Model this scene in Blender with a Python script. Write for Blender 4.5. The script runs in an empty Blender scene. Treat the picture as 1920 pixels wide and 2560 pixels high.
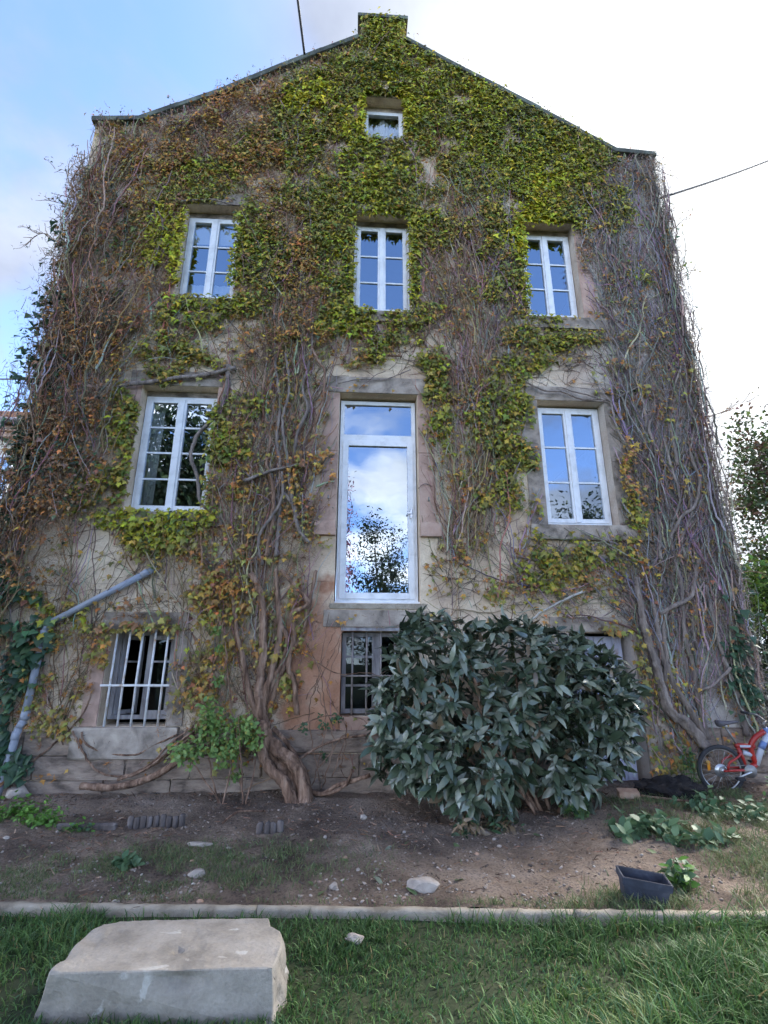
import bpy, bmesh, math, random
import numpy as np
from mathutils import Vector, Matrix, Euler

random.seed(11)
rng = np.random.default_rng(7)
S = bpy.context.scene
COL = S.collection
R = math.radians

# ------------------------------------------------------------------ camera
PITCH, YAW, ROLL = R(16.7235), R(3.4683), R(0.1016)
fw = Vector((math.sin(YAW) * math.cos(PITCH), math.cos(YAW) * math.cos(PITCH), math.sin(PITCH)))
rt = Vector((math.cos(YAW), -math.sin(YAW), 0))
up = rt.cross(fw)
rt, up = (math.cos(ROLL) * rt + math.sin(ROLL) * up, math.cos(ROLL) * up - math.sin(ROLL) * rt)
CAM = Vector((0, -6.8, 1.6))
cd = bpy.data.cameras.new('camera')
cam = bpy.data.objects.new('camera', cd)
COL.objects.link(cam)
cd.sensor_fit = 'VERTICAL'
cd.sensor_height = 36
cd.lens = 1270 / 2560 * 36
cd.clip_start = 0.05
cd.clip_end = 2000
m = Matrix((rt, up, -fw)).transposed().to_4x4()
m.translation = CAM
cam.matrix_world = m
S.camera = cam

# ------------------------------------------------------------------ light
SUN_AZ, SUN_EL = R(58), R(38)          # azimuth from +Y towards +X: behind the house, to the right
SUN = Vector((math.sin(SUN_AZ) * math.cos(SUN_EL), math.cos(SUN_AZ) * math.cos(SUN_EL), math.sin(SUN_EL)))
world = bpy.data.worlds.new('World')
S.world = world
world.use_nodes = True
wt = world.node_tree
wt.nodes.clear()


def N(tree, typ, **kw):
    n = tree.nodes.new(typ)
    for k_, v in kw.items():
        if k_.startswith('i_'):
            key = k_[2:]
            key = int(key) if key.isdigit() else key.replace('_', ' ')
            n.inputs[key].default_value = v
        else:
            setattr(n, k_, v)
    return n


def ramp(tree, stops, interp='LINEAR'):
    n = tree.nodes.new('ShaderNodeValToRGB')
    cr = n.color_ramp
    cr.interpolation = interp
    while len(cr.elements) < len(stops):
        cr.elements.new(0.5)
    for e, (p, c) in zip(cr.elements, stops):
        e.position = p
        e.color = (*c, 1) if len(c) == 3 else c
    return n


L = wt.links.new
tc = N(wt, 'ShaderNodeTexCoord')
sky = N(wt, 'ShaderNodeTexSky', sky_type='NISHITA', sun_disc=False, sun_elevation=SUN_EL, sun_rotation=SUN_AZ,
        altitude=300, air_density=0.40, dust_density=0.03, ozone_density=1.1)
skys = N(wt, 'ShaderNodeVectorMath', operation='SCALE')
skys.inputs['Scale'].default_value = 0.05
L(sky.outputs[0], skys.inputs[0])
sep = N(wt, 'ShaderNodeSeparateXYZ')
L(tc.outputs['Generated'], sep.inputs[0])
zz = N(wt, 'ShaderNodeMath', operation='MAXIMUM', i_1=0.03)
L(sep.outputs['Z'], zz.inputs[0])
za = N(wt, 'ShaderNodeMath', operation='ADD', i_1=0.22)
L(zz.outputs[0], za.inputs[0])
dx = N(wt, 'ShaderNodeMath', operation='DIVIDE')
L(sep.outputs['X'], dx.inputs[0]); L(za.outputs[0], dx.inputs[1])
dy = N(wt, 'ShaderNodeMath', operation='DIVIDE')
L(sep.outputs['Y'], dy.inputs[0]); L(za.outputs[0], dy.inputs[1])
cv = N(wt, 'ShaderNodeCombineXYZ')
cv.inputs[2].default_value = 9.0
L(dx.outputs[0], cv.inputs[0]); L(dy.outputs[0], cv.inputs[1])
no = N(wt, 'ShaderNodeTexNoise', noise_dimensions='3D')
no.inputs['Scale'].default_value = 1.9
no.inputs['Detail'].default_value = 8
no.inputs['Roughness'].default_value = 0.52
no.inputs['Distortion'].default_value = 0.25
L(cv.outputs[0], no.inputs['Vector'])
cm = N(wt, 'ShaderNodeMapRange', interpolation_type='SMOOTHSTEP')
cm.inputs['From Min'].default_value = 0.45
cm.inputs['From Max'].default_value = 0.65
cm.inputs['To Max'].default_value = 0.9
L(no.outputs['Fac'], cm.inputs['Value'])
dot = N(wt, 'ShaderNodeVectorMath', operation='DOT_PRODUCT')
L(tc.outputs['Generated'], dot.inputs[0])
dot.inputs[1].default_value = SUN
nadd = N(wt, 'ShaderNodeMath', operation='MULTIPLY_ADD', i_1=0.22, i_2=-0.11)
L(no.outputs['Fac'], nadd.inputs[0])
dsum = N(wt, 'ShaderNodeMath', operation='ADD')
L(dot.outputs['Value'], dsum.inputs[0]); L(nadd.outputs[0], dsum.inputs[1])
bank = N(wt, 'ShaderNodeMapRange', interpolation_type='SMOOTHSTEP')   # the cloud bank the sun stands behind
bank.inputs['From Min'].default_value = 0.50
bank.inputs['From Max'].default_value = 0.84
L(dsum.outputs[0], bank.inputs['Value'])
mx = N(wt, 'ShaderNodeMath', operation='MAXIMUM')
L(cm.outputs[0], mx.inputs[0]); L(bank.outputs[0], mx.inputs[1])
glow = N(wt, 'ShaderNodeMapRange', interpolation_type='SMOOTHSTEP')   # clouds scatter more light towards the sun
glow.inputs['From Min'].default_value = 0.70
glow.inputs['From Max'].default_value = 1.0
glow.inputs['To Min'].default_value = 0.0
glow.inputs['To Max'].default_value = 1.0
L(dsum.outputs[0], glow.inputs['Value'])
ccol = N(wt, 'ShaderNodeMix', data_type='RGBA')
ccol.inputs['A'].default_value = (0.034, 0.037, 0.044, 1)
ccol.inputs['B'].default_value = (0.082, 0.085, 0.088, 1)
L(glow.outputs[0], ccol.inputs['Factor'])
back = N(wt, 'ShaderNodeMapRange', interpolation_type='SMOOTHSTEP')   # clouds opposite the sun, brightened and warmed to add light on the facade
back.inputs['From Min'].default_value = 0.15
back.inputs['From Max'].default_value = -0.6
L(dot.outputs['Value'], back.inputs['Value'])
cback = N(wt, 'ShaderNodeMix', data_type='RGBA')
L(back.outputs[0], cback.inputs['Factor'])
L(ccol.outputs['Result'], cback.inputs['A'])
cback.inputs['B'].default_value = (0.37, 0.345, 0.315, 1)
# billows: denser and thinner cloud
no2 = N(wt, 'ShaderNodeTexNoise')
no2.inputs['Scale'].default_value = 3.4
no2.inputs['Detail'].default_value = 7
no2.inputs['Roughness'].default_value = 0.55
L(cv.outputs[0], no2.inputs['Vector'])
bil = N(wt, 'ShaderNodeMapRange')
bil.inputs['From Min'].default_value = 0.3
bil.inputs['From Max'].default_value = 0.7
bil.inputs['To Min'].default_value = 0.72
bil.inputs['To Max'].default_value = 1.2
L(no2.outputs['Fac'], bil.inputs['Value'])
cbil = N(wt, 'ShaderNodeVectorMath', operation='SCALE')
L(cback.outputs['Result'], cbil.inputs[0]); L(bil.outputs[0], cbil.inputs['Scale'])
fin = N(wt, 'ShaderNodeMix', data_type='RGBA')
L(mx.outputs[0], fin.inputs['Factor'])
L(skys.outputs[0], fin.inputs['A'])
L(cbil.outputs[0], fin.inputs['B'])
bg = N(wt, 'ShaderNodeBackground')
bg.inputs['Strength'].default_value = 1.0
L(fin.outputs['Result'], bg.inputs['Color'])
wo = N(wt, 'ShaderNodeOutputWorld')
L(bg.outputs[0], wo.inputs['Surface'])

sl = bpy.data.lights.new('sun', 'SUN')
sl.energy = 0.5
sl.angle = R(24)
sl.color = (1.0, 0.95, 0.88)
so = bpy.data.objects.new('sun', sl)
so.rotation_euler = SUN.to_track_quat('Z', 'Y').to_euler()
so.location = (20, 14, 25)
COL.objects.link(so)

S.view_settings.view_transform = 'Standard'
S.view_settings.look = 'None'
S.view_settings.gamma = 1
S.view_settings.exposure = 4.5
S.view_settings.use_curve_mapping = False
S.render.engine = 'CYCLES'
S.cycles.max_bounces = 6
S.cycles.transparent_max_bounces = 8
S.cycles.caustics_reflective = False
S.cycles.caustics_refractive = False

# ------------------------------------------------------------------ materials
MAT = {}


def new_mat(name):
    mt = bpy.data.materials.new(name)
    mt.use_nodes = True
    t = mt.node_tree
    b = t.nodes['Principled BSDF']
    MAT[name] = mt
    return mt, t, b


def mat(name, cols, scale=4.0, rough=0.8, bump=0.0, bscale=30.0, detail=8, spec=0.3, metal=0.0, stretch=None, dist=0.3, bdist=0.01):
    """Base colour from a noise-driven ramp; relief from a finer noise."""
    mt, t, b = new_mat(name)
    b.inputs['Roughness'].default_value = rough
    b.inputs['Specular IOR Level'].default_value = spec
    b.inputs['Metallic'].default_value = metal
    co = N(t, 'ShaderNodeTexCoord')
    vec = co.outputs['Object']
    if stretch:
        mp = N(t, 'ShaderNodeMapping')
        mp.inputs['Scale'].default_value = stretch
        t.links.new(vec, mp.inputs['Vector'])
        vec = mp.outputs[0]
    if len(cols) == 1:
        b.inputs['Base Color'].default_value = (*cols[0], 1)
    else:
        n = N(t, 'ShaderNodeTexNoise')
        n.inputs['Scale'].default_value = scale
        n.inputs['Detail'].default_value = detail
        n.inputs['Roughness'].default_value = 0.6
        n.inputs['Distortion'].default_value = dist
        t.links.new(vec, n.inputs['Vector'])
        st = [(0.32 + 0.36 * i / (len(cols) - 1), c) for i, c in enumerate(cols)]
        rp = ramp(t, st)
        t.links.new(n.outputs['Fac'], rp.inputs[0])
        t.links.new(rp.outputs[0], b.inputs['Base Color'])
    if bump:
        n2 = N(t, 'ShaderNodeTexNoise')
        n2.inputs['Scale'].default_value = bscale
        n2.inputs['Detail'].default_value = 6
        n2.inputs['Roughness'].default_value = 0.65
        t.links.new(vec, n2.inputs['Vector'])
        bp = N(t, 'ShaderNodeBump')
        bp.inputs['Strength'].default_value = bump
        bp.inputs['Distance'].default_value = bdist
        t.links.new(n2.outputs['Fac'], bp.inputs['Height'])
        t.links.new(bp.outputs[0], b.inputs['Normal'])
    return mt


def mat_attr(name, rough=0.55, transl=0.25, spec=0.35, bump=0.0, bscale=60, var=0.0):
    """Colour carried by the pieces themselves (attribute 'col'): every leaf or stem has its own."""
    mt, t, b = new_mat(name)
    at = N(t, 'ShaderNodeAttribute', attribute_name='col')
    b.inputs['Roughness'].default_value = rough
    b.inputs['Specular IOR Level'].default_value = spec
    src = at.outputs['Color']
    if var:
        co = N(t, 'ShaderNodeTexCoord')
        n = N(t, 'ShaderNodeTexNoise')
        n.inputs['Scale'].default_value = bscale
        n.inputs['Detail'].default_value = 4
        t.links.new(co.outputs['Object'], n.inputs['Vector'])
        mr = N(t, 'ShaderNodeMapRange')
        mr.inputs['To Min'].default_value = 1 - var
        mr.inputs['To Max'].default_value = 1 + var
        t.links.new(n.outputs['Fac'], mr.inputs['Value'])
        vm = N(t, 'ShaderNodeVectorMath', operation='SCALE')
        t.links.new(src, vm.inputs[0]); t.links.new(mr.outputs[0], vm.inputs['Scale'])
        src = vm.outputs[0]
        if bump:
            bp = N(t, 'ShaderNodeBump')
            bp.inputs['Strength'].default_value = bump
            bp.inputs['Distance'].default_value = 0.01
            t.links.new(n.outputs['Fac'], bp.inputs['Height'])
            t.links.new(bp.outputs[0], b.inputs['Normal'])
    t.links.new(src, b.inputs['Base Color'])
    if transl:
        tr = N(t, 'ShaderNodeBsdfTranslucent')
        t.links.new(src, tr.inputs['Color'])
        mxs = N(t, 'ShaderNodeMixShader')
        mxs.inputs[0].default_value = transl
        t.links.new(b.outputs[0], mxs.inputs[1]); t.links.new(tr.outputs[0], mxs.inputs[2])
        t.links.new(mxs.outputs[0], t.nodes['Material Output'].inputs['Surface'])
    return mt


def mat_solid_leaf(name, col, rough=0.5, transl=0.2, spec=0.4):
    mt, t, b = new_mat(name)
    b.inputs['Base Color'].default_value = (*col, 1)
    b.inputs['Roughness'].default_value = rough
    b.inputs['Specular IOR Level'].default_value = spec
    tr = N(t, 'ShaderNodeBsdfTranslucent')
    tr.inputs['Color'].default_value = (*col, 1)
    mxs = N(t, 'ShaderNodeMixShader')
    mxs.inputs[0].default_value = transl
    t.links.new(b.outputs[0], mxs.inputs[1]); t.links.new(tr.outputs[0], mxs.inputs[2])
    t.links.new(mxs.outputs[0], t.nodes['Material Output'].inputs['Surface'])
    return mt


def plaster():
    mt, t, b = new_mat('plaster')
    b.inputs['Roughness'].default_value = 0.92
    b.inputs['Specular IOR Level'].default_value = 0.15
    lk = t.links.new
    co = N(t, 'ShaderNodeTexCoord')
    n1 = N(t, 'ShaderNodeTexNoise'); n1.inputs['Scale'].default_value = 1.3; n1.inputs['Detail'].default_value = 10
    n1.inputs['Roughness'].default_value = 0.62; n1.inputs['Distortion'].default_value = 0.4
    lk(co.outputs['Object'], n1.inputs['Vector'])
    r1 = ramp(t, [(0.3, (0.32, 0.24, 0.19)), (0.42, (0.54, 0.41, 0.30)), (0.56, (0.71, 0.58, 0.43)), (0.72, (0.56, 0.40, 0.31))])
    lk(n1.outputs['Fac'], r1.inputs[0])
    # an older terracotta render shows beside the French window's foot
    sp = N(t, 'ShaderNodeSeparateXYZ'); lk(co.outputs['Object'], sp.inputs[0])
    cb = N(t, 'ShaderNodeCombineXYZ'); lk(sp.outputs['X'], cb.inputs[0]); lk(sp.outputs['Z'], cb.inputs[2])
    ds = N(t, 'ShaderNodeMapping', vector_type='POINT')
    ds.inputs['Location'].default_value = (0.42 * 2.2, 0, -1.5 * 1.05)
    ds.inputs['Scale'].default_value = (2.2, 1, 1.05)
    lk(cb.outputs[0], ds.inputs['Vector'])
    ln = N(t, 'ShaderNodeVectorMath', operation='LENGTH'); lk(ds.outputs[0], ln.inputs[0])
    n2 = N(t, 'ShaderNodeTexNoise'); n2.inputs['Scale'].default_value = 3.2; n2.inputs['Detail'].default_value = 8
    lk(co.outputs['Object'], n2.inputs['Vector'])
    ad = N(t, 'ShaderNodeMath', operation='MULTIPLY_ADD', i_1=2.6, i_2=-1.3); lk(n2.outputs['Fac'], ad.inputs[0])
    sm = N(t, 'ShaderNodeMath', operation='ADD'); lk(ln.outputs['Value'], sm.inputs[0]); lk(ad.outputs[0], sm.inputs[1])
    mr = N(t, 'ShaderNodeMapRange', interpolation_type='SMOOTHSTEP')
    mr.inputs['From Min'].default_value = 1.4; mr.inputs['From Max'].default_value = 0.8
    lk(sm.outputs[0], mr.inputs['Value'])
    r2 = ramp(t, [(0.35, (0.36, 0.18, 0.11)), (0.55, (0.47, 0.26, 0.17)), (0.72, (0.48, 0.35, 0.26))])
    lk(n2.outputs['Fac'], r2.inputs[0])
    mx_ = N(t, 'ShaderNodeMix', data_type='RGBA')
    lk(mr.outputs[0], mx_.inputs['Factor']); lk(r1.outputs[0], mx_.inputs['A']); lk(r2.outputs[0], mx_.inputs['B'])
    # grey-lilac older coat on the right hand third
    mr3 = N(t, 'ShaderNodeMapRange', interpolation_type='SMOOTHSTEP')
    mr3.inputs['From Min'].default_value = 2.6; mr3.inputs['From Max'].default_value = 4.6
    n4 = N(t, 'ShaderNodeMath', operation='MULTIPLY_ADD', i_1=2.4, i_2=-1.2); lk(n1.outputs['Fac'], n4.inputs[0])
    s4 = N(t, 'ShaderNodeMath', operation='ADD'); lk(sp.outputs['X'], s4.inputs[0]); lk(n4.outputs[0], s4.inputs[1])
    lk(s4.outputs[0], mr3.inputs['Value'])
    r3 = ramp(t, [(0.3, (0.28, 0.245, 0.23)), (0.55, (0.47, 0.425, 0.39)), (0.7, (0.55, 0.49, 0.44))])
    lk(n1.outputs['Fac'], r3.inputs[0])
    mx3 = N(t, 'ShaderNodeMix', data_type='RGBA')
    lk(mr3.outputs[0], mx3.inputs['Factor']); lk(mx_.outputs['Result'], mx3.inputs['A']); lk(r3.outputs[0], mx3.inputs['B'])
    n3 = N(t, 'ShaderNodeTexNoise'); n3.inputs['Scale'].default_value = 38; n3.inputs['Detail'].default_value = 6
    lk(co.outputs['Object'], n3.inputs['Vector'])
    mrs = N(t, 'ShaderNodeMapRange'); mrs.inputs['To Min'].default_value = 0.78; mrs.inputs['To Max'].default_value = 1.18
    lk(n3.outputs['Fac'], mrs.inputs['Value'])
    vs = N(t, 'ShaderNodeVectorMath', operation='SCALE')
    lk(mx3.outputs['Result'], vs.inputs[0]); lk(mrs.outputs[0], vs.inputs['Scale'])
    lk(vs.outputs[0], b.inputs['Base Color'])
    ns = N(t, 'ShaderNodeMath', operation='MULTIPLY_ADD', i_1=2.2); lk(n1.outputs['Fac'], ns.inputs[0]); lk(n3.outputs['Fac'], ns.inputs[2])
    bp = N(t, 'ShaderNodeBump'); bp.inputs['Strength'].default_value = 0.7; bp.inputs['Distance'].default_value = 0.012
    lk(ns.outputs[0], bp.inputs['Height']); lk(bp.outputs[0], b.inputs['Normal'])
    return mt


def glass(name, refl=0.55, tint=(0.85, 0.9, 0.88)):
    mt = bpy.data.materials.new(name); mt.use_nodes = True; MAT[name] = mt
    t = mt.node_tree; t.nodes.clear()
    g = N(t, 'ShaderNodeBsdfGlossy'); g.inputs['Roughness'].default_value = 0.0; g.inputs['Color'].default_value = (0.70, 0.84, 1, 1)
    co = N(t, 'ShaderNodeTexCoord')
    n = N(t, 'ShaderNodeTexNoise'); n.inputs['Scale'].default_value = 1.6; n.inputs['Detail'].default_value = 2
    t.links.new(co.outputs['Object'], n.inputs['Vector'])
    bp = N(t, 'ShaderNodeBump'); bp.inputs['Strength'].default_value = 0.25; bp.inputs['Distance'].default_value = 0.012
    t.links.new(n.outputs['Fac'], bp.inputs['Height']); t.links.new(bp.outputs[0], g.inputs['Normal'])
    tr = N(t, 'ShaderNodeBsdfTransparent'); tr.inputs['Color'].default_value = (*tint, 1)
    lw = N(t, 'ShaderNodeLayerWeight'); lw.inputs['Blend'].default_value = 0.25
    mr = N(t, 'ShaderNodeMapRange'); mr.inputs['To Min'].default_value = refl; mr.inputs['To Max'].default_value = 1.0
    t.links.new(lw.outputs['Fresnel'], mr.inputs['Value'])
    ms = N(t, 'ShaderNodeMixShader')
    t.links.new(mr.outputs[0], ms.inputs[0]); t.links.new(tr.outputs[0], ms.inputs[1]); t.links.new(g.outputs[0], ms.inputs[2])
    o = N(t, 'ShaderNodeOutputMaterial'); t.links.new(ms.outputs[0], o.inputs['Surface'])
    return mt


def soil():
    mt, t, b = new_mat('soil')
    lk = t.links.new
    b.inputs['Roughness'].default_value = 0.95; b.inputs['Specular IOR Level'].default_value = 0.15
    co = N(t, 'ShaderNodeTexCoord')
    n1 = N(t, 'ShaderNodeTexNoise'); n1.inputs['Scale'].default_value = 1.1; n1.inputs['Detail'].default_value = 12; n1.inputs['Roughness'].default_value = 0.65
    lk(co.outputs['Object'], n1.inputs['Vector'])
    r1 = ramp(t, [(0.3, (0.055, 0.043, 0.038)), (0.42, (0.14, 0.108, 0.088)), (0.54, (0.24, 0.188, 0.15)), (0.68, (0.34, 0.275, 0.225))])
    lk(n1.outputs['Fac'], r1.inputs[0])
    v = N(t, 'ShaderNodeTexVoronoi'); v.inputs['Scale'].default_value = 45
    lk(co.outputs['Object'], v.inputs['Vector'])
    r2 = ramp(t, [(0.0, (0.55, 0.55, 0.55)), (0.6, (1.3, 1.25, 1.2))])
    lk(v.outputs['Distance'], r2.inputs[0])
    mm = N(t, 'ShaderNodeMix', data_type='RGBA', blend_type='MULTIPLY'); mm.inputs['Factor'].default_value = 0.8
    lk(r1.outputs[0], mm.inputs['A']); lk(r2.outputs[0], mm.inputs['B']); lk(mm.outputs['Result'], b.inputs['Base Color'])
    n3 = N(t, 'ShaderNodeTexNoise'); n3.inputs['Scale'].default_value = 26; n3.inputs['Detail'].default_value = 8; n3.inputs['Roughness'].default_value = 0.7
    lk(co.outputs['Object'], n3.inputs['Vector'])
    bp = N(t, 'ShaderNodeBump'); bp.inputs['Strength'].default_value = 1.0; bp.inputs['Distance'].default_value = 0.06
    lk(n3.outputs['Fac'], bp.inputs['Height']); lk(bp.outputs[0], b.inputs['Normal'])
    return mt


def lichen_stone(name, base, lich, scale=7.0, th=0.62):
    mt, t, b = new_mat(name)
    lk = t.links.new
    b.inputs['Roughness'].default_value = 0.9; b.inputs['Specular IOR Level'].default_value = 0.2
    co = N(t, 'ShaderNodeTexCoord')
    n1 = N(t, 'ShaderNodeTexNoise'); n1.inputs['Scale'].default_value = 3.5; n1.inputs['Detail'].default_value = 10; n1.inputs['Roughness'].default_value = 0.65
    lk(co.outputs['Object'], n1.inputs['Vector'])
    r1 = ramp(t, [(0.3, base[0]), (0.5, base[1]), (0.7, base[2])]); lk(n1.outputs['Fac'], r1.inputs[0])
    n2 = N(t, 'ShaderNodeTexNoise'); n2.inputs['Scale'].default_value = scale; n2.inputs['Detail'].default_value = 4; n2.inputs['Distortion'].default_value = 0.6
    lk(co.outputs['Object'], n2.inputs['Vector'])
    mr = N(t, 'ShaderNodeMapRange'); mr.inputs['From Min'].default_value = th; mr.inputs['From Max'].default_value = th + 0.04
    lk(n2.outputs['Fac'], mr.inputs['Value'])
    mx_ = N(t, 'ShaderNodeMix', data_type='RGBA'); mx_.inputs['B'].default_value = (*lich, 1)
    lk(mr.outputs[0], mx_.inputs['Factor']); lk(r1.outputs[0], mx_.inputs['A'])
    n3 = N(t, 'ShaderNodeTexNoise'); n3.inputs['Scale'].default_value = 60; n3.inputs['Detail'].default_value = 6
    lk(co.outputs['Object'], n3.inputs['Vector'])
    mrs = N(t, 'ShaderNodeMapRange'); mrs.inputs['To Min'].default_value = 0.8; mrs.inputs['To Max'].default_value = 1.18
    lk(n3.outputs['Fac'], mrs.inputs['Value'])
    vs = N(t, 'ShaderNodeVectorMath', operation='SCALE'); lk(mx_.outputs['Result'], vs.inputs[0]); lk(mrs.outputs[0], vs.inputs['Scale'])
    lk(vs.outputs[0], b.inputs['Base Color'])
    ns = N(t, 'ShaderNodeMath', operation='MULTIPLY_ADD', i_1=1.6); lk(n1.outputs['Fac'], ns.inputs[0]); lk(n3.outputs['Fac'], ns.inputs[2])
    bp = N(t, 'ShaderNodeBump'); bp.inputs['Strength'].default_value = 0.8; bp.inputs['Distance'].default_value = 0.006
    lk(ns.outputs[0], bp.inputs['Height']); lk(bp.outputs[0], b.inputs['Normal'])
    return mt


plaster(); soil()
glass('glass', 0.37); glass('glass_old', 0.015, (0.6, 0.68, 0.7))
mat('sandstone', [(0.26, 0.175, 0.14), (0.44, 0.295, 0.235), (0.51, 0.375, 0.30)], 3, 0.9, 0.5, 60, spec=0.15)
mat('greystone', [(0.12, 0.10, 0.082), (0.30, 0.25, 0.21), (0.45, 0.38, 0.315)], 4, 0.9, 0.7, 45, spec=0.15)
mat('plinth_stone', [(0.11, 0.085, 0.07), (0.27, 0.205, 0.165), (0.37, 0.29, 0.23)], 4, 0.92, 0.9, 14, spec=0.15, bdist=0.03, stretch=(1, 1, 2.5))
mat('coping', [(0.035, 0.037, 0.033), (0.07, 0.075, 0.062), (0.14, 0.16, 0.13)], 3, 0.85, 0.5, 30)
mat('upvc', [(0.60, 0.61, 0.63), (0.72, 0.735, 0.76), (0.77, 0.78, 0.81)], 6, 0.38, 0.05, 20, spec=0.45)
mat('old_paint', [(0.16, 0.145, 0.15), (0.28, 0.265, 0.275), (0.40, 0.38, 0.38)], 9, 0.75, 0.5, 40, stretch=(1, 1, 0.25))
mat('bar_paint', [(0.42, 0.28, 0.18), (0.58, 0.56, 0.55), (0.66, 0.65, 0.66), (0.7, 0.69, 0.7)], 7, 0.55, 0.4, 60)
mat('old_bar', [(0.14, 0.11, 0.10), (0.25, 0.22, 0.21), (0.32, 0.29, 0.28)], 12, 0.75, 0.4, 60)
mat('door_paint', [(0.26, 0.18, 0.15), (0.42, 0.43, 0.55), (0.50, 0.52, 0.66), (0.55, 0.56, 0.68)], 6, 0.7, 0.5, 30, stretch=(1, 1, 0.35))
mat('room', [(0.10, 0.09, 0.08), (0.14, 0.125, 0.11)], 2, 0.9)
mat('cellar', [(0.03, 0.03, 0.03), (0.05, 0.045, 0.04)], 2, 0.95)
mat('curtain', [(0.70, 0.69, 0.70), (0.78, 0.77, 0.78)], 2, 0.9)
mat('roof_tile', [(0.16, 0.08, 0.05), (0.30, 0.16, 0.10), (0.36, 0.22, 0.14)], 5, 0.85, 0.5, 25)
mat('concrete', [(0.20, 0.165, 0.125), (0.33, 0.285, 0.225), (0.40, 0.35, 0.285)], 7, 0.92, 0.7, 70, spec=0.15)
mat('pipe_grey', [(0.20, 0.22, 0.26), (0.26, 0.28, 0.33), (0.30, 0.32, 0.37)], 3, 0.5, 0.1, 40)
mat('rubber', [(0.02, 0.02, 0.024), (0.045, 0.045, 0.05)], 10, 0.75, 0.3, 60)
mat('alloy', [(0.45, 0.46, 0.48), (0.6, 0.6, 0.62)], 8, 0.35, 0.0, metal=0.8)
mat('dull_steel', [(0.16, 0.15, 0.15), (0.3, 0.29, 0.28)], 8, 0.5, 0.2, 50, metal=0.6)
mat('red_paint', [(0.26, 0.012, 0.010), (0.36, 0.022, 0.016)], 3, 0.35, spec=0.5)
mat('white_paint', [(0.36, 0.39, 0.47), (0.46, 0.48, 0.54)], 3, 0.4)
mat('blue_paint', [(0.10, 0.16, 0.34), (0.15, 0.22, 0.42)], 3, 0.35)
mat('saddle', [(0.05, 0.05, 0.06), (0.14, 0.13, 0.15)], 6, 0.7, 0.3, 40)
mat('planter', [(0.025, 0.028, 0.04), (0.04, 0.045, 0.065), (0.09, 0.095, 0.12)], 6, 0.55, 0.2, 30)
mat('reflector', [(0.6, 0.22, 0.02)], rough=0.3)
mat('log', [(0.05, 0.042, 0.04), (0.11, 0.09, 0.085), (0.18, 0.155, 0.15)], 14, 0.95, 0.6, 40, stretch=(1, 1, 0.3))
mat('bark', [(0.07, 0.038, 0.026), (0.24, 0.145, 0.10), (0.44, 0.295, 0.215)], 16, 0.95, 1.0, 34, stretch=(1, 1, 0.16), bdist=0.05)
mat('bark_grey', [(0.11, 0.088, 0.078), (0.22, 0.178, 0.155), (0.34, 0.28, 0.245)], 14, 0.95, 1.0, 30, stretch=(1, 1, 0.18), bdist=0.04)
mat('tree_bark', [(0.05, 0.04, 0.035), (0.10, 0.08, 0.065)], 6, 0.95, 0.8, 20)
mat('black_earth', [(0.008, 0.007, 0.008), (0.02, 0.017, 0.018), (0.045, 0.035, 0.03)], 9, 1.0, 1.0, 30, bdist=0.03)
mat('lawn_soil', [(0.018, 0.026, 0.012), (0.03, 0.042, 0.018), (0.05, 0.055, 0.028)], 6, 0.95, 0.8, 25)
mat('far_ground', [(0.04, 0.055, 0.025), (0.07, 0.08, 0.035)], 0.6, 0.95)
mat('cream_wall', [(0.55, 0.50, 0.42), (0.66, 0.61, 0.52)], 1.5, 0.9, 0.2, 30)
mat('pale_stone', [(0.24, 0.20, 0.17), (0.35, 0.30, 0.26), (0.43, 0.375, 0.33)], 8, 0.9, 0.6, 40)
mat('brick', [(0.30, 0.17, 0.12), (0.42, 0.27, 0.19), (0.5, 0.38, 0.29)], 6, 0.9, 0.5, 40)
mat('cable', [(0.03, 0.03, 0.035)], rough=0.6)
mat('lamp_dark', [(0.02, 0.018, 0.015)], rough=0.6)
mat('yellow_cloth', [(0.35, 0.28, 0.06)], rough=0.9)
lichen_stone('block_stone', [(0.17, 0.15, 0.128), (0.285, 0.255, 0.22), (0.36, 0.325, 0.285)], (0.41, 0.385, 0.35), 6.0, 0.66)
mat_attr('leaf', 0.5, 0.22, 0.4)
mat_attr('stem', 0.9, 0.0, 0.15, bump=0.6, bscale=45, var=0.35)
mat_attr('grass', 0.55, 0.25, 0.3)
mat_attr('pebble', 0.9, 0.0, 0.2)
mat_attr('petal', 0.7, 0.3, 0.2)

# ------------------------------------------------------------------ helpers
WORLD = {}                                   # object name -> world matrix, so children can be built in world coordinates


def link(o, parent=None, mw=None):
    COL.objects.link(o)
    mw = mw or Matrix.Identity(4)
    if parent is not None:
        o.parent = parent
        o.matrix_parent_inverse = WORLD[parent.name].inverted()
    o.matrix_basis = mw
    WORLD[o.name] = mw
    return o


def tag(o, label=None, cat=None, group=None, kind=None):
    if label: o['label'] = label
    if cat: o['category'] = cat
    if group: o['group'] = group
    if kind: o['kind'] = kind
    return o


def thing(name, loc, label, cat, group=None):
    o = bpy.data.objects.new(name, None)
    o.empty_display_size = 0.1
    link(o, None, Matrix.Translation(Vector(loc)))
    return tag(o, label, cat, group)


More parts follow.
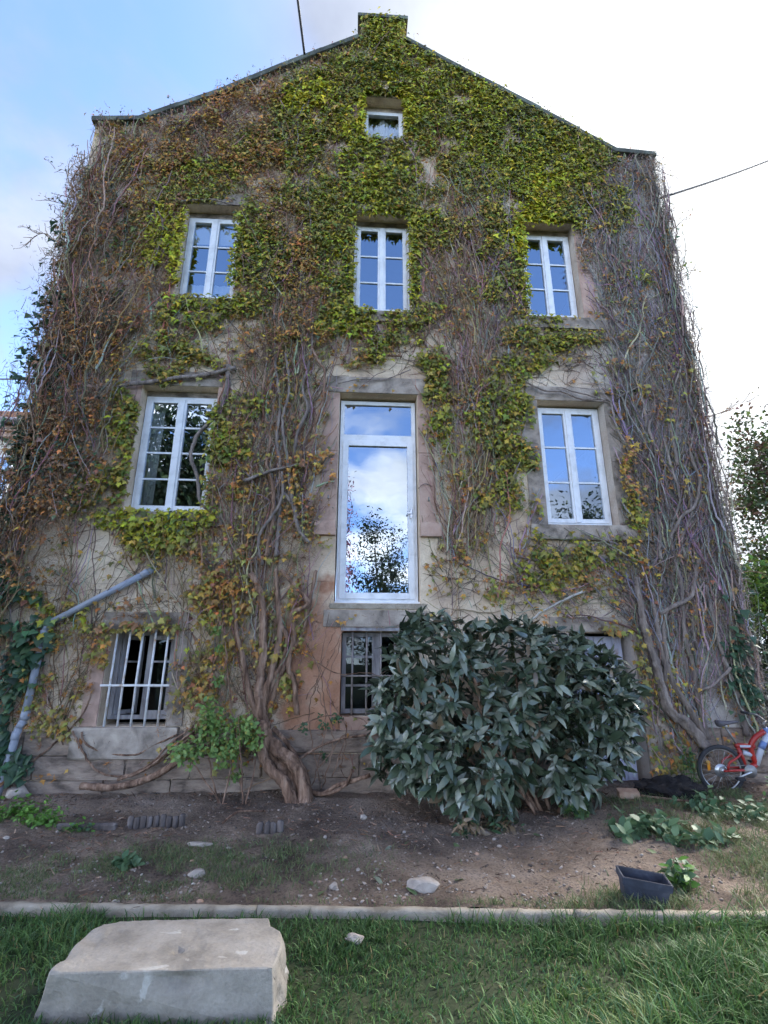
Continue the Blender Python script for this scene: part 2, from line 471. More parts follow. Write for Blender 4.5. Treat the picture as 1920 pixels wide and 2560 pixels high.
def mesh_np(name, V, F, cols=None):
    """V (n,3), F (m,k) of one polygon size, cols (n,3) -> mesh."""
    V = np.asarray(V, dtype=np.float32); F = np.asarray(F, dtype=np.int32)
    me = bpy.data.meshes.new(name)
    me.vertices.add(len(V)); me.vertices.foreach_set('co', V.ravel())
    k = F.shape[1]
    me.loops.add(F.size); me.loops.foreach_set('vertex_index', F.ravel())
    me.polygons.add(len(F))
    me.polygons.foreach_set('loop_start', np.arange(0, F.size, k, dtype=np.int32))
    me.polygons.foreach_set('loop_total', np.full(len(F), k, dtype=np.int32))
    me.update(calc_edges=True)
    if cols is not None:
        a = me.color_attributes.new('col', 'FLOAT_COLOR', 'POINT')
        c4 = np.ones((len(V), 4), dtype=np.float32); c4[:, :3] = cols
        a.data.foreach_set('color', c4.ravel())
    return me


def smooth(me, on=True):
    me.polygons.foreach_set('use_smooth', np.full(len(me.polygons), on, dtype=bool))
    return me


def obj_me(name, me, material=None, parent=None, mw=None):
    if material and not me.materials:
        me.materials.append(MAT[material])
    return link(bpy.data.objects.new(name, me), parent, mw)


def obj_np(name, V, F, material, parent=None, cols=None, sm=False):
    me = mesh_np(name, V, F, cols)
    if sm: smooth(me)
    return obj_me(name, me, material, parent)


def obj_pd(name, V, F, material, parent=None, sm=False):
    me = bpy.data.meshes.new(name)
    me.from_pydata([tuple(v) for v in V], [], [tuple(f) for f in F])
    me.update()
    if sm: smooth(me)
    return obj_me(name, me, material, parent)


BOXF = [(0, 1, 3, 2), (4, 6, 7, 5), (0, 4, 5, 1), (2, 3, 7, 6), (0, 2, 6, 4), (1, 5, 7, 3)]


class MB:
    def __init__(s): s.V = []; s.F = []
    def add(s, V, F):
        b = len(s.V); s.V += [tuple(v) for v in V]; s.F += [tuple(i + b for i in f) for f in F]; return s
    def box(s, x0, x1, y0, y1, z0, z1):
        return s.add([(x, y, z) for x in (x0, x1) for y in (y0, y1) for z in (z0, z1)], BOXF)
    def tube(s, pts, rad, sides=8, caps=True):
        V, F = tube(pts, rad, sides, caps)
        return s.add(V, F)
    def build(s, name, material, parent=None, bevel=0.0, seg=2, sm=False, jitter=0.0, mw=None):
        bm = bmesh.new()
        vs = [bm.verts.new(v) for v in s.V]
        for f in s.F:
            try: bm.faces.new([vs[i] for i in f])
            except ValueError: pass
        bmesh.ops.recalc_face_normals(bm, faces=bm.faces)
        if bevel:
            bmesh.ops.bevel(bm, geom=bm.edges[:], offset=bevel, segments=seg, affect='EDGES', profile=0.6)
        if jitter:
            for v in bm.verts:
                v.co += Vector((random.uniform(-1, 1), random.uniform(-1, 1), random.uniform(-1, 1))) * jitter
        me = bpy.data.meshes.new(name); bm.to_mesh(me); bm.free()
        if sm: smooth(me)
        return obj_me(name, me, material, parent, mw)


def tube(pts, rad, sides=8, caps=True, bark=0.0, seed=0):
    """Tube along 3-D points with rotation-minimising frames; bark > 0 gives ridges and knots."""
    P = [Vector(p) for p in pts]
    n = len(P)
    if not hasattr(rad, '__len__'): rad = [rad] * n
    T = []
    for i in range(n):
        a = P[max(i - 1, 0)]; b = P[min(i + 1, n - 1)]
        T.append((b - a).normalized())
    ref = Vector((0, 1, 0)) if abs(T[0].y) < 0.9 else Vector((1, 0, 0))
    u = T[0].cross(ref).normalized()
    rnd = random.Random(seed)
    ph = [rnd.uniform(0, 6.28) for _ in range(4)]
    V = []; F = []
    for i in range(n):
        if i:
            u = (u - T[i] * u.dot(T[i])).normalized()
        w = T[i].cross(u)
        for k in range(sides):
            a = 2 * math.pi * k / sides
            r = rad[i]
            if bark:
                tw = i * 0.16
                r *= 1 + bark * ((0.45 * abs(math.sin(4.5 * a + ph[3] + tw * .6 + .8 * math.sin(i * .21 + ph[1]))) if sides > 20 else 0) + 0.5 * math.sin(3 * a + ph[0] + tw) + 0.35 * math.sin(5 * a + ph[1] - tw * 1.6) + 0.3 * math.sin(0.9 * i + ph[2] + 2 * a) + rnd.uniform(-0.3, 0.3) * (.5 if sides > 20 else 1))
            V.append(P[i] + (u * math.cos(a) + w * math.sin(a)) * r)
    for i in range(n - 1):
        for k in range(sides):
            k2 = (k + 1) % sides
            F.append((i * sides + k, i * sides + k2, (i + 1) * sides + k2, (i + 1) * sides + k))
    if caps:
        F.append(tuple(range(sides - 1, -1, -1)))
        F.append(tuple(range((n - 1) * sides, n * sides)))
    return V, F


def spline(pts, step=0.05, wob=0.0, seed=0):
    """Catmull-Rom through the points, resampled about every `step` metres."""
    rnd = random.Random(seed)
    P = [Vector(p) for p in pts]
    P = [P[0] * 2 - P[1]] + P + [P[-1] * 2 - P[-2]]
    out = []
    for i in range(1, len(P) - 2):
        p0, p1, p2, p3 = P[i - 1:i + 3]
        k = max(2, int((p2 - p1).length / step))
        for j in range(k):
            t = j / k
            q = 0.5 * ((2 * p1) + (p2 - p0) * t + (2 * p0 - 5 * p1 + 4 * p2 - p3) * t * t + (3 * p1 - p0 - 3 * p2 + p3) * t ** 3)
            if wob: q = q + Vector((rnd.gauss(0, wob), rnd.gauss(0, wob * 0.6), rnd.gauss(0, wob * 0.5)))
            out.append(q)
    out.append(P[-2])
    return out


class Noise2:
    def __init__(s, seed): s.g = np.random.default_rng(seed).random((64, 64))
    def __call__(s, x, y):
        x = np.asarray(x, float) % 64; y = np.asarray(y, float) % 64
        i = np.floor(x).astype(int); j = np.floor(y).astype(int); u = x - i; v = y - j
        u = u * u * (3 - 2 * u); v = v * v * (3 - 2 * v); i2 = (i + 1) % 64; j2 = (j + 1) % 64; i %= 64; j %= 64
        g = s.g
        return (g[i, j] * (1 - u) + g[i2, j] * u) * (1 - v) + (g[i, j2] * (1 - u) + g[i2, j2] * u) * v
    def fbm(s, x, y, o=4):
        t = 0; a = 0.5; n = 0
        for k in range(o):
            t = t + a * s(np.asarray(x) * 2 ** k + 13.7 * k, np.asarray(y) * 2 ** k + 5.1 * k); n += a; a *= 0.55
        return t / n


NA, NB, NC = Noise2(1), Noise2(2), Noise2(3)

# ------------------------------------------------------------------ ground
def kerb_y(x):                               # the concrete edging runs at a slight angle to the house
    return -2.765 - 0.088 * x


def bed_z(x, y):
    """Height of the planting bed: rises from the edging to the wall."""
    t = np.clip((np.asarray(y) - kerb_y(np.asarray(x))) / 2.7, 0, 1.15)
    z = 0.03 + 0.15 * t ** 1.1
    z = z + 0.075 * np.clip(t * 6, .25, 1) * (NA.fbm(np.asarray(x) * 1.3 + 9, np.asarray(y) * 1.3 + 4) - 0.5) + 0.055 * (NB.fbm(np.asarray(x) * 6, np.asarray(y) * 6) - 0.5)
    z = z - 0.10 * np.exp(-((np.asarray(x) - 1.5) / 1.3) ** 2) * np.clip(t, 0, 1)
    return z


def grid(name, xs, ys, zf, material):
    X, Yg = np.meshgrid(xs, ys, indexing='ij')
    V = np.stack([X, Yg, zf(X, Yg)], -1).reshape(-1, 3)
    nx, ny = len(xs), len(ys)
    i, j = np.meshgrid(np.arange(nx - 1), np.arange(ny - 1), indexing='ij')
    a = (i * ny + j).ravel()
    F = np.stack([a, a + ny, a + ny + 1, a + 1], -1)
    o = obj_np(name, V, F, material, None, sm=True)
    return tag(o, kind='structure')


MB().add([(-400, -400, -0.12), (400, -400, -0.12), (400, 400, -0.12), (-400, 400, -0.12)], [(0, 1, 2, 3)]).build('ground', 'far_ground')
tag(bpy.data.objects['ground'], kind='structure')
# the bed sheet is sheared so that its front edge lies along the edging
xs = np.concatenate([np.linspace(-13, -5.1, 20), np.linspace(-5, 5.6, 330), np.linspace(5.8, 14, 20)]); us = np.linspace(0, 1, 110)
X, U = np.meshgrid(xs, us, indexing='ij')
Yb = kerb_y(X) + 0.012 + U * (0.5 - kerb_y(X))
V = np.stack([X, Yb, bed_z(X, Yb)], -1).reshape(-1, 3)
ny = len(us); i, j = np.meshgrid(np.arange(len(xs) - 1), np.arange(ny - 1), indexing='ij'); a = (i * ny + j).ravel()
tag(obj_np('garden_bed', V, np.stack([a, a + ny, a + ny + 1, a + 1], -1), 'soil', None, sm=True), kind='structure')
def lawn_z(x, y): return -0.02 + 0.05 * (NA.fbm(np.asarray(x) * 0.7, np.asarray(y) * 0.7) - 0.5)
U2 = np.linspace(0, 1, 50)
X, U = np.meshgrid(xs, U2, indexing='ij')
Yl = -17 + U * (kerb_y(X) + 0.10 + 17)
V = np.stack([X, Yl, lawn_z(X, Yl)], -1).reshape(-1, 3)
ny = len(U2); i, j = np.meshgrid(np.arange(len(xs) - 1), np.arange(ny - 1), indexing='ij'); a = (i * ny + j).ravel()
tag(obj_np('lawn', V, np.stack([a, a + ny, a + ny + 1, a + 1], -1), 'lawn_soil', None, sm=True), kind='structure')

# concrete edging: one run of cast lengths
kerb = thing('kerb', (0, kerb_y(0), 0), 'pale concrete edging strip running between the lawn and the bare soil bed', 'edging')
x = -9.0
while x < 3.4:
    ln = 2.1
    x1 = min(x + ln, 3.4)
    b = bmesh.new()
    nseg = 30
    prof = [(-0.036, -0.1), (-0.036, 0.022), (-0.025, 0.038), (0.0, 0.043), (0.025, 0.038), (0.036, 0.022), (0.036, -0.1)]
    rows_ = []
    dz = random.uniform(-0.003, 0.003); dyy = random.uniform(-0.003, 0.003)
    for q in range(nseg + 1):
        xx = x + 0.002 + (x1 - x - 0.004) * q / nseg
        rows_.append([b.verts.new((xx, kerb_y(xx) + py + dyy + random.uniform(-.005, .005), pz + dz + random.uniform(-.005, .004))) for py, pz in prof])
    for q in range(nseg):
        for r_ in range(len(prof) - 1):
            b.faces.new((rows_[q][r_], rows_[q + 1][r_], rows_[q + 1][r_ + 1], rows_[q][r_ + 1]))
    b.faces.new(rows_[0]); b.faces.new(rows_[-1][::-1])
    bmesh.ops.recalc_face_normals(b, faces=b.faces)
    me = bpy.data.meshes.new('kerb_stone'); b.to_mesh(me); b.free(); smooth(me)
    obj_me('kerb_stone', me, 'concrete', kerb)
    x = x1

# ------------------------------------------------------------------ house
XL, XR = -4.6, 5.35
GABLE = [(-4.62, 10.52), (-3.86, 10.60), (-2.53, 11.38), (-1.42, 12.17), (-0.05, 13.08), (-0.05, 13.68), (0.79, 13.68),
         (0.79, 13.10), (1.91, 12.36), (3.29, 11.46), (4.62, 10.55), (5.38, 10.52)]
#           name      x0     x1    z0    z1
OPEN = {
    'top':   (0.03, 0.77, 10.62, 11.66),
    'ul':    (-2.88, -1.96, 7.04, 8.93),
    'uc':    (-0.10, 0.85, 6.94, 8.93),
    'ur':    (2.74, 3.67, 6.97, 8.93),
    'll':    (-3.13, -2.04, 3.58, 5.52),
    'door':  (-0.25, 0.91, 2.38, 5.50),
    'lr':    (2.75, 3.79, 3.50, 5.48),
    'b1':    (-3.05, -2.24, 0.88, 2.02),
    'b2':    (-0.14, 0.74, 0.98, 2.02),
    'bd':    (2.88, 3.75, 0.10, 2.02),
}
house = thing('house', (0.4, 0, 0), 'tall old rendered house with a stepped gable, white windows and vines all over its front', 'house')


def boolean_wall(name, outline, openings, y0, y1, material, parent):
    bm = bmesh.new()
    vs = [bm.verts.new((x, y0, z)) for x, z in outline]
    f = bm.faces.new(vs)
    r_ = bmesh.ops.extrude_face_region(bm, geom=[f])
    bmesh.ops.translate(bm, vec=(0, y1 - y0, 0), verts=[g for g in r_['geom'] if isinstance(g, bmesh.types.BMVert)])
    bmesh.ops.recalc_face_normals(bm, faces=bm.faces)
    me = bpy.data.meshes.new(name); bm.to_mesh(me); bm.free()
    o = bpy.data.objects.new(name, me); COL.objects.link(o)
    cut = MB()
    for (x0, x1, z0, z1) in openings:
        cut.box(x0, x1, y0 - 0.5, y1 + 0.5, z0, z1)
    c = cut.build('cutter', None)
    md = o.modifiers.new('b', 'BOOLEAN'); md.object = c; md.operation = 'DIFFERENCE'; md.solver = 'EXACT'
    dg = bpy.context.evaluated_depsgraph_get()
    me2 = bpy.data.meshes.new_from_object(o.evaluated_get(dg))
    bpy.data.objects.remove(o); bpy.data.objects.remove(c); bpy.data.meshes.remove(me)
    me2.name = name
    return obj_me(name, me2, material, parent)


wall = boolean_wall('wall', [(XL, -0.3), (XR, -0.3)] + [(5.35, 10.52)] + [p for p in GABLE[::-1][1:-1]] + [(-4.6, 10.52)], list(OPEN.values()), 0.0, 0.5, 'plaster', house)
MB().box(XL + .003, XL + 0.45, 0.503, 9.5, -0.3, 10.4).build('wall', 'plaster', house)
MB().box(XR - 0.45, XR - .003, 0.503, 9.5, -0.3, 10.4).build('wall', 'plaster', house)
boolean_wall('wall', [(XL, -0.3), (XR, -0.3), (XR, 10.4), (0.37, 13.0), (XL, 10.4)], [(-0.9, -0.28, 2.5, 4.6), (-2.9, -2.0, 3.3, 4.7)], 9.51, 9.9, 'plaster', house)
for sx, xe in ((-1, XL - 0.2), (1, XR + 0.2)):
    zr, ze = 12.85, 10.25
    MB().add([(0.37, 0.52, zr), (xe, 0.52, ze), (xe, 10.1, ze), (0.37, 10.1, zr), (0.37, 0.52, zr - .18), (xe, 0.52, ze - .18), (xe, 10.1, ze - .18), (0.37, 10.1, zr - .18)],
             [(0, 1, 2, 3), (4, 7, 6, 5), (0, 4, 5, 1), (1, 5, 6, 2), (2, 6, 7, 3), (3, 7, 4, 0)]).build('roof', 'roof_tile', house)
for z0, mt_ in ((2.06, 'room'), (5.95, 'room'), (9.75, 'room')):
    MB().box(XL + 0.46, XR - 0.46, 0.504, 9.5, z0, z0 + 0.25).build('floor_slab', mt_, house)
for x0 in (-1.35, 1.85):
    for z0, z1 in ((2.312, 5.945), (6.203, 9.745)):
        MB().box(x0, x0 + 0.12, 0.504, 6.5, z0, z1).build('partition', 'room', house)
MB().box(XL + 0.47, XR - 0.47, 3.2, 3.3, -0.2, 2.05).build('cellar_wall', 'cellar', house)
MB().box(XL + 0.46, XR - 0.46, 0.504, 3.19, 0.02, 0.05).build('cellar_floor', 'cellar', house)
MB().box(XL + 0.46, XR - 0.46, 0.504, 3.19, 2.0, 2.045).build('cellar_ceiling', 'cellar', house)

# gable coping, stone by stone
for k in range(len(GABLE) - 1):
    (xa, za), (xb, zb) = GABLE[k], GABLE[k + 1]
    if abs(xa - xb) < 0.01: continue
    ln = math.hypot(xb - xa, zb - za); n = max(1, round(ln / 0.75))
    flat = abs(zb - za) < 0.15
    tx, tz = (xb - xa) / ln, (zb - za) / ln
    nx_, nz_ = -tz, tx
    th = 0.10
    for q in range(n):
        s0, s1 = ln * q / n - 0.012, ln * (q + 1) / n + 0.012 * (-1 if q % 2 else 1)
        if k == 5: s0 -= 0.06; s1 += 0.06
        pr = []
        for s_ in (s0, s1):
            for yy in (-0.11, 0.52):
                for h in (0.004, th):
                    pr.append((xa + tx * s_ + nx_ * h, yy + random.uniform(-.008, .008), za + tz * s_ + nz_ * h + random.uniform(-.005, .005)))
        MB().add(pr, BOXF).build('coping_stone', 'coping', house, bevel=0.015)
# squared head of the apex
MB().box(-0.03, 0.77, 0.01, 0.5, 13.0, 13.66).build('apex_block', 'plaster', house)

# plinth courses
def plinth():
    zs = [(-0.2, 0.30), (0.308, 0.56), (0.568, 0.83)]
    for r_, (z0, z1) in enumerate(zs):
        x = XL - 0.02
        while x < XR:
            w = random.uniform(0.7, 1.25)
            x1 = min(x + w, XR + 0.02)
            if XR - x1 < 0.4: x1 = XR + 0.02
            segs = [(x, x1)]
            blocks = [(-0.14 - .02, 0.74 + .02, 0.98)] + [(2.55, 4.13, 3.0)]
            for (b0, b1, _) in blocks[1:]:
                ns = []
                for s0, s1 in segs:
                    if s1 <= b0 or s0 >= b1: ns.append((s0, s1)); continue
                    if s0 < b0: ns.append((s0, b0))
                    if s1 > b1: ns.append((b1, s1))
                segs = ns
            for s0, s1 in segs:
                if s1 - s0 > 0.08:
                    pr = -0.045 + random.uniform(-0.012, 0.012)
                    MB().box(s0 + 0.005, s1 - 0.005, pr, 0.02, z0, z1).build('plinth_stone', 'plinth_stone', wall, bevel=0.02, jitter=0.007)
            x = x1
plinth()


def jambs(win, key, w=0.2, sill=0.0, lint=0.24, proud=0.012, material='sandstone', sillp=0.07, split=2, ext=0.25, sillh=0.2, sl=None, lx=0.18):
    """Dressed stones round an opening: jambs in lengths, a lintel, a sill."""
    x0, x1, z0, z1 = OPEN[key]
    for s_, (a_, b_) in ((-1, (x0 - w, x0 - 0.004)), (1, (x1 + 0.004, x1 + w))):
        zz_ = np.linspace(z0 + 0.004, z1 - 0.004, split + 1)
        for q in range(split):
            wv = random.uniform(-0.02, 0.03)
            aa, bb = (a_ - wv, b_) if s_ < 0 else (a_, b_ + wv)
            MB().box(aa, bb, -proud - random.uniform(0, .004), 0.05, zz_[q] + 0.003, zz_[q + 1] - 0.003).build('jamb_stone', material, win, bevel=0.006)
    MB().box(x0 - lx, x1 + lx, -proud - 0.004, 0.30, z1 + 0.003, z1 + lint).build('lintel', 'greystone', win, bevel=0.008)
    if sill is not None:
        e0, e1 = sl or (x0 - ext, x1 + ext)
        MB().box(e0, e1, -sillp, 0.14, z0 - sillh, z0 - 0.003).build('sill', 'greystone' if material != 'sandstone' or True else material, win, bevel=0.012, jitter=0.002)


FY = 0.17


def pane(win, x0, x1, z0, z1, y, material='glass', tilt=0.004):
    a = random.uniform(-tilt, tilt); b = random.uniform(-tilt, tilt)
    w, h = (x1 - x0) / 2, (z1 - z0) / 2
    V = []
    for yy in (0, 0.006):
        for sx, sz in ((-1, -1), (1, -1), (1, 1), (-1, 1)):
            V.append(((x0 + x1) / 2 + sx * w, y + yy + sx * w * a + sz * h * b, (z0 + z1) / 2 + sz * h))
    F = [(0, 1, 2, 3), (7, 6, 5, 4)]
    return obj_pd('pane', [V[i] for i in range(4)], [(0, 1, 2, 3)], material, win)


def frame_ring(mb, x0, x1, z0, z1, y0, y1, w, wb=None):
    wb = wb or w
    mb.box(x0, x0 + w, y0, y1, z0, z1); mb.box(x1 - w, x1, y0, y1, z0, z1)
    mb.box(x0 + w, x1 - w, y0 + .0012, y1, z1 - w, z1); mb.box(x0 + w, x1 - w, y0 + .0012, y1, z0, z0 + wb)


def casement(key, bars, name_label, drop=0.03, lift=0.0):
    x0, x1, z0, z1 = OPEN[key]
    ztop = z1
    x0 += 0.012; x1 -= 0.012; z0 += 0.012 + lift; z1 -= drop
    m_ = MB(); frame_ring(m_, x0, x1, z0, z1, FY, FY + 0.07, 0.05, 0.075)
    win = m_.build('window', 'upvc', house, bevel=0.004)
    tag(win, label=name_label)
    if drop > .05: MB().box(x0 - .008, x1 + .008, FY + .004, FY + .1, z1 + .002, ztop - .003).build('head_strip', 'greystone', win)
    if lift > .02: MB().box(x0 - .008, x1 + .008, FY - .06, FY + .1, z0 - lift - .008, z0 - .014).build('sill_bed', 'greystone', win)
    xm = (x0 + x1) / 2
    for sx in (-1, 1):
        a_, b_ = (x0 + 0.045, xm - 0.004) if sx < 0 else (xm + 0.004, x1 - 0.045)
        c_, d_ = z0 + 0.07, z1 - 0.045
        m_ = MB(); frame_ring(m_, a_, b_, c_, d_, FY - 0.018, FY + 0.045, 0.062)
        cs = m_.build('casement', 'upvc', win, bevel=0.004)
        g0, g1, h0, h1 = a_ + 0.058, b_ - 0.058, c_ + 0.058, d_ - 0.058
        n = bars + 1
        for q in range(n):
            pane(win, g0, g1, h0 + (h1 - h0) * q / n, h0 + (h1 - h0) * (q + 1) / n, FY + 0.012)
        for q in range(1, n):
            zb = h0 + (h1 - h0) * q / n
            MB().box(g0 - .003, g1 + .003, FY - 0.004, FY + 0.024, zb - 0.013, zb + 0.013).build('glazing_bar', 'upvc', win)
    MB().box(xm - 0.035, xm + 0.035, FY - 0.034, FY - 0.014, z0 + 0.075, z1 - 0.05).build('mullion_cover', 'upvc', win, bevel=0.004)
    MB().box(x0 - .004, x1 + .004, FY - 0.05, FY + 0.03, z0 - 0.012, z0 + 0.022).build('drip_sill', 'upvc', win, bevel=0.004)
    return win


w_ul = casement('ul', 2, 'upper left white casement window with a blind drawn at its head', drop=0.11, lift=0.05); jambs(w_ul, 'ul', 0.2, split=2)
w_uc = casement('uc', 2, 'upper middle white casement window', drop=0.11, lift=0.05); jambs(w_uc, 'uc', 0.2, sl=(-0.32, 1.10))
w_ur = casement('ur', 2, 'upper right white casement window over a bare stone sill', drop=0.11, lift=0.05); jambs(w_ur, 'ur', 0.22, sl=(2.48, 4.02), sillh=0.22)
w_ll = casement('ll', 3, 'lower left white casement window crossed by a bare branch', drop=0.09); jambs(w_ll, 'll', 0.2, sl=(-3.40, -1.78))
w_lr = casement('lr', 2, 'lower right white casement window in a bare stone surround'); jambs(w_lr, 'lr', 0.26, sl=(2.48, 4.20), sillh=0.22, material='greystone')

# top window: one light with a curtain
x0, x1, z0, z1 = OPEN['top']
m_ = MB(); frame_ring(m_, x0 + .012, x1 - .012, z0 + .09, z1 - .12, FY, FY + .07, .075)
w_t = m_.build('window', 'upvc', house, bevel=.004); tag(w_t, label='small white attic window with a pale net curtain')
pane(w_t, x0 + .08, x1 - .08, z0 + .16, z1 - .19, FY + .02)
MB().box(x0 + .002, x1 - .002, FY + .004, FY + .1, z1 - .118, z1 - .003).build('head_strip', 'greystone', w_t)
MB().box(x0 + .002, x1 - .002, FY + .004, FY + .1, z0 + .002, z0 + .088).build('sill_bed', 'greystone', w_t)
jambs(w_t, 'top', 0.16, lint=0.22, ext=0.12, sillh=0.14, sillp=0.04, lx=0.12)

# French window with transom light
x0, x1, z0, z1 = OPEN['door']
m_ = MB(); frame_ring(m_, x0 + .014, x1 - .014, z0 + .02, z1 - .04, FY, FY + .08, .06, .07)
m_.box(x0 + .07, x1 - .07, FY - .002, FY + .08, 4.80, 4.90)
w_d = m_.build('window', 'upvc', house, bevel=.004); tag(w_d, label='tall white French window with a transom light above')
m_ = MB(); frame_ring(m_, x0 + .06, x1 - .06, z0 + .075, 4.80, FY - .02, FY + .05, .085)
sash = m_.build('casement', 'upvc', w_d, bevel=.005)
pane(w_d, x0 + .14, x1 - .14, z0 + .155, 4.72, FY + .015, tilt=0.001)
pane(w_d, x0 + .07, x1 - .07, 4.895, z1 - .095, FY + .03, tilt=0.001)
MB().box(x0 + .0, x1 - .0, FY - .07, FY + .04, z0 + .0, z0 + .035).build('drip_sill', 'upvc', w_d, bevel=.006)
MB().box(x1 - .115, x1 - .085, FY - .05, FY - .022, 3.60, 3.74).box(x1 - .16, x1 - .09, FY - .062, FY - .045, 3.66, 3.69).build('handle', 'alloy', w_d, bevel=.004)
# French window surround: sandstone jambs, stub sills at floor height, threshold and plain lintel below
jz = [2.40, 3.285, 3.49, 4.55, 5.49]
for sx in (-1, 1):
    for q in range(4):
        wj = 0.24 if q > 1 else 0.22
        a_, b_ = (x0 - wj, x0 - .004) if sx < 0 else (x1 + .004, x1 + wj)
        if q == 1:
            a_, b_ = (x0 - .30, x0 - .004) if sx < 0 else (x1 + .004, x1 + .30)
            MB().box(a_, b_, -0.075, .05, 3.29, 3.487).build('sill', 'sandstone', w_d, bevel=.01)
        elif q > 0:
            MB().box(a_, b_, -0.016, .05, jz[q] + .003, jz[q + 1] - .003).build('jamb_stone', 'sandstone', w_d, bevel=.006)
MB().box(x0 - .2, x1 + .2, -.02, .30, z1 + .003, z1 + .27).build('lintel', 'greystone', w_d, bevel=.008)
MB().box(x0 - .06, x1 + .06, -.02, .15, z0 - .075, z0 - .003).build('threshold', 'concrete', w_d, bevel=.01, jitter=.003)
for sx, xx in ((-1, x0 - .12), (1, x1 + .13)):       # old shutter pins
    MB().tube([(xx, 0.0, 3.82), (xx, -.06, 3.82), (xx, -.065, 3.86)], .011, 6).build('shutter_pin', 'dull_steel', w_d)

# cellar window with five bars, left
x0, x1, z0, z1 = OPEN['b1']
m_ = MB(); frame_ring(m_, x0 + .01, x1 - .01, z0 + .06, z1 - .01, .22, .28, .05)
w_b = m_.build('window', 'old_paint', house, bevel=.004); tag(w_b, label='cellar window behind five peeling white iron bars')
m_ = MB(); frame_ring(m_, -2.64, x1 - .06, z0 + .11, z1 - .06, .20, .25, .055)
m_.box(-2.59, x1 - .11, .215, .24, 1.32, 1.345); m_.box(-2.59, x1 - .11, .215, .24, 1.62, 1.645)
cs = m_.build('casement', 'old_paint', w_b, bevel=.003)
pane(w_b, -2.59, x1 - .11, z0 + .16, z1 - .11, .228, 'glass_old')
m_ = MB(); frame_ring(m_, 0, .34, z0 + .11, z1 - .06, -.02, .025, .05); m_.box(.05, .29, -.01, .015, 1.32, 1.345); m_.box(.05, .29, -.01, .015, 1.62, 1.645)
ajar = m_.build('casement', 'old_paint', w_b, bevel=.003, mw=Matrix.Translation((x0 + .06, .25, 0)) @ Matrix.Rotation(R(62), 4, 'Z')); tag(ajar, label='left leaf of the cellar window standing ajar')
for q in range(5):
    xb = x0 + .085 + q * .158
    MB().tube([(xb, -.005, z0 + .0), (xb + random.uniform(-.004, .004), -.008, 1.4), (xb + .003, -.005, z1 + .0)], .0145, 8).build('bar', 'bar_paint', w_b, sm=True)
MB().box(x0 - .02, x1 + .0, -.034, -.024, 1.338, 1.364).build('cross_bar', 'bar_paint', w_b, bevel=.003)
MB().box(x0 - .24, x1 + .18, -.10, .35, z0 - .35, z0 - .005).build('sill', 'greystone', w_b, bevel=.02, jitter=.006)
MB().box(x0 - .12, x1 + .15, -.02, .3, z1 + .003, z1 + .22).build('lintel', 'greystone', w_b, bevel=.008)
MB().box(x1 + .004, x1 + .2, -.03, .05, z0 + .0, z1 - .02).build('jamb_stone', 'greystone', w_b, bevel=.008)
MB().box(x0 - .2, x0 - .004, -.02, .05, z0 + .0, z1 - .02).build('jamb_stone', 'sandstone', w_b, bevel=.008)

# cellar window, middle
x0, x1, z0, z1 = OPEN['b2']
m_ = MB(); frame_ring(m_, x0 + .01, x1 - .01, z0 + .02, z1 - .01, .20, .27, .055); m_.box(.27, .37, .195, .265, z0 + .07, z1 - .06)
w_c = m_.build('window', 'old_paint', house, bevel=.004); tag(w_c, label='barred grey cellar window half behind the laurel')
for zb in (1.34, 1.70):
    MB().box(x0 + .06, x1 - .06, .205, .235, zb - .014, zb + .014).build('glazing_bar', 'old_paint', w_c)
pane(w_c, x0 + .06, x1 - .06, z0 + .07, z1 - .06, .24, 'glass_old')
for q in range(4):
    xb = x0 + .15 + q * .185
    MB().tube([(xb, .10, z0 - .02), (xb, .10, z1 + .02)], .013, 8).build('bar', 'old_bar', w_c, sm=True)
MB().tube([(x0 - .02, .085, 1.46), (x1 + .02, .085, 1.46)], .012, 8).build('cross_bar', 'old_bar', w_c, sm=True)
MB().box(x0 - .6, x1 + .2, -.07, .35, z0 - .40, z0 - .16).build('sill', 'plinth_stone', w_c, bevel=.015, jitter=.004)
MB().box(x0 + .01, x1 - .01, -.012, .3, z0 - .158, z0 - .005).build('sill', 'sandstone', w_c, bevel=.008)
MB().box(x0 - .24, x1 + .25, -.022, .3, z1 + .05, z1 + .27).build('lintel', 'greystone', w_c, bevel=.008)
MB().box(x0 - .004, x1 + .004, -.006, .25, z1 + .003, z1 + .045).build('head_strip', 'old_paint', w_c)

# cellar door behind the laurel, right
x0, x1, z0, z1 = OPEN['bd']
dr = MB().box(x0 + .04, x1 - .04, .24, .29, .14, z1 - .04).build('door', 'door_paint', house, bevel=.004); tag(dr, label='peeling bluish cellar door behind the laurel')
n = 6
for q in range(n):
    a_ = x0 + .045 + (x1 - x0 - .09) * q / n; b_ = x0 + .045 + (x1 - x0 - .09) * (q + 1) / n
    MB().box(a_ + .003, b_ - .003, .215, .238, .15, z1 - .05).build('plank', 'door_paint', dr, bevel=.003)
MB().box(x0 + .06, x1 - .06, .19, .213, .30, .42).build('rail', 'door_paint', dr, bevel=.003)
MB().tube([(x0 + .12, .2, 1.05), (x0 + .12, .15, 1.05), (x0 + .22, .15, 1.05)], .011, 6).build('handle', 'dull_steel', dr)
MB().box(x0 - .04, x1 + .04, -.06, .3, .02, .13).build('threshold', 'sandstone', dr, bevel=.01, jitter=.003)
MB().box(x1 + .004, x1 + .36, -.03, .30, .02, z1 - .01).build('jamb_stone', 'greystone', dr, bevel=.012, jitter=.003)
MB().box(x0 - .30, x0 - .004, -.03, .30, .02, z1 - .01).build('jamb_stone', 'greystone', dr, bevel=.012, jitter=.003)
MB().box(x0 - .25, x1 + .12, -.025, .3, z1 + .003, z1 + .2).build('lintel', 'greystone', dr, bevel=.01)

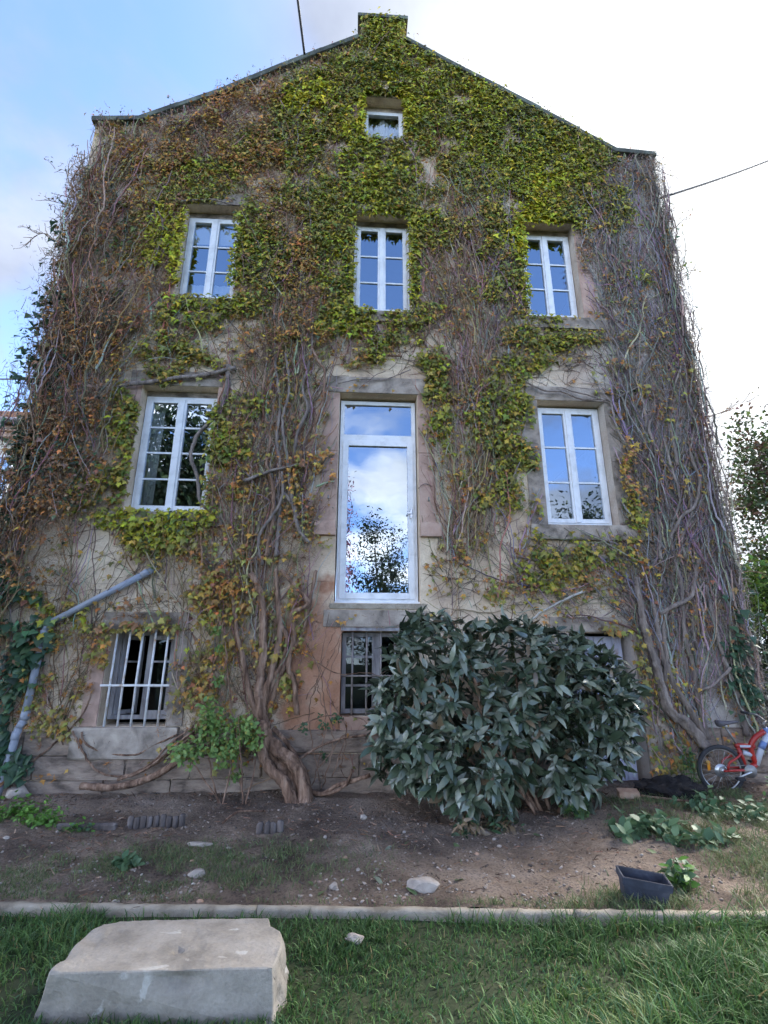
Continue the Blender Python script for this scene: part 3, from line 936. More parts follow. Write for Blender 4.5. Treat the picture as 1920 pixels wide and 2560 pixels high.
# things inside the rooms that show through the glass
bl = MB().box(OPEN['ul'][0] + .09, OPEN['ul'][1] - .09, .255, .261, 8.36, 8.88).tube([(OPEN['ul'][0] + .09, .258, 8.355), (OPEN['ul'][1] - .09, .258, 8.355)], .009, 6).build('roller_blind', 'curtain', None)
tag(bl, 'pale roller blind half lowered inside the upper left window', 'blind')


def curtain(name, x0, x1, z0, z1, y, label, amp=.03, waves=7, wavy_top=0.0):
    n = 70; V = []; F = []
    for q in range(n + 1):
        x_ = x0 + (x1 - x0) * q / n
        yy = y + amp * math.sin(q / n * waves * 6.28) + amp * .4 * math.sin(q * .7)
        top = z1 - wavy_top * abs(math.sin(q / n * 2 * 3.14159)) ** 2
        V += [(x_, yy, z0), (x_, yy * 1.0 + .004, top)]
    for q in range(n): F.append((2 * q, 2 * q + 2, 2 * q + 3, 2 * q + 1))
    o = obj_pd(name, V, F, 'curtain', None, sm=True)
    sd = o.modifiers.new('thickness', 'SOLIDIFY'); sd.thickness = .004
    return tag(o, label, 'curtain')


curtain('curtain', .06, .74, 10.6, 11.5, .275, 'pale net curtain behind the small attic window', .012, 9, .22)
curtain('curtain', -2.82, -2.05, 7.0, 7.55, .275, 'low white half curtain at the foot of the upper left window', .008, 6)
curtain('curtain', -3.08, -2.90, 3.5, 5.4, .36, 'pale curtain gathered at the left of the lower left window', .012, 3)
lamp = thing('table_lamp', (-.10, .75, 2.40), 'dark table lamp silhouetted inside the foot of the French window', 'lamp')
MB().tube([(-.08, .8, 2.32), (-.08, .8, 2.345), (-.08, .8, 2.36)], [.07, .07, .02], 12).build('base', 'lamp_dark', lamp, sm=True)
MB().tube([(-.08, .8, 2.35), (-.08, .8, 2.72)], .012, 8).build('column', 'lamp_dark', lamp, sm=True)
MB().tube([(-.08, .8, 2.70), (-.08, .8, 2.84)], [.085, .045], 14, False).build('lamp_shade', 'lamp_dark', lamp, sm=True)

# ------------------------------------------------------------------ vines
ZROWS = [
  [0, 0, 0, 0, 0, 0, 0, 0, 0, 0, 0, 0, 0, 0, 0, 0, 0, 0, 0, 0, 0, 0, 0, 0, 0, 0, 0, 0, 0, 0, 0, 0, 0, 0, 0, 0],
  [0, 0, 0, 0, 0, 0, 0, 0, 0, 0, 0, 0, 0, 0, 0, 0, 0, 6, 6, 5, 0, 0, 0, 0, 0, 0, 0, 0, 0, 0, 0, 0, 0, 0, 0, 0],
  [0, 0, 0, 0, 0, 0, 0, 0, 0, 0, 0, 0, 0, 0, 0, 0, 5, 6, 6, 5, 0, 0, 0, 0, 0, 0, 0, 0, 0, 0, 0, 0, 0, 0, 0, 0],
  [0, 0, 0, 0, 0, 0, 0, 0, 0, 0, 0, 0, 0, 0, 0, 0, 5, 6, 6, 6, 6, 6, 5, 0, 0, 0, 0, 0, 0, 0, 0, 0, 0, 0, 0, 0],
  [0, 0, 0, 0, 0, 0, 0, 0, 0, 0, 0, 0, 0, 2, 2, 5, 6, 6, 6, 6, 6, 6, 5, 0, 0, 0, 0, 0, 0, 0, 0, 0, 0, 0, 0, 0],
  [0, 0, 0, 0, 0, 0, 0, 0, 0, 0, 0, 0, 0, 2, 2, 5, 6, 6, 6, 6, 6, 6, 6, 6, 6, 5, 0, 0, 0, 0, 0, 0, 0, 0, 0, 0],
  [0, 0, 0, 0, 0, 0, 0, 0, 0, 0, 2, 2, 5, 5, 5, 5, 6, 6, 6, 6, 6, 6, 6, 6, 6, 5, 0, 0, 0, 0, 0, 0, 0, 0, 0, 0],
  [0, 0, 0, 0, 0, 0, 0, 0, 0, 0, 2, 2, 5, 5, 5, 5, 6, 6, 6, 6, 6, 6, 6, 6, 6, 6, 6, 6, 5, 0, 0, 0, 0, 0, 0, 0],
  [0, 0, 0, 0, 0, 0, 0, 0, 0, 3, 3, 3, 7, 7, 7, 5, 5, 1, 1, 7, 6, 6, 6, 6, 6, 6, 6, 6, 5, 0, 0, 5, 0, 0, 0, 0],
  [0, 0, 0, 0, 0, 0, 2, 2, 2, 3, 3, 3, 7, 7, 7, 5, 5, 1, 1, 7, 6, 6, 6, 6, 6, 6, 6, 6, 6, 5, 5, 5, 0, 0, 0, 0],
  [0, 0, 0, 0, 0, 0, 0, 2, 3, 3, 3, 4, 5, 5, 5, 5, 7, 1, 1, 7, 6, 6, 6, 6, 6, 6, 6, 6, 6, 5, 5, 5, 5, 0, 0, 0],
  [0, 2, 2, 2, 2, 3, 3, 3, 3, 3, 3, 4, 5, 5, 5, 5, 7, 7, 1, 5, 5, 5, 6, 6, 6, 6, 6, 6, 6, 6, 5, 5, 5, 0, 0, 0],
  [0, 0, 2, 2, 2, 3, 3, 2, 3, 5, 5, 3, 5, 5, 5, 2, 6, 6, 6, 5, 5, 5, 6, 6, 6, 6, 6, 6, 6, 6, 5, 5, 2, 2, 2, 2],
  [0, 0, 2, 3, 3, 3, 3, 2, 3, 3, 5, 3, 5, 5, 5, 2, 6, 6, 6, 6, 2, 2, 5, 6, 6, 6, 6, 6, 6, 6, 5, 2, 2, 2, 2, 2],
  [0, 0, 2, 3, 4, 4, 3, 5, 5, 5, 3, 4, 5, 5, 5, 2, 6, 6, 6, 6, 2, 2, 5, 6, 6, 6, 6, 7, 7, 5, 5, 5, 5, 2, 2, 2],
  [0, 2, 3, 3, 3, 4, 3, 5, 5, 5, 3, 4, 5, 5, 5, 5, 6, 6, 6, 6, 5, 5, 2, 5, 5, 5, 6, 7, 5, 5, 5, 5, 5, 2, 2, 0],
  [0, 2, 3, 8, 8, 3, 4, 5, 2, 2, 2, 3, 5, 5, 5, 5, 6, 6, 6, 6, 5, 5, 2, 5, 5, 5, 7, 7, 5, 5, 2, 5, 5, 2, 2, 0],
  [0, 2, 3, 3, 8, 3, 4, 5, 1, 1, 5, 5, 3, 3, 5, 5, 1, 1, 1, 6, 6, 6, 2, 5, 5, 5, 7, 7, 5, 5, 2, 5, 2, 2, 2, 0],
  [2, 2, 2, 3, 8, 4, 7, 1, 1, 1, 5, 5, 3, 3, 5, 5, 1, 1, 1, 6, 5, 5, 5, 2, 5, 7, 7, 1, 1, 2, 2, 2, 2, 2, 2, 0],
  [2, 2, 3, 3, 8, 4, 7, 7, 1, 1, 6, 5, 5, 3, 5, 6, 1, 1, 1, 6, 5, 5, 5, 2, 5, 7, 7, 1, 1, 2, 2, 2, 5, 2, 2, 0],
  [2, 2, 3, 3, 8, 4, 7, 7, 1, 1, 6, 5, 5, 3, 5, 6, 1, 1, 1, 6, 5, 2, 2, 2, 2, 5, 5, 1, 1, 2, 2, 2, 5, 2, 2, 0],
  [0, 8, 3, 8, 4, 4, 4, 7, 1, 1, 6, 5, 5, 3, 5, 6, 1, 1, 1, 6, 2, 2, 2, 5, 5, 5, 5, 1, 1, 0, 2, 2, 2, 2, 2, 2],
  [0, 8, 3, 8, 3, 3, 2, 4, 1, 1, 5, 5, 5, 3, 5, 6, 1, 1, 1, 6, 2, 2, 2, 5, 5, 5, 1, 1, 1, 0, 2, 2, 2, 2, 2, 2],
  [8, 8, 3, 8, 8, 3, 2, 4, 1, 1, 5, 5, 2, 3, 3, 5, 6, 6, 0, 5, 5, 2, 2, 2, 5, 5, 0, 0, 0, 0, 2, 2, 2, 2, 2, 0],
  [8, 8, 3, 3, 8, 3, 0, 5, 6, 6, 5, 5, 2, 3, 3, 5, 6, 6, 0, 5, 2, 2, 2, 2, 5, 5, 5, 5, 5, 5, 2, 2, 2, 2, 2, 0],
  [8, 3, 3, 3, 3, 3, 2, 2, 2, 2, 2, 2, 2, 3, 2, 3, 2, 2, 5, 5, 2, 2, 2, 2, 5, 5, 5, 5, 2, 0, 0, 2, 2, 2, 2, 0],
  [0, 8, 3, 3, 3, 3, 2, 5, 5, 0, 0, 2, 2, 2, 2, 2, 2, 2, 5, 2, 2, 5, 2, 2, 2, 2, 5, 2, 2, 0, 0, 2, 2, 2, 2, 0],
  [0, 8, 3, 3, 3, 3, 2, 5, 5, 5, 0, 2, 2, 2, 2, 0, 0, 0, 0, 0, 5, 5, 2, 2, 5, 5, 0, 0, 0, 0, 2, 2, 2, 2, 2, 0],
  [0, 8, 3, 3, 3, 3, 0, 0, 0, 0, 0, 0, 2, 2, 2, 0, 0, 0, 0, 0, 5, 5, 2, 2, 5, 5, 1, 1, 1, 1, 2, 2, 2, 2, 2, 0],
  [8, 8, 3, 3, 3, 5, 1, 1, 1, 1, 0, 5, 2, 2, 2, 0, 0, 1, 1, 1, 2, 2, 2, 2, 5, 5, 1, 1, 1, 2, 2, 2, 2, 2, 2, 2],
  [8, 8, 3, 3, 2, 2, 5, 1, 1, 1, 5, 2, 2, 2, 2, 0, 0, 1, 1, 1, 2, 5, 2, 5, 5, 2, 1, 1, 1, 2, 2, 2, 2, 2, 2, 0],
  [8, 8, 8, 3, 3, 2, 5, 1, 1, 1, 5, 5, 2, 2, 2, 0, 0, 1, 1, 1, 2, 2, 5, 5, 5, 0, 1, 1, 1, 0, 2, 2, 2, 2, 2, 0],
  [0, 8, 2, 3, 2, 2, 5, 1, 1, 1, 5, 5, 2, 2, 3, 3, 0, 1, 1, 1, 2, 2, 5, 5, 5, 5, 1, 1, 1, 0, 3, 2, 2, 2, 2, 0],
  [0, 8, 2, 2, 2, 5, 0, 1, 1, 1, 2, 2, 2, 2, 3, 3, 0, 1, 1, 1, 2, 2, 2, 5, 2, 2, 1, 1, 1, 0, 3, 2, 2, 2, 2, 0],
  [0, 8, 2, 2, 2, 5, 0, 1, 1, 1, 5, 2, 2, 2, 2, 2, 0, 1, 1, 1, 0, 2, 2, 5, 2, 1, 1, 1, 1, 0, 5, 2, 2, 2, 2, 0],
  [0, 2, 2, 2, 2, 4, 5, 6, 6, 6, 2, 2, 2, 2, 2, 2, 0, 1, 1, 1, 0, 2, 2, 0, 0, 1, 1, 1, 1, 0, 5, 2, 2, 2, 0, 0],
  [0, 0, 2, 2, 2, 0, 0, 4, 5, 2, 2, 2, 2, 2, 2, 2, 0, 1, 1, 1, 0, 2, 2, 0, 2, 5, 5, 5, 5, 5, 3, 2, 2, 2, 0, 0],
  [0, 0, 2, 2, 2, 0, 0, 0, 0, 4, 2, 2, 4, 2, 2, 0, 0, 1, 1, 1, 0, 2, 0, 0, 2, 5, 2, 4, 2, 2, 2, 2, 2, 2, 0, 0],
  [0, 0, 8, 2, 2, 0, 0, 0, 0, 4, 4, 3, 4, 2, 2, 0, 0, 1, 1, 1, 0, 0, 0, 2, 2, 2, 4, 2, 4, 2, 2, 2, 2, 2, 0, 0],
  [0, 0, 8, 8, 5, 0, 0, 4, 2, 0, 4, 4, 2, 2, 2, 0, 0, 0, 0, 0, 0, 0, 0, 0, 0, 0, 2, 4, 4, 2, 2, 2, 2, 2, 8, 0],
  [0, 0, 8, 8, 2, 2, 4, 4, 1, 1, 4, 4, 2, 2, 2, 0, 0, 1, 1, 0, 0, 0, 0, 0, 0, 0, 0, 4, 4, 2, 2, 2, 8, 8, 8, 0],
  [0, 0, 0, 8, 0, 2, 4, 1, 1, 0, 2, 4, 4, 2, 2, 0, 0, 1, 1, 0, 0, 0, 0, 0, 0, 0, 0, 0, 0, 2, 2, 2, 8, 8, 0, 0],
  [0, 0, 0, 8, 2, 2, 0, 1, 1, 0, 2, 3, 2, 2, 0, 0, 0, 0, 0, 0, 0, 0, 0, 0, 0, 0, 0, 0, 0, 2, 2, 2, 2, 8, 8, 0],
  [0, 0, 0, 8, 0, 2, 0, 1, 1, 0, 2, 2, 2, 2, 0, 0, 0, 0, 0, 0, 0, 0, 0, 0, 0, 0, 0, 0, 0, 2, 2, 2, 8, 0, 0, 0],
  [0, 0, 0, 8, 0, 2, 2, 0, 0, 0, 2, 2, 2, 0, 0, 0, 0, 0, 0, 0, 0, 0, 0, 0, 0, 0, 0, 0, 0, 2, 2, 2, 0, 0, 0, 0],
  [0, 0, 0, 8, 0, 0, 0, 0, 0, 0, 0, 0, 0, 0, 0, 0, 0, 0, 0, 0, 0, 0, 0, 0, 0, 0, 0, 0, 2, 2, 2, 0, 0, 0, 0, 0],
  [0, 0, 0, 0, 0, 0, 0, 0, 0, 0, 0, 0, 0, 0, 0, 0, 0, 0, 0, 0, 0, 0, 0, 0, 0, 0, 0, 0, 0, 0, 0, 0, 0, 0, 0, 0],
]
STEMS_CENTRE = [
  ([(-0.62,0.13),(-0.7,0.32),(-0.83,0.49),(-0.97,0.65),(-1.02,0.8),(-1.01,0.95)], 0.075, 0.07, -0.27),
  ([(-0.49,0.18),(-0.54,0.35),(-0.65,0.53),(-0.84,0.66),(-0.95,0.78),(-1.01,0.94)], 0.08, 0.058, -0.36),
  ([(-0.64,0.19),(-0.7,0.31),(-0.88,0.47),(-0.99,0.62),(-1.03,0.78),(-1.0,0.93)], 0.058, 0.05, -0.4),
  ([(-1.02,0.84),(-1.12,1.24),(-1.11,1.72),(-1.14,2.2),(-1.21,2.52),(-1.34,2.74)], 0.06, 0.032, -0.12),
  ([(-0.65,1.01),(-0.72,1.44),(-0.79,1.56),(-0.73,2.01),(-0.78,2.22),(-0.58,2.35),(-0.74,2.57),(-0.95,2.79)], 0.035, 0.028, -0.1),
  ([(-1.07,0.93),(-1.05,1.24),(-0.97,1.6),(-0.92,1.88),(-0.93,2.09),(-0.98,2.48),(-1.02,2.81)], 0.05, 0.028, -0.09),
  ([(-1.05,0.87),(-0.9,1.44),(-0.73,1.8),(-0.63,2.01),(-0.58,2.27),(-0.49,2.8)], 0.045, 0.02, -0.07),
  ([(-1.05,0.88),(-1.23,1.24),(-1.37,1.72),(-1.47,2.05),(-1.53,2.37),(-1.67,2.8)], 0.04, 0.022, -0.1),
  ([(-1.05,0.93),(-0.99,1.32),(-0.83,1.76),(-0.86,2.01),(-1.11,2.24)], 0.035, 0.03, -0.09),
  ([(-0.91,0.88),(-0.73,0.73),(-0.6,0.55),(-0.49,0.37),(-0.43,0.22),(-0.31,0.19),(-0.12,0.28),(0.03,0.32),(0.24,0.38)], 0.028, 0.022, -0.3),
  ([(-0.43,0.23),(-0.27,0.19),(-0.07,0.26),(-0.01,0.34),(0.03,0.45)], 0.024, 0.014, -0.34),
  ([(-0.63,0.51),(-0.38,0.66),(-0.08,0.76),(0.34,0.8)], 0.014, 0.012, -0.2),
  ([(-3.03,0.28),(-2.73,0.26),(-2.44,0.3),(-2.19,0.4),(-2.01,0.51),(-1.63,0.72)], 0.04, 0.035, -0.2),
  ([(-3.26,0.85),(-3.11,0.63),(-2.99,0.47),(-2.82,0.38),(-2.56,0.37),(-2.31,0.5),(-2.12,0.7),(-1.87,0.9)], 0.012, 0.012, -0.12),
  ([(-3.16,0.84),(-3.09,0.7),(-2.91,0.62),(-2.67,0.58),(-2.48,0.59),(-2.34,0.67),(-2.06,0.8)], 0.011, 0.011, -0.1),
  ([(-3.87,0.36),(-3.68,0.52),(-3.47,0.71),(-3.29,0.9),(-3.17,1.12),(-3.13,1.39)], 0.013, 0.009, -0.05),
  ([(-2.65,0.33),(-2.4,0.41),(-2.19,0.56),(-1.98,0.75),(-1.76,0.9)], 0.016, 0.014, -0.15),
  ([(-2.55,0.36),(-2.3,0.46),(-2.09,0.62),(-1.85,0.81)], 0.013, 0.013, -0.13),
  ([(-1.91,5.85),(-1.91,5.61),(-1.92,5.33),(-1.98,5.09),(-2.11,4.91),(-2.24,4.72),(-2.3,4.5),(-2.29,4.37),(-2.22,4.17),(-2.17,4.05),(-2.13,3.8),(-2.07,3.67),(-1.94,3.6),(-1.77,3.42)], 0.034, 0.02, -0.07),
  ([(-3.44,5.42),(-3.23,5.48),(-2.98,5.53),(-2.65,5.6),(-2.31,5.66),(-2.03,5.73),(-1.79,5.82)], 0.03, 0.034, -0.08),
  ([(-1.53,4.0),(-1.2,4.16),(-0.9,4.24),(-0.72,4.29)], 0.022, 0.02, -0.13),
  ([(-1.0,3.89),(-0.82,3.65),(-0.79,3.46),(-0.72,3.3),(-0.6,3.16)], 0.022, 0.026, -0.12),
  ([(-1.25,6.37),(-1.21,5.79),(-1.11,5.23),(-1.13,4.69),(-1.05,4.26),(-1.06,3.93),(-1.02,3.56),(-1.03,2.98)], 0.02, 0.03, -0.08),
  ([(-0.88,3.83),(-0.83,4.06),(-0.87,4.44),(-0.82,4.83),(-0.71,5.19),(-0.8,5.52),(-0.7,6.1),(-0.7,6.7)], 0.03, 0.015, -0.08),
  ([(-1.17,2.97),(-1.11,3.44),(-1.12,3.92),(-1.24,4.3),(-1.22,4.69),(-1.37,5.22),(-1.36,5.77)], 0.03, 0.014, -0.09),
  ([(-0.79,3.44),(-0.89,3.93),(-0.96,4.38),(-1.06,4.95),(-0.99,5.44),(-1.08,6.07)], 0.026, 0.015, -0.1),
  ([(-1.2,2.85),(-1.27,3.24),(-1.01,3.72),(-1.01,4.16)], 0.02, 0.02, -0.12),
  ([(-0.71,6.23),(-0.57,5.92),(-0.49,5.8),(-0.5,5.3),(-0.6,4.91)], 0.018, 0.02, -0.1),
  ([(0.0,6.58),(0.16,6.31),(0.34,6.14),(0.68,6.11)], 0.016, 0.015, -0.08),
  ([(-0.02,6.6),(0.26,6.52),(0.47,6.49),(0.68,6.54),(0.84,6.7),(0.98,6.77)], 0.008, 0.008, -0.09),
  ([(-0.28,5.61),(0.02,5.69),(0.4,5.72),(0.68,5.82),(0.81,5.91)], 0.008, 0.008, -0.06),
  ([(1.95,6.37),(1.89,5.77),(1.76,5.2),(1.81,4.65),(1.66,4.25),(1.54,3.74),(1.31,3.37)], 0.012, 0.014, -0.07),
  ([(2.23,6.09),(2.13,5.41),(2.18,4.97),(1.97,4.47),(1.92,4.0),(1.76,3.7),(1.64,3.26)], 0.01, 0.012, -0.06),
  ([(1.2,6.05),(1.34,5.47),(1.45,4.95),(1.47,4.39),(1.51,4.0)], 0.008, 0.01, -0.05),
  ([(0.92,4.93),(1.09,4.61),(1.13,4.25),(1.14,3.74),(1.32,3.42),(1.42,3.14)], 0.008, 0.01, -0.05),
  ([(0.9,3.99),(1.0,4.07),(1.1,4.03)], 0.004, 0.006, -0.04),
  ([(-1.86,10.96),(-1.92,10.35),(-1.97,9.81),(-2.0,9.45),(-1.88,9.16),(-1.69,9.07),(-1.49,9.04)], 0.012, 0.012, -0.08),
  ([(-3.02,8.83),(-2.88,8.89),(-2.7,8.95),(-2.43,8.95),(-2.2,8.89),(-2.09,8.87),(-1.83,8.92)], 0.012, 0.012, -0.08),
  ([(-3.76,9.96),(-3.73,9.45),(-3.47,8.93),(-3.19,8.47),(-3.17,8.0),(-3.26,7.33)], 0.012, 0.014, -0.1),
  ([(-1.26,8.37),(-1.24,7.45),(-1.3,6.67)], 0.012, 0.016, -0.09),
  ([(-0.73,10.22),(-0.89,9.37),(-0.81,8.39),(-0.92,7.47),(-0.92,6.69)], 0.011, 0.016, -0.09),
]
STEMS_RIGHT = [
  ([(4.45,0.65),(4.27,0.87),(4.05,1.03),(3.99,1.29),(3.96,1.56),(3.92,1.86),(3.86,2.12),(3.86,2.41),(3.86,2.75)], 0.065, 0.03, -0.12),
  ([(4.49,0.71),(4.35,1.03),(4.19,1.31),(4.12,1.56),(4.08,1.86),(4.07,2.13),(4.09,2.53),(4.19,3.0)], 0.05, 0.025, -0.08),
  ([(4.52,0.71),(4.52,1.07),(4.49,1.27),(4.49,1.65),(4.44,1.91),(4.46,2.31),(4.5,2.65),(4.46,3.01)], 0.035, 0.025, -0.07),
  ([(5.03,0.74),(5.03,1.02),(5.01,1.27),(4.95,1.54),(4.9,1.76),(4.87,2.2),(4.86,2.66)], 0.04, 0.022, -0.08),
  ([(4.13,2.26),(4.34,2.37),(4.6,2.49),(4.69,2.72),(4.79,3.01)], 0.03, 0.032, -0.1),
  ([(4.43,1.28),(4.67,1.36),(4.94,1.57)], 0.02, 0.022, -0.16),
  ([(4.53,0.7),(4.5,0.92),(4.47,1.13),(4.5,1.44),(4.6,1.74),(4.57,2.09),(4.7,2.54)], 0.03, 0.02, -0.06),
  ([(3.99,1.65),(3.92,1.91),(3.79,2.13),(3.65,2.3),(3.54,2.53),(3.53,2.81)], 0.012, 0.008, -0.05),
  ([(4.05,1.36),(4.12,1.73),(4.14,2.04),(4.23,2.3)], 0.028, 0.024, -0.1),
  ([(3.75,5.49),(3.88,5.43),(3.9,4.98),(4.04,4.71),(4.2,4.58),(4.44,4.45)], 0.016, 0.012, -0.08),
  ([(3.91,5.41),(3.81,5.49),(3.44,5.48),(3.13,5.59),(2.85,5.6),(2.57,5.74)], 0.016, 0.012, -0.07),
  ([(3.78,5.46),(3.55,5.54),(3.34,5.59),(3.16,5.67)], 0.012, 0.009, -0.08),
  ([(4.38,3.22),(4.65,3.62),(4.88,3.8),(5.03,4.19),(4.97,4.59),(5.1,5.01),(5.2,5.27)], 0.028, 0.012, -0.1),
  ([(4.65,3.01),(4.61,3.3),(4.82,3.68),(4.84,4.07)], 0.03, 0.02, -0.08),
  ([(4.75,4.43),(4.76,5.15),(4.86,5.59),(5.14,6.26),(5.21,6.79)], 0.024, 0.012, -0.08),
  ([(4.26,3.01),(4.32,3.54),(4.28,4.05),(4.44,4.59),(4.4,5.03),(4.56,5.37),(4.58,6.02),(4.78,6.58)], 0.025, 0.01, -0.08),
  ([(4.45,3.01),(4.5,3.45),(4.68,3.9),(4.64,4.43),(4.61,4.86)], 0.024, 0.014, -0.09),
  ([(4.56,5.92),(4.37,5.74),(4.14,5.61),(3.96,5.49)], 0.012, 0.012, -0.09),
  ([(3.97,5.47),(4.09,6.01),(4.1,6.46),(4.05,6.94)], 0.018, 0.012, -0.07),
  ([(4.07,3.67),(4.12,4.31),(4.05,4.58),(4.0,5.13)], 0.014, 0.012, -0.07),
]

ZCODE = np.array(list('.wsbogGLd'))      # what each number of the map stands for
ZMAP = ZCODE[np.array(ZROWS)]
for j_ in range(47):                          # the thick hanging mass down the left corner
    zq = 14.1 - .3 * j_ - .15
    for i_ in range(36):
        xq = -5.1 + .3 * i_ + .15
        lim = np.interp(zq, [1.2, 2.4, 3.4, 5.0, 6.5, 9.0], [-4.45, -4.0, -3.7, -3.5, -3.45, -4.0])
        if 1.2 < zq < 9.4 and xq < lim and ZMAP[j_, i_] in '.sb': ZMAP[j_, i_] = 'h'
        if .9 < zq < 10.4 and xq > 4.25 and ZMAP[j_, i_] in '.s': ZMAP[j_, i_] = 'r'      # and the woody mat on the right corner
        if zq > 6 and ZMAP[j_, i_] == 'd' and xq > -4.2: ZMAP[j_, i_] = 'e'


def zone(x, z, jx=0.0, jz=0.0):
    i = np.clip(((x + jx + 5.1) / 0.3).astype(int), 0, 35); j = np.clip(((14.1 - (z + jz)) / 0.3).astype(int), 0, 46)
    return ZMAP[j, i]


GX = np.array([p[0] for p in GABLE]); GX[5] += 0.001; GX[7] += 0.001
GZ = np.array([p[1] for p in GABLE])


def on_wall(x, z, pad=0.0):
    ok = (x > XL - pad) & (x < XR + pad) & (z > 0.25) & (z < np.interp(x, GX, GZ) + pad)
    return ok


WINS = [v for k_, v in OPEN.items()]


def in_open(x, z, pad=0.0):
    r_ = np.zeros(np.shape(x), bool)
    for (a_, b_, c_, d_) in WINS:
        r_ |= (x > a_ - pad) & (x < b_ + pad) & (z > c_ - pad) & (z < d_ + pad)
    return r_


# leaf outlines: base at the origin, tip along -Z, blade facing -Y
def fan(outline, ctr, lift, droop):
    V = [(ctr[0], -lift, ctr[1])] + [(u_, droop * (u_ * u_ + v_ * v_), v_) for u_, v_ in outline]
    n = len(outline)
    return np.array(V, float), np.array([(0, 1 + q, 1 + (q + 1) % n) for q in range(n)])


def sym(half):
    return half + [(-u_, v_) for u_, v_ in half[::-1] if abs(u_) > 1e-6]


LOBED = fan(sym([(0, -.06), (.30, .14), (.27, -.16), (.56, -.32), (.24, -.47), (0, -1.0)]), (0, -.32), .10, .22)
LOBED_S = fan(sym([(0, -.02), (.48, -.10), (.20, -.44), (0, -1.0)]), (0, -.34), .12, .22)
IVY = fan(sym([(0, -.02), (.40, .06), (.46, -.22), (.26, -.55), (0, -1.0)]), (0, -.4), .08, .15)
PAL = {
    'lime': (.42, .385, .022), 'lime2': (.31, .30, .024), 'green': (.125, .15, .028), 'mid': (.20, .195, .038), 'dark': (.036, .066, .028),
    'ivy': (.030, .070, .036), 'ivy2': (.062, .12, .055), 'orange': (.46, .21, .05), 'ochre': (.43, .29, .05), 'brown': (.29, .145, .065), 'olive': (.26, .225, .055), 'dry': (.26, .18, .11)}
ZONE = {   # leaves per m2, size, palette weights, twigs per m2, stems weight
    'G': (1450, .062, dict(lime2=.40, lime=.14, mid=.24, green=.14, dark=.04, ochre=.04), 160, .35),
    'L': (1500, .066, dict(lime=.62, lime2=.26, green=.12), 60, .15),
    'g': (1050, .060, dict(lime2=.30, mid=.22, green=.16, ochre=.20, olive=.12), 600, 1.0),
    'o': (560, .056, dict(orange=.16, ochre=.22, olive=.38, brown=.24), 700, .9),
    'b': (800, .054, dict(orange=.36, ochre=.22, brown=.18, olive=.14, dark=.06, dry=.04), 1700, 1.6),
    'h': (520, .052, dict(orange=.34, brown=.30, dark=.14, ivy2=.08, dry=.14), 2300, 2.6),
    'r': (230, .050, dict(olive=.30, ochre=.22, brown=.26, dark=.12, orange=.10), 2300, 3.0),
    'e': (560, .060, dict(dark=.34, green=.26, orange=.2, brown=.2), 900, 1.0),
    's': (330, .052, dict(ochre=.24, olive=.28, mid=.14, orange=.14, brown=.20), 1250, 1.8),
    'd': (720, .088, dict(ivy=.50, ivy2=.28, dark=.12, brown=.10), 420, .8),
    '.': (34, .05, dict(orange=.4, ochre=.3, olive=.3), 60, .22),
    'w': (90, .06, dict(lime2=.5, mid=.3, ochre=.2), 40, .05),
    ' ': (0, .06, dict(mid=1.), 0, 0)}


def rot_frames(n, tilt, roll, yaw):
    """Blade frames (right, normal, up) for leaves that hang off a wall facing -Y."""
    ca, sa = np.cos(tilt), np.sin(tilt)
    d = np.stack([np.zeros(n), -sa, -ca], -1); nn = np.stack([np.zeros(n), -ca, sa], -1); r_ = np.tile([1., 0, 0], (n, 1))
    cr, sr = np.cos(roll)[:, None], np.sin(roll)[:, None]
    d, r_ = d * cr + r_ * sr, r_ * cr - d * sr
    cy_, sy_ = np.cos(yaw), np.sin(yaw)

    def rz(v): return np.stack([v[:, 0] * cy_ - v[:, 1] * sy_, v[:, 0] * sy_ + v[:, 1] * cy_, v[:, 2]], -1)
    return rz(r_), rz(-nn), rz(-d)               # local X, Y, Z axes


def leaf_arrays(tmpl, P, ax, ay, az, size, cols, asp=None):
    T, F = tmpl
    n = len(P); k = len(T)
    A = size[:, None]
    V = P[:, None, :] + (T[None, :, 0:1] * (ax * A)[:, None, :] + T[None, :, 1:2] * (ay * A)[:, None, :] + T[None, :, 2:3] * (az * A)[:, None, :])
    FF = F[None, :, :] + (np.arange(n) * k)[:, None, None]
    C = np.repeat(cols, k, axis=0)
    return V.reshape(-1, 3), FF.reshape(-1, 3), C


LEAFMESH = {}


def leaf_mesh(kind, tmpl, colname, col, material_kw=None):
    key = (kind, colname)
    if key not in LEAFMESH:
        me = mesh_np('leaf', tmpl[0], tmpl[1]); smooth(me)
        mn = 'leaf_' + colname
        if mn not in MAT: mat_solid_leaf(mn, col, **(material_kw or {}))
        me.materials.append(MAT[mn]); LEAFMESH[key] = me
    return LEAFMESH[key]


def frame_matrix(p, ax, ay, az, s_):
    return Matrix(((ax[0] * s_, ay[0] * s_, az[0] * s_, p[0]), (ax[1] * s_, ay[1] * s_, az[1] * s_, p[1]), (ax[2] * s_, ay[2] * s_, az[2] * s_, p[2]), (0, 0, 0, 1)))


camv = np.array(CAM)


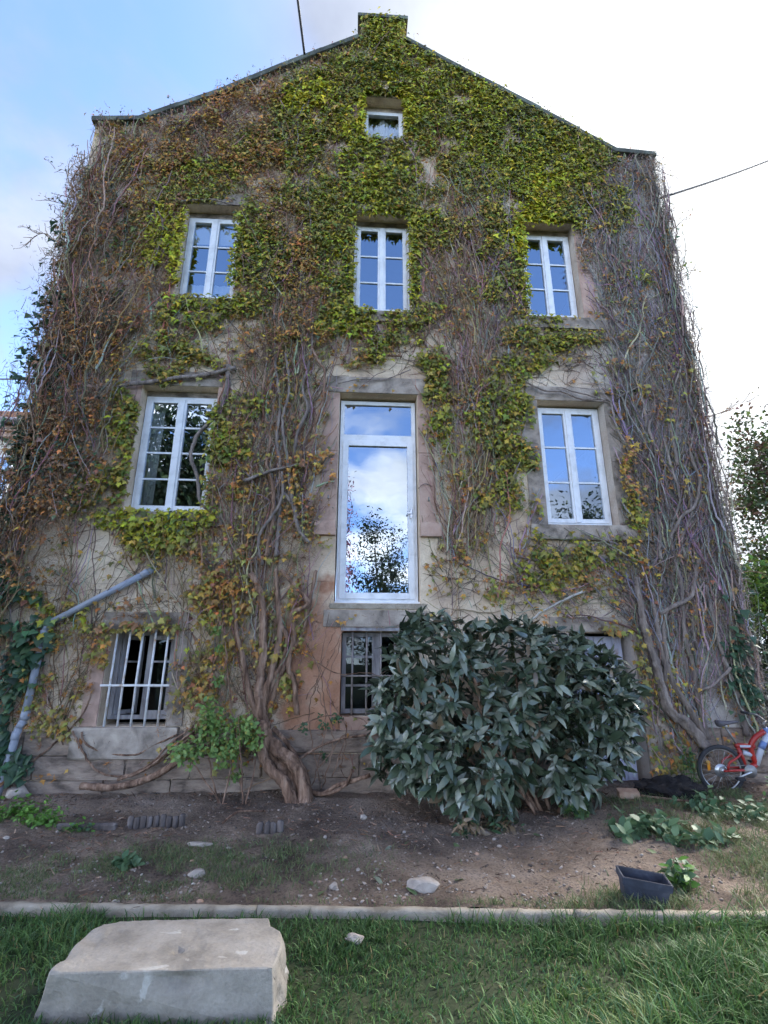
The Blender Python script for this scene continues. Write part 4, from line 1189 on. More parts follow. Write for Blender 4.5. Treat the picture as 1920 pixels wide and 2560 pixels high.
def emit_leaves(parent, tmpl, kind, P, fr, size, cidx, cnames, nparts=300, cj=0.25, name='foliage'):
    """The leaves that show largest become parts of their own, the rest one mass."""
    if len(P) == 0: return
    base = np.array([PAL[c] for c in cnames])[cidx]
    cols = base * (1 + cj * rng.standard_normal((len(P), 1))).clip(.5, 1.7) * (1 + .12 * rng.standard_normal((len(P), 3))).clip(.7, 1.3)
    show = size / np.linalg.norm(P - camv, axis=1)
    show = show * rng.uniform(.75, 1.25, len(P))
    vis = (np.abs(P[:, 0]) < 6) & (P[:, 1] < 0.05)
    order = np.argsort(-(show * vis))
    part = order[:nparts]; rest = order[nparts:]
    for q in part:
        cn = cnames[cidx[q]]
        obj_me('leaf', leaf_mesh(kind, tmpl, cn, PAL[cn]), None, parent, frame_matrix(P[q], fr[0][q], fr[1][q], fr[2][q], size[q]))
    if len(rest):
        V, F, C = leaf_arrays(tmpl, P[rest], fr[0][rest], fr[1][rest], fr[2][rest], size[rest], cols[rest])
        o = obj_np(name, V, F, 'leaf', parent, C); tag(o, kind='stuff')


def scatter_wall(n_try, field, clump=None):
    """Random wall points accepted by the zone's density field."""
    x = rng.uniform(XL - .05, XR + .05, n_try); z = rng.uniform(.3, 13.8, n_try)
    ok = on_wall(x, z, .04)
    x, z = x[ok], z[ok]
    jx = (NA(x * 2.1, z * 2.1) - .5) * .55 + rng.uniform(-.12, .12, len(x)); jz = (NB(x * 2.1 + 7, z * 2.1) - .5) * .55 + rng.uniform(-.12, .12, len(x))
    zc = zone(x, z, jx, jz)
    return x, z, zc


# ---- candidate leaves
AREA = (XR - XL + .1) * 13.5
dens_max = 1500 * 1.7
n_try = int(AREA * dens_max)
x, z, zc = scatter_wall(n_try, None)
dens = np.zeros(len(x)); sz = np.zeros(len(x))
for c_, (dn, s_, _, _, _) in ZONE.items():
    mk = zc == c_; dens[mk] = dn; sz[mk] = s_
cl = NC.fbm(x * 2.6 + 3, z * 2.2 + 1, 3); cl2 = NA.fbm(x * 7 + 1, z * 6 + 2, 2)
sparse = np.clip(1 - dens / 1000, 0, 1)
cf = np.clip((cl - .5 + .22 * (1 - sparse)) * 5.5 + .55, 0, 1.9) * np.clip((cl2 - .47 + .2 * (1 - sparse)) * 6 + .6, 0, 1.6)
keep = rng.random(len(x)) < dens * cf / dens_max
x, z, zc, sz = x[keep], z[keep], zc[keep], sz[keep]
hard = in_open(x, z, -.015) | ((x > -.30) & (x < .96) & (z > 2.3) & (z < 5.52)) | ((x > 2.68) & (x < 3.86) & (z > 3.2) & (z < 5.5))
x, z, zc, sz = x[~hard], z[~hard], zc[~hard], sz[~hard]
# fringes of leaves that hang round some reveals and sills in the photograph
FR = [  # x0,x1,z0,z1,count,palette zone
    (-2.98, -2.80, 7.25, 8.75, 330, 'L'), (-2.06, -1.86, 7.3, 8.8, 380, 'G'), (-3.0, -1.7, 6.86, 7.08, 420, 'G'),
    (-.22, -.06, 7.2, 8.9, 330, 'G'), (.80, .98, 7.1, 8.9, 380, 'G'), (-.45, .25, 6.82, 7.0, 190, 'G'), (-.3, .95, 8.84, 9.05, 330, 'G'),
    (2.62, 2.80, 7.2, 8.9, 330, 'L'), (2.6, 3.5, 8.84, 9.25, 420, 'L'), (2.7, 3.3, 6.85, 6.98, 60, 'G'),
    (-3.3, -3.08, 3.7, 5.2, 120, 'g'), (-2.12, -1.85, 3.6, 5.2, 150, 'g'), (-3.45, -1.85, 3.36, 3.62, 440, 'G'), (-2.6, -2.2, 3.0, 3.4, 90, 'g'),
    (-.08, .06, 10.85, 11.6, 200, 'L'), (.74, .9, 10.85, 11.7, 200, 'L'), (-.05, .85, 10.36, 10.60, 260, 'G'), (0, .75, 11.68, 11.85, 120, 'G'),
    (-3.2, -2.15, 1.99, 2.12, 50, 'o'), (3.0, 4.1, 3.1, 3.4, 80, 'g')]
fx, fz, fc, fs, fy = [], [], [], [], []
for (a_, b_, c_, d_, n, zn) in FR:
    fx.append(rng.uniform(a_, b_, n)); fz.append(rng.uniform(c_, d_, n)); fc.append(np.full(n, zn)); fs.append(np.full(n, .066)); fy.append(rng.uniform(-.13, -.02, n))
yoff = -np.abs(rng.gamma(2.0, .028, len(x))) - .012
yoff -= np.where(np.isin(zc, ['b', 'd', 'h']), rng.uniform(0, .10, len(x)), 0) + np.where(zc == 'h', rng.uniform(0, .16, len(x)), 0)
x = np.concatenate([x] + fx); z = np.concatenate([z] + fz); zc = np.concatenate([zc] + fc); sz = np.concatenate([sz] + fs); yoff = np.concatenate([yoff] + fy)
n = len(x)
size = sz * np.clip(np.exp(rng.normal(0, .34, n)), .45, 2.0)
tilt = rng.uniform(.15, 1.05, n); roll = rng.normal(0, .5, n); yaw = rng.normal(0, .5, n)
frl = rot_frames(n, tilt, roll, yaw)
P = np.stack([x, yoff, z], -1)
cnames = list(PAL)
cidx = np.zeros(n, int)
pn = NB.fbm(x * 1.7 + 11, z * 1.7 + 3, 3)
for c_, (_, _, pal, _, _) in ZONE.items():
    mk = np.where(zc == c_)[0]
    if len(mk) == 0: continue
    keys = list(pal); w = np.array([pal[k_] for k_ in keys]); w = w / w.sum()
    u_ = np.clip(.55 * rng.random(len(mk)) + .9 * (pn[mk] - .5) + .225, 0, .999)       # neighbours tend to share a tone
    u_ = np.where(rng.random(len(mk)) < .45, rng.random(len(mk)), u_)
    cidx[mk] = np.array([cnames.index(k_) for k_ in keys])[np.searchsorted(np.cumsum(w)[:-1], u_)]

vine_c = thing('climbing_vine', (-.7, -.28, .15), 'great climbing vine on a gnarled double trunk covering most of the wall', 'vine', 'climbers on the house front')
vine_r = thing('climbing_vine', (4.5, -.12, .15), 'climbing vine with bare purplish stems rising right of the cellar door', 'vine', 'climbers on the house front')
ivy_l = thing('ivy', (-4.5, -.1, .15), 'dark green ivy wrapped round the left corner of the house', 'ivy', 'climbers on the house front')
ivy_r = thing('ivy', (5.2, -.1, .15), 'narrow strand of green ivy climbing the lower right corner behind the bicycle', 'ivy', 'climbers on the house front')
side = x + .5 * (NA.fbm(x * .8, z * .5, 2) - .5) > 2.05
isd = (zc == 'd')
upper = z > 6.2
for par, mk in ((vine_c, ~side & ~isd), (vine_r, side & ~isd)):
    for tm, kd, mm, npt in ((LOBED, 'lobed', mk & ~upper, 300), (LOBED_S, 'lobed_small', mk & upper, 0)):
        ii = np.where(mm)[0]
        emit_leaves(par, tm, kd, P[ii], [f_[ii] for f_ in frl], size[ii], cidx[ii], cnames, npt)

# ivy on the corners: also round the side faces, so its outline bulges past the wall
def corner_ivy(sgn, xw, n, zlo, zhi, dens_fn):
    zz_ = rng.uniform(zlo, zhi, n); k_ = rng.random(n) < dens_fn(zz_); zz_ = zz_[k_]; n = len(zz_)
    out = rng.gamma(2., .035 + .11 * np.clip(1 - zz_ / 7, 0, 1), n) * (0.5 + NA(zz_ * 1.5, zz_ * 0 + 3)); yy = rng.uniform(-.36, .7, n)
    return np.stack([xw + sgn * out, yy, zz_], -1)


dl = np.where(isd & (x < 1))[0]; dr_ = np.where(isd & (x > 1))[0]
Pl = corner_ivy(-1, XL, 7000, .4, 9.6, lambda q: np.clip(1.05 - q / 8.5, .02, 1) * (.35 + .9 * (NB.fbm(q * 1.4, q * 0, 2) > .45)))
Pr = corner_ivy(1, XR, 900, .6, 9.5, lambda q: np.where(q < 3, .5, .12)); Pr[:, 0] = XR + (Pr[:, 0] - XR) * .3
dr_ = dr_[(x[dr_] > 4.75) & (rng.random(len(dr_)) < np.exp(-((x[dr_] - 5.12) / .16) ** 2) * .8)]
for par, ii, Pe in ((ivy_l, dl, Pl), (ivy_r, dr_, Pr)):
    Pn = np.concatenate([P[ii], Pe]); n = len(Pn)
    f2 = rot_frames(n, rng.uniform(.2, 1.2, n), rng.normal(0, .5, n), np.concatenate([rng.normal(0, .5, len(ii)), rng.uniform(-1.4, 1.4, len(Pe))]))
    s2 = np.concatenate([size[ii], rng.uniform(.055, .115, len(Pe))]) * (1.0 if par is ivy_l else .72)
    ci = np.concatenate([cidx[ii], np.array([cnames.index(c_) for c_ in ('ivy', 'ivy2', 'dark', 'green')])[rng.choice(4, len(Pe), p=[.5, .3, .12, .08])]])
    emit_leaves(par, IVY, 'ivy', Pn, f2, s2, ci, cnames, 300)

# ---- woody stems traced from the photograph
for par, data, mt_ in ((vine_c, STEMS_CENTRE, 'bark'), (vine_r, STEMS_RIGHT, 'bark_grey')):
    for q, (pts, r0, r1, yy) in enumerate(data):
        big = r0 > .055
        pts3 = []
        for k_, (a_, b_) in enumerate(pts):
            yv = yy + random.uniform(-.02, .02)
            if b_ < .35 and big: yv = yy - .02
            pts3.append((a_, min(yv, -r1 - .005), b_))
        if big: pts3[0] = (pts3[0][0] + .03, pts3[0][1] - .03, pts3[0][2] - .1)
        sp = spline(pts3, .03 if big else .045, .004 if not big else .006, q)
        rad = [(r0 + (r1 - r0) * k_ / (len(sp) - 1)) for k_ in range(len(sp))]
        V, F = tube(sp, rad, 26 if big else 8, True, .24 if big else .16, q)
        obj_pd('trunk' if big else 'stem', V, F, mt_ if (par is vine_r or q < 17) else random.choice(['bark', 'bark_grey', 'bark_grey']), par, sm=True)

# ---- finer stems: grow upwards along the wall, wandering, stopping at openings
def grow(x, z, length, y0, lean, wob):
    pts = []; a_ = lean; step = .065; yy = y0; tgt = random.uniform(-.12, -.015)
    for k_ in range(int(length / step)):
        pts.append((x, yy, z))
        a_ += random.gauss(0, wob); a_ += (lean - a_) * .16
        x += math.sin(a_) * step; z += math.cos(a_) * step; yy += (tgt - yy) * .12 + random.gauss(0, .008)
        yy = min(yy, -.006)
        if k_ % 14 == 13: tgt = random.uniform(-.14, -.01)
        if x < XL or x > XR or z > np.interp(x, GX, GZ) + .02: break
        hit = False
        for (c0, c1, c2, c3) in WINS:
            if c0 - .01 < x < c1 + .01 and c2 - .05 < z < c3 + .01: hit = True
        if hit: break
    return pts


def fine_tubes(lines, sides=4):
    Vs, Fs, Cs = [], [], []; b = 0
    ang = np.arange(sides) * 2 * np.pi / sides
    for pts, r0, r1, col in lines:
        Pn = np.array(pts); n = len(Pn)
        if n < 3: continue
        T = np.gradient(Pn, axis=0); T /= np.linalg.norm(T, axis=1)[:, None] + 1e-9
        u_ = np.cross(T, [0, 1., 0.05]); u_ /= np.linalg.norm(u_, axis=1)[:, None] + 1e-9
        w_ = np.cross(T, u_)
        r_ = np.linspace(r0, r1, n)[:, None, None]
        V = Pn[:, None, :] + r_ * (u_[:, None, :] * np.cos(ang)[None, :, None] + w_[:, None, :] * np.sin(ang)[None, :, None])
        i_, k_ = np.meshgrid(np.arange(n - 1), np.arange(sides), indexing='ij'); k2 = (k_ + 1) % sides
        F = np.stack([i_ * sides + k_, i_ * sides + k2, (i_ + 1) * sides + k2, (i_ + 1) * sides + k_], -1).reshape(-1, 4) + b
        Vs.append(V.reshape(-1, 3)); Fs.append(F); Cs.append(np.tile(col, (n * sides, 1))); b += n * sides
    return np.concatenate(Vs), np.concatenate(Fs), np.concatenate(Cs)


STEMC = [(.24, .165, .115), (.32, .24, .18), (.42, .345, .28), (.16, .105, .075), (.33, .21, .14)]
STEMR = [(.20, .165, .145), (.30, .255, .23), (.38, .33, .30), (.14, .112, .10)]
xs_, zs_, zcs = scatter_wall(110000, None)
wgt = np.array([ZONE[c_][4] for c_ in zcs]) * np.clip((NB.fbm(xs_ * 3.1, zs_ * .4 + 5, 2) - .38) * 5, .1, 2)
sel = np.where(rng.random(len(xs_)) < wgt / 3.2)[0]
sel = sel[rng.permutation(len(sel))[:3900]]
lines = {0: [], 1: [], 2: []}; thick = {0: [], 1: []}
for q in sel:
    X_, Z_, c_ = xs_[q], zs_[q], zcs[q]
    if in_open(np.array([X_]), np.array([Z_]), .02)[0] or (-.55 < X_ < 1.15 and 2.3 < Z_ < 5.75 and random.random() < .93) or (2.5 < X_ < 4.1 and 3.25 < Z_ < 5.7 and random.random() < .9): continue
    right = X_ > 2.05
    wild = c_ in 'b.'
    lean = random.gauss(-.04 if X_ < -2 else 0, .5 if wild else .26)
    if c_ == '.' or (right and 2.0 < X_ < 4.2 and 2 < Z_ < 3.3): lean = random.gauss(.0, 1.0)
    pts = grow(X_, Z_, random.uniform(.5, 2.3) * (1 if c_ != '.' else .8), random.uniform(-.10, -.01) - (.10 if c_ in 'bd' and random.random() < .4 else 0), lean, .17)
    if c_ == 'h': pts = [(p_[0], p_[1] - random.uniform(.0, .02) - .2 * random.random() ** 2, p_[2]) for p_ in pts[:1]] and [(p_[0], p_[1] - off_, p_[2]) for off_ in [.22 * random.random()] for p_ in pts]
    r0 = min(.019, .0032 + abs(random.gauss(0, .0052)))
    if c_ in 'G.L': r0 *= .65
    col = random.choice(STEMR if right else STEMC); col = tuple(v * random.uniform(.7, 1.25) for v in col)
    rec = (pts, r0, r0 * .55, col)
    if len(pts) >= 3:
        s_ = 1 if right else 0
        if r0 > .0098 and len(thick[s_]) < 200: thick[s_].append(rec)
        else: lines[s_].append(rec)
        for b_ in range(random.choice([0, 1, 1, 2])):          # forks
            if len(pts) < 8: break
            k_ = random.randrange(2, len(pts) - 3); f0 = pts[k_]
            fp = grow(f0[0], f0[2], random.uniform(.25, .9), f0[1], lean + random.choice([-1, 1]) * random.uniform(.4, 1.0), .24)
            if len(fp) >= 3: lines[s_].append((fp, r0 * .55, r0 * .25, tuple(v * random.uniform(.8, 1.2) for v in col)))
for s_, par in ((0, vine_c), (1, vine_r)):
    for rec in thick[s_]:
        V, F, C = fine_tubes([rec], 6); obj_np('stem', V, F, 'stem', par, C, sm=True)
    V, F, C = fine_tubes(lines[s_], 3)
    tag(obj_np('fine_stems', V, F, 'stem', par, C, sm=True), kind='stuff')

# fine dark tendrils on the pale render (clinging, branching, nearly flat)
tl = []
for (a_, b_, c_, d_, n) in ((-3.9, -1.6, 1.2, 3.3, 150), (1.0, 4.3, 2.0, 3.4, 190), (-3.3, -1.9, 5.55, 6.6, 70), (-.6, 1.4, 5.6, 6.9, 90), (2.2, 4.2, 5.5, 6.8, 110), (-4.0, -1.2, .9, 2.2, 70), (-4.3, -1.5, 9.2, 11.4, 200), (4.0, 5.3, 9, 10.5, 60)):
    for q in range(n):
        X_, Z_ = random.uniform(a_, b_), random.uniform(c_, d_)
        if in_open(np.array([X_]), np.array([Z_]), .0)[0]: continue
        pts = grow(X_, Z_, random.uniform(.3, 1.0), -.01, random.gauss(0, 1.1), .3)
        pts = [(p[0], -.008 - .01 * random.random(), p[2]) for p in pts]
        cc = random.choice([(.09, .065, .055), (.14, .085, .06), (.06, .05, .048)])
        tl.append((pts, .0038, .002, cc))
mass = []
for q in range(430):
    z0 = random.uniform(1.6, 8.6); w_ = .08 + .30 * max(0, 1 - z0 / 9.5)
    X_ = XL + .25 - abs(random.gauss(0, w_)); Y_ = random.uniform(-.34, .25)
    pts = []; dxx = random.gauss(.035, .05); ph = random.uniform(0, 6)
    ln = random.uniform(.3, 1.2)
    for k_ in range(int(ln / .07)):
        t_ = k_ * .07
        pts.append((X_ + dxx * t_ + .05 * math.sin(t_ * 6 + ph) + random.gauss(0, .009), Y_ + .03 * math.sin(t_ * 4 + ph * 2) + random.gauss(0, .006), z0 + t_))
    c0 = random.choice(STEMC); r0 = random.choice([.004, .005, .006, .009, .013])
    mass.append((pts, r0, r0 * .6, tuple(v * random.uniform(.85, 1.5) for v in c0)))
V, F, C = fine_tubes(mass, 4)
tag(obj_np('hanging_stems', V, F, 'stem', vine_c, C, sm=True), kind='stuff')
mass = []
for q in range(300):
    z0 = random.uniform(.5, 9.6); X_ = XR - .35 + random.triangular(0, .5, .4); Y_ = random.uniform(-.16, .2) if X_ > XR + .01 else random.uniform(-.16, -.02)
    pts = []; dxx = random.gauss(-.01, .08); ph = random.uniform(0, 6)
    for k_ in range(int(random.uniform(.5, 1.7) / .07)):
        t_ = k_ * .07
        pts.append((X_ + dxx * t_ + .04 * math.sin(t_ * 5 + ph) + random.gauss(0, .008), Y_ + .02 * math.sin(t_ * 4 + ph * 2), z0 + t_))
        if z0 + t_ > 10.4: break
    c0 = random.choice(STEMR); r0 = random.choice([.004, .006, .008, .012, .017])
    mass.append((pts, r0, r0 * .6, tuple(v * random.uniform(.7, 1.15) for v in c0)))
V, F, C = fine_tubes(mass, 4)
tag(obj_np('hanging_stems', V, F, 'stem', vine_r, C, sm=True), kind='stuff')
nm = 12000
zm = rng.uniform(1.4, 9.4, nm); xm_ = XL + .15 - np.abs(rng.normal(0, 1, nm)) * (.10 + .34 * np.clip(1 - zm / 9.5, 0, 1)); ym = rng.uniform(-.36, .35, nm)
MASS = (np.stack([xm_, ym, zm], -1), nm)
V, F, C = fine_tubes(tl, 3)
tag(obj_np('tendrils', V, F, 'stem', vine_c, C), kind='stuff')

# twiglets: leaf stalks and dead spurs, thin bent slivers
def slivers(P, D, ln, w, cols):
    n = len(P)
    side_ = np.cross(D, rng.normal(size=(n, 3))); side_ /= np.linalg.norm(side_, axis=1)[:, None] + 1e-9
    bend = np.cross(D, side_) * (ln * rng.uniform(-.3, .3, n))[:, None]
    m_ = P + D * (ln * .5)[:, None] + bend; e_ = P + D * ln[:, None]
    s_ = side_ * w[:, None]
    V = np.stack([P - s_, P + s_, m_ - s_ * .8, m_ + s_ * .8, e_], 1)
    b = (np.arange(n) * 5)[:, None]
    F = np.concatenate([b + [[0, 1, 3]], b + [[0, 3, 2]], b + [[2, 3, 4]]])
    return V.reshape(-1, 3), F, np.repeat(cols, 5, axis=0)


xt, zt, zct = scatter_wall(int(AREA * 2400), None)
tw = np.array([ZONE[c_][3] for c_ in ZONE]); key = {c_: v[3] for c_, v in ZONE.items()}
dw = np.vectorize(key.get)(zct)
cl = NC.fbm(xt * 3.3 + 8, zt * 1.6 + 2, 3)
kp = (rng.random(len(xt)) < dw * np.clip((cl - .42) * 6 + .4, .05, 1.6) / 2400) & ~in_open(xt, zt, .0)
kp &= ~((xt > -.5) & (xt < 1.12) & (zt > 2.3) & (zt < 5.6)) & ~((xt > 2.5) & (xt < 4.05) & (zt > 3.2) & (zt < 5.6))
xt, zt, zct = xt[kp], zt[kp], zct[kp]
n = len(xt)
D = np.stack([rng.normal(0, .55, n), -np.abs(rng.normal(.35, .35, n)), rng.normal(.15, .7, n)], -1); D /= np.linalg.norm(D, axis=1)[:, None]
TW = np.array([(.27, .165, .095), (.19, .12, .08), (.34, .26, .20), (.12, .08, .06), (.36, .18, .065)])
tc_ = TW[rng.choice(5, n, p=[.28, .24, .22, .14, .12])]
tc_[np.where((xt > 2.05) & (rng.random(n) < .7))[0]] = (.22, .18, .165)
Vt, Ft, Ct = slivers(np.stack([xt, -rng.uniform(.005, .12, n) - np.where(np.isin(zct, ['b', 'h']), rng.uniform(0, .1, n), 0) - np.where(zct == 'h', rng.uniform(0, .2, n), 0), zt], -1), D, rng.uniform(.035, .13, n), rng.uniform(.0014, .0034, n), tc_ * rng.uniform(.7, 1.3, (n, 1)))
rm = np.repeat(xt > 2.05, 5)
fr_m = rm[Ft[:, 0]]
for par, mk in ((vine_c, ~fr_m), (vine_r, fr_m)):
    ids = np.unique(Ft[mk]); mp_ = np.zeros(len(Vt), int); mp_[ids] = np.arange(len(ids))
    tag(obj_np('twigs', Vt[ids], mp_[Ft[mk]], 'stem', par, Ct[ids]), kind='stuff')

Dm = rng.normal(0, 1, (nm, 3)); Dm[:, 2] += .3; Dm /= np.linalg.norm(Dm, axis=1)[:, None]
Vm, Fm, Cm = slivers(MASS[0], Dm, rng.uniform(.03, .13, nm), rng.uniform(.0016, .004, nm), TW[rng.choice(5, nm)] * rng.uniform(.7, 1.25, (nm, 1)))
tag(obj_np('corner_twigs', Vm, Fm, 'stem', vine_c, Cm), kind='stuff')
nr_ = 6500
zr_ = rng.uniform(.6, 10.5, nr_); xr_ = XR - .12 + np.abs(rng.normal(0, .10, nr_)); yr_ = rng.uniform(-.16, .3, nr_); yr_ = np.where(xr_ < XR, -np.abs(yr_) - .01, yr_)
Dm = rng.normal(0, 1, (nr_, 3)); Dm[:, 0] += .35; Dm[:, 2] += .3; Dm /= np.linalg.norm(Dm, axis=1)[:, None]
Vm, Fm, Cm = slivers(np.stack([xr_, yr_, zr_], -1), Dm, rng.uniform(.03, .14, nr_), rng.uniform(.0016, .0042, nr_), np.array(STEMR)[rng.choice(4, nr_)] * rng.uniform(.7, 1.25, (nr_, 1)))
tag(obj_np('corner_twigs', Vm, Fm, 'stem', vine_r, Cm), kind='stuff')
# tufts of dry stalks: a dozen slivers round one spur
xq, zq, zcq = scatter_wall(26000, None)
pw = np.vectorize({'G': .02, 'L': 0, 'g': .10, 'o': .3, 'b': .55, 's': .22, 'd': .12, '.': .03, 'w': 0, 'h': .6, 'r': .3, 'e': .3, ' ': 0}.get)(zcq)
k_ = (rng.random(len(xq)) < pw * np.where(xq > 2.05, .45, 1)) & ~in_open(xq, zq, .0) & ~((xq > -.5) & (xq < 1.12) & (zq > 2.3) & (zq < 5.6)) & ~((xq > 2.5) & (xq < 4.05) & (zq > 3.2) & (zq < 5.6))
xq, zq, zcq = xq[k_], zq[k_], zcq[k_]
nq = len(xq); per = 10
yq = -rng.uniform(.03, .13, nq) - np.where(zcq == 'h', rng.uniform(0, .22, nq), 0)
cen = np.repeat(np.stack([xq, yq, zq], -1), per, axis=0)
Dq = rng.normal(0, 1, (nq * per, 3)); Dq[:, 1] = -np.abs(Dq[:, 1]) * .8; Dq[:, 2] += .2; Dq /= np.linalg.norm(Dq, axis=1)[:, None]
TC = np.array([(.52, .24, .06), (.40, .18, .07), (.30, .15, .08), (.44, .29, .07), (.20, .11, .07)])
tq = np.repeat(TC[rng.choice(5, nq, p=[.24, .26, .24, .12, .14])], per, axis=0) * rng.uniform(.7, 1.25, (nq * per, 1))
Vq, Fq, Cq = slivers(cen + Dq * .006, Dq, rng.uniform(.02, .07, nq * per), rng.uniform(.0025, .006, nq * per), tq)
rm = np.repeat(np.repeat(xq > 2.05, per), 5); fm = rm[Fq[:, 0]]
for par, mk in ((vine_c, ~fm), (vine_r, fm)):
    ids = np.unique(Fq[mk]); mp_ = np.zeros(len(Vq), int); mp_[ids] = np.arange(len(ids))
    tag(obj_np('dry_tufts', Vq[ids], mp_[Fq[mk]], 'stem', par, Cq[ids]), kind='stuff')

# twigs that break the outline: along the gable, off both corners
ol = []; olP = []


def sprig(p, d, ln, par_lines, r0=.006, depth=0):
    pts = []; p = Vector(p); d = Vector(d).normalized()
    k = max(4, int(ln / .05))
    for q in range(k):
        pts.append(tuple(p)); d = (d + Vector((random.gauss(0, .16), random.gauss(0, .12), random.gauss(0, .16)))).normalized(); p = p + d * (ln / k)
        if depth < 2 and random.random() < .42 and q > 0:
            sd = (d + Vector((random.gauss(0, .7), random.gauss(0, .4), random.gauss(.1, .7)))).normalized()
            sprig(p, sd, ln * random.uniform(.25, .5), par_lines, r0 * .65, depth + 1)
    col = random.choice(STEMC); par_lines.append((pts, r0, r0 * .35, col)); olP.append(pts[-1]); olP.append(pts[len(pts) // 2])


def outline_sprigs(par, specs, leafpal, leafn, lsize):
    global olP
    L_ = []; olP = []
    for p, d, ln, r0 in specs: sprig(p, d, ln, L_, r0)
    V, F, C = fine_tubes(L_, 4)
    tag(obj_np('outline_twigs', V, F, 'stem', par, C), kind='stuff')
    A_ = np.array(olP); A_ = A_[rng.integers(0, len(A_), leafn)] + rng.normal(0, .025, (leafn, 3))
    f_ = rot_frames(leafn, rng.uniform(-.3, 1.3, leafn), rng.normal(0, .8, leafn), rng.uniform(-1.5, 1.5, leafn))
    ci = np.array([cnames.index(c_) for c_ in leafpal])[rng.integers(0, len(leafpal), leafn)]
    emit_leaves(par, LOBED_S, 'lobed_small', A_, f_, rng.uniform(lsize * .6, lsize * 1.3, leafn), ci, cnames, 0, name='outline_leaves')


sp = []
for q in range(330):
    X_ = random.uniform(-4.65, .05); sp.append(((X_, random.uniform(-.1, .4), np.interp(X_, GX, GZ) + .08), (random.gauss(0, .5), random.gauss(-.1, .3), 1), random.uniform(.05, .24), .0055))
for q in range(26):
    zq = random.choice([random.gauss(9.2, .5), random.gauss(7.9, .25), random.gauss(6.9, .3), random.uniform(4.5, 9.6)])
    sp.append(((XL + .05, random.uniform(-.1, .5), zq), (-1, random.gauss(-.1, .3), random.gauss(.35, .4)), random.uniform(.25, .62), .011))
sp += [((XL, -.05, 8.9), (-.9, -.1, .5), .75, .013), ((XL, .05, 8.0), (-1, 0, .3), .8, .013), ((XL, .1, 7.2), (-1, 0, .25), .6, .012)]
outline_sprigs(vine_c, sp, ['brown', 'dark', 'ivy', 'dry'], 1000, .042)
sp = []
for q in range(70):
    X_ = random.uniform(.8, 5.4); sp.append(((X_, random.uniform(-.1, .4), np.interp(X_, GX, GZ) + .08), (random.gauss(.2, .6), random.gauss(-.1, .3), 1), random.choice([.1, .12, .2, .4]), .005))
for q in range(60):
    sp.append(((XR - .02, random.uniform(-.1, .6), random.uniform(2.6, 10.6)), (1, random.gauss(-.1, .3), random.gauss(.15, .6)), random.uniform(.12, .5), .009))
sp += [((XR, -.02, 8.9), (1, -.1, .1), .7, .008), ((XR, .05, 6.6), (1, 0, .15), .6, .009), ((XR, .05, 5.3), (1, 0, .05), .65, .01)]
outline_sprigs(vine_r, sp, ['olive', 'dry', 'mid', 'brown'], 420, .045)

# ------------------------------------------------------------------ laurel
def blade(segs=5, w=.30, fold=.10, curl=.28, peak=.5):
    """Lance-shaped leaf, folded along its midrib: base at the origin, tip along -Z, unit length."""
    V = []; F = []
    for q in range(segs + 1):
        t = q / segs
        hw = w / 2 * (math.sin(math.pi * t ** (0.75 + peak * .3)) ** .8 if 0 < t < 1 else 0) + .004
        yb = curl * t * t
        V += [(-hw, yb - fold * hw * 2, -t), (0, yb, -t), (hw, yb - fold * hw * 2, -t)]
    for q in range(segs):
        a_ = q * 3
        for s_ in (0, 1):
            F += [(a_ + s_, a_ + s_ + 3, a_ + s_ + 4), (a_ + s_, a_ + s_ + 4, a_ + s_ + 1)]
    return np.array(V, float), np.array(F)


LAUREL = blade(4, .36, .10, .25)
LAUREL_B = blade(4, .43, .16, .05, .3)
LAUREL_C = blade(4, .30, .05, .55, .7)
OVAL = blade(3, .62, .06, .12, .3)
PAL.update({'laurel': (.042, .064, .036), 'laurel2': (.078, .105, .066), 'laurel_pale': (.18, .205, .155), 'laurel_brown': (.14, .10, .06),
            'rose': (.13, .225, .06), 'rose2': (.20, .30, .08), 'herb': (.09, .20, .03), 'herb2': (.14, .27, .045), 'weed': (.06, .12, .055), 'weed2': (.10, .17, .085), 'fallen': (.12, .17, .07)})
cnames = list(PAL)
for c_ in ('laurel', 'laurel2', 'laurel_pale', 'laurel_brown'): mat_solid_leaf('leaf_' + c_, PAL[c_], .27, .08, .7)


def axes_from_dir(d, upish, roll):
    """Leaf axes with the tip along d; blade faces as near `upish` as it can."""
    d = d / (np.linalg.norm(d, axis=1)[:, None] + 1e-9)
    az = -d
    nrm = upish - az * np.sum(upish * az, axis=1)[:, None]; nrm /= np.linalg.norm(nrm, axis=1)[:, None] + 1e-9
    ay = -nrm; ax = np.cross(ay, az)
    c_, s_ = np.cos(roll)[:, None], np.sin(roll)[:, None]
    return ax * c_ + ay * s_, ay * c_ - ax * s_, az


ELL = [((1.00, -.80, 1.25), (.78, .52, .92)), ((2.00, -.72, 1.35), (.92, .52, .80)), ((1.22, -.98, .62), (.55, .42, .55)), ((2.72, -.68, 1.32), (.52, .42, .55)), ((2.42, -.80, .62), (.42, .36, .45)), ((.62, -.82, .90), (.42, .36, .55)), ((1.9, -.85, .95), (.8, .42, .5)), ((2.78, -.70, .98), (.50, .38, .52)), ((3.0, -.64, 1.28), (.36, .34, .46)), ((2.5, -.66, 1.70), (.50, .36, .34))]


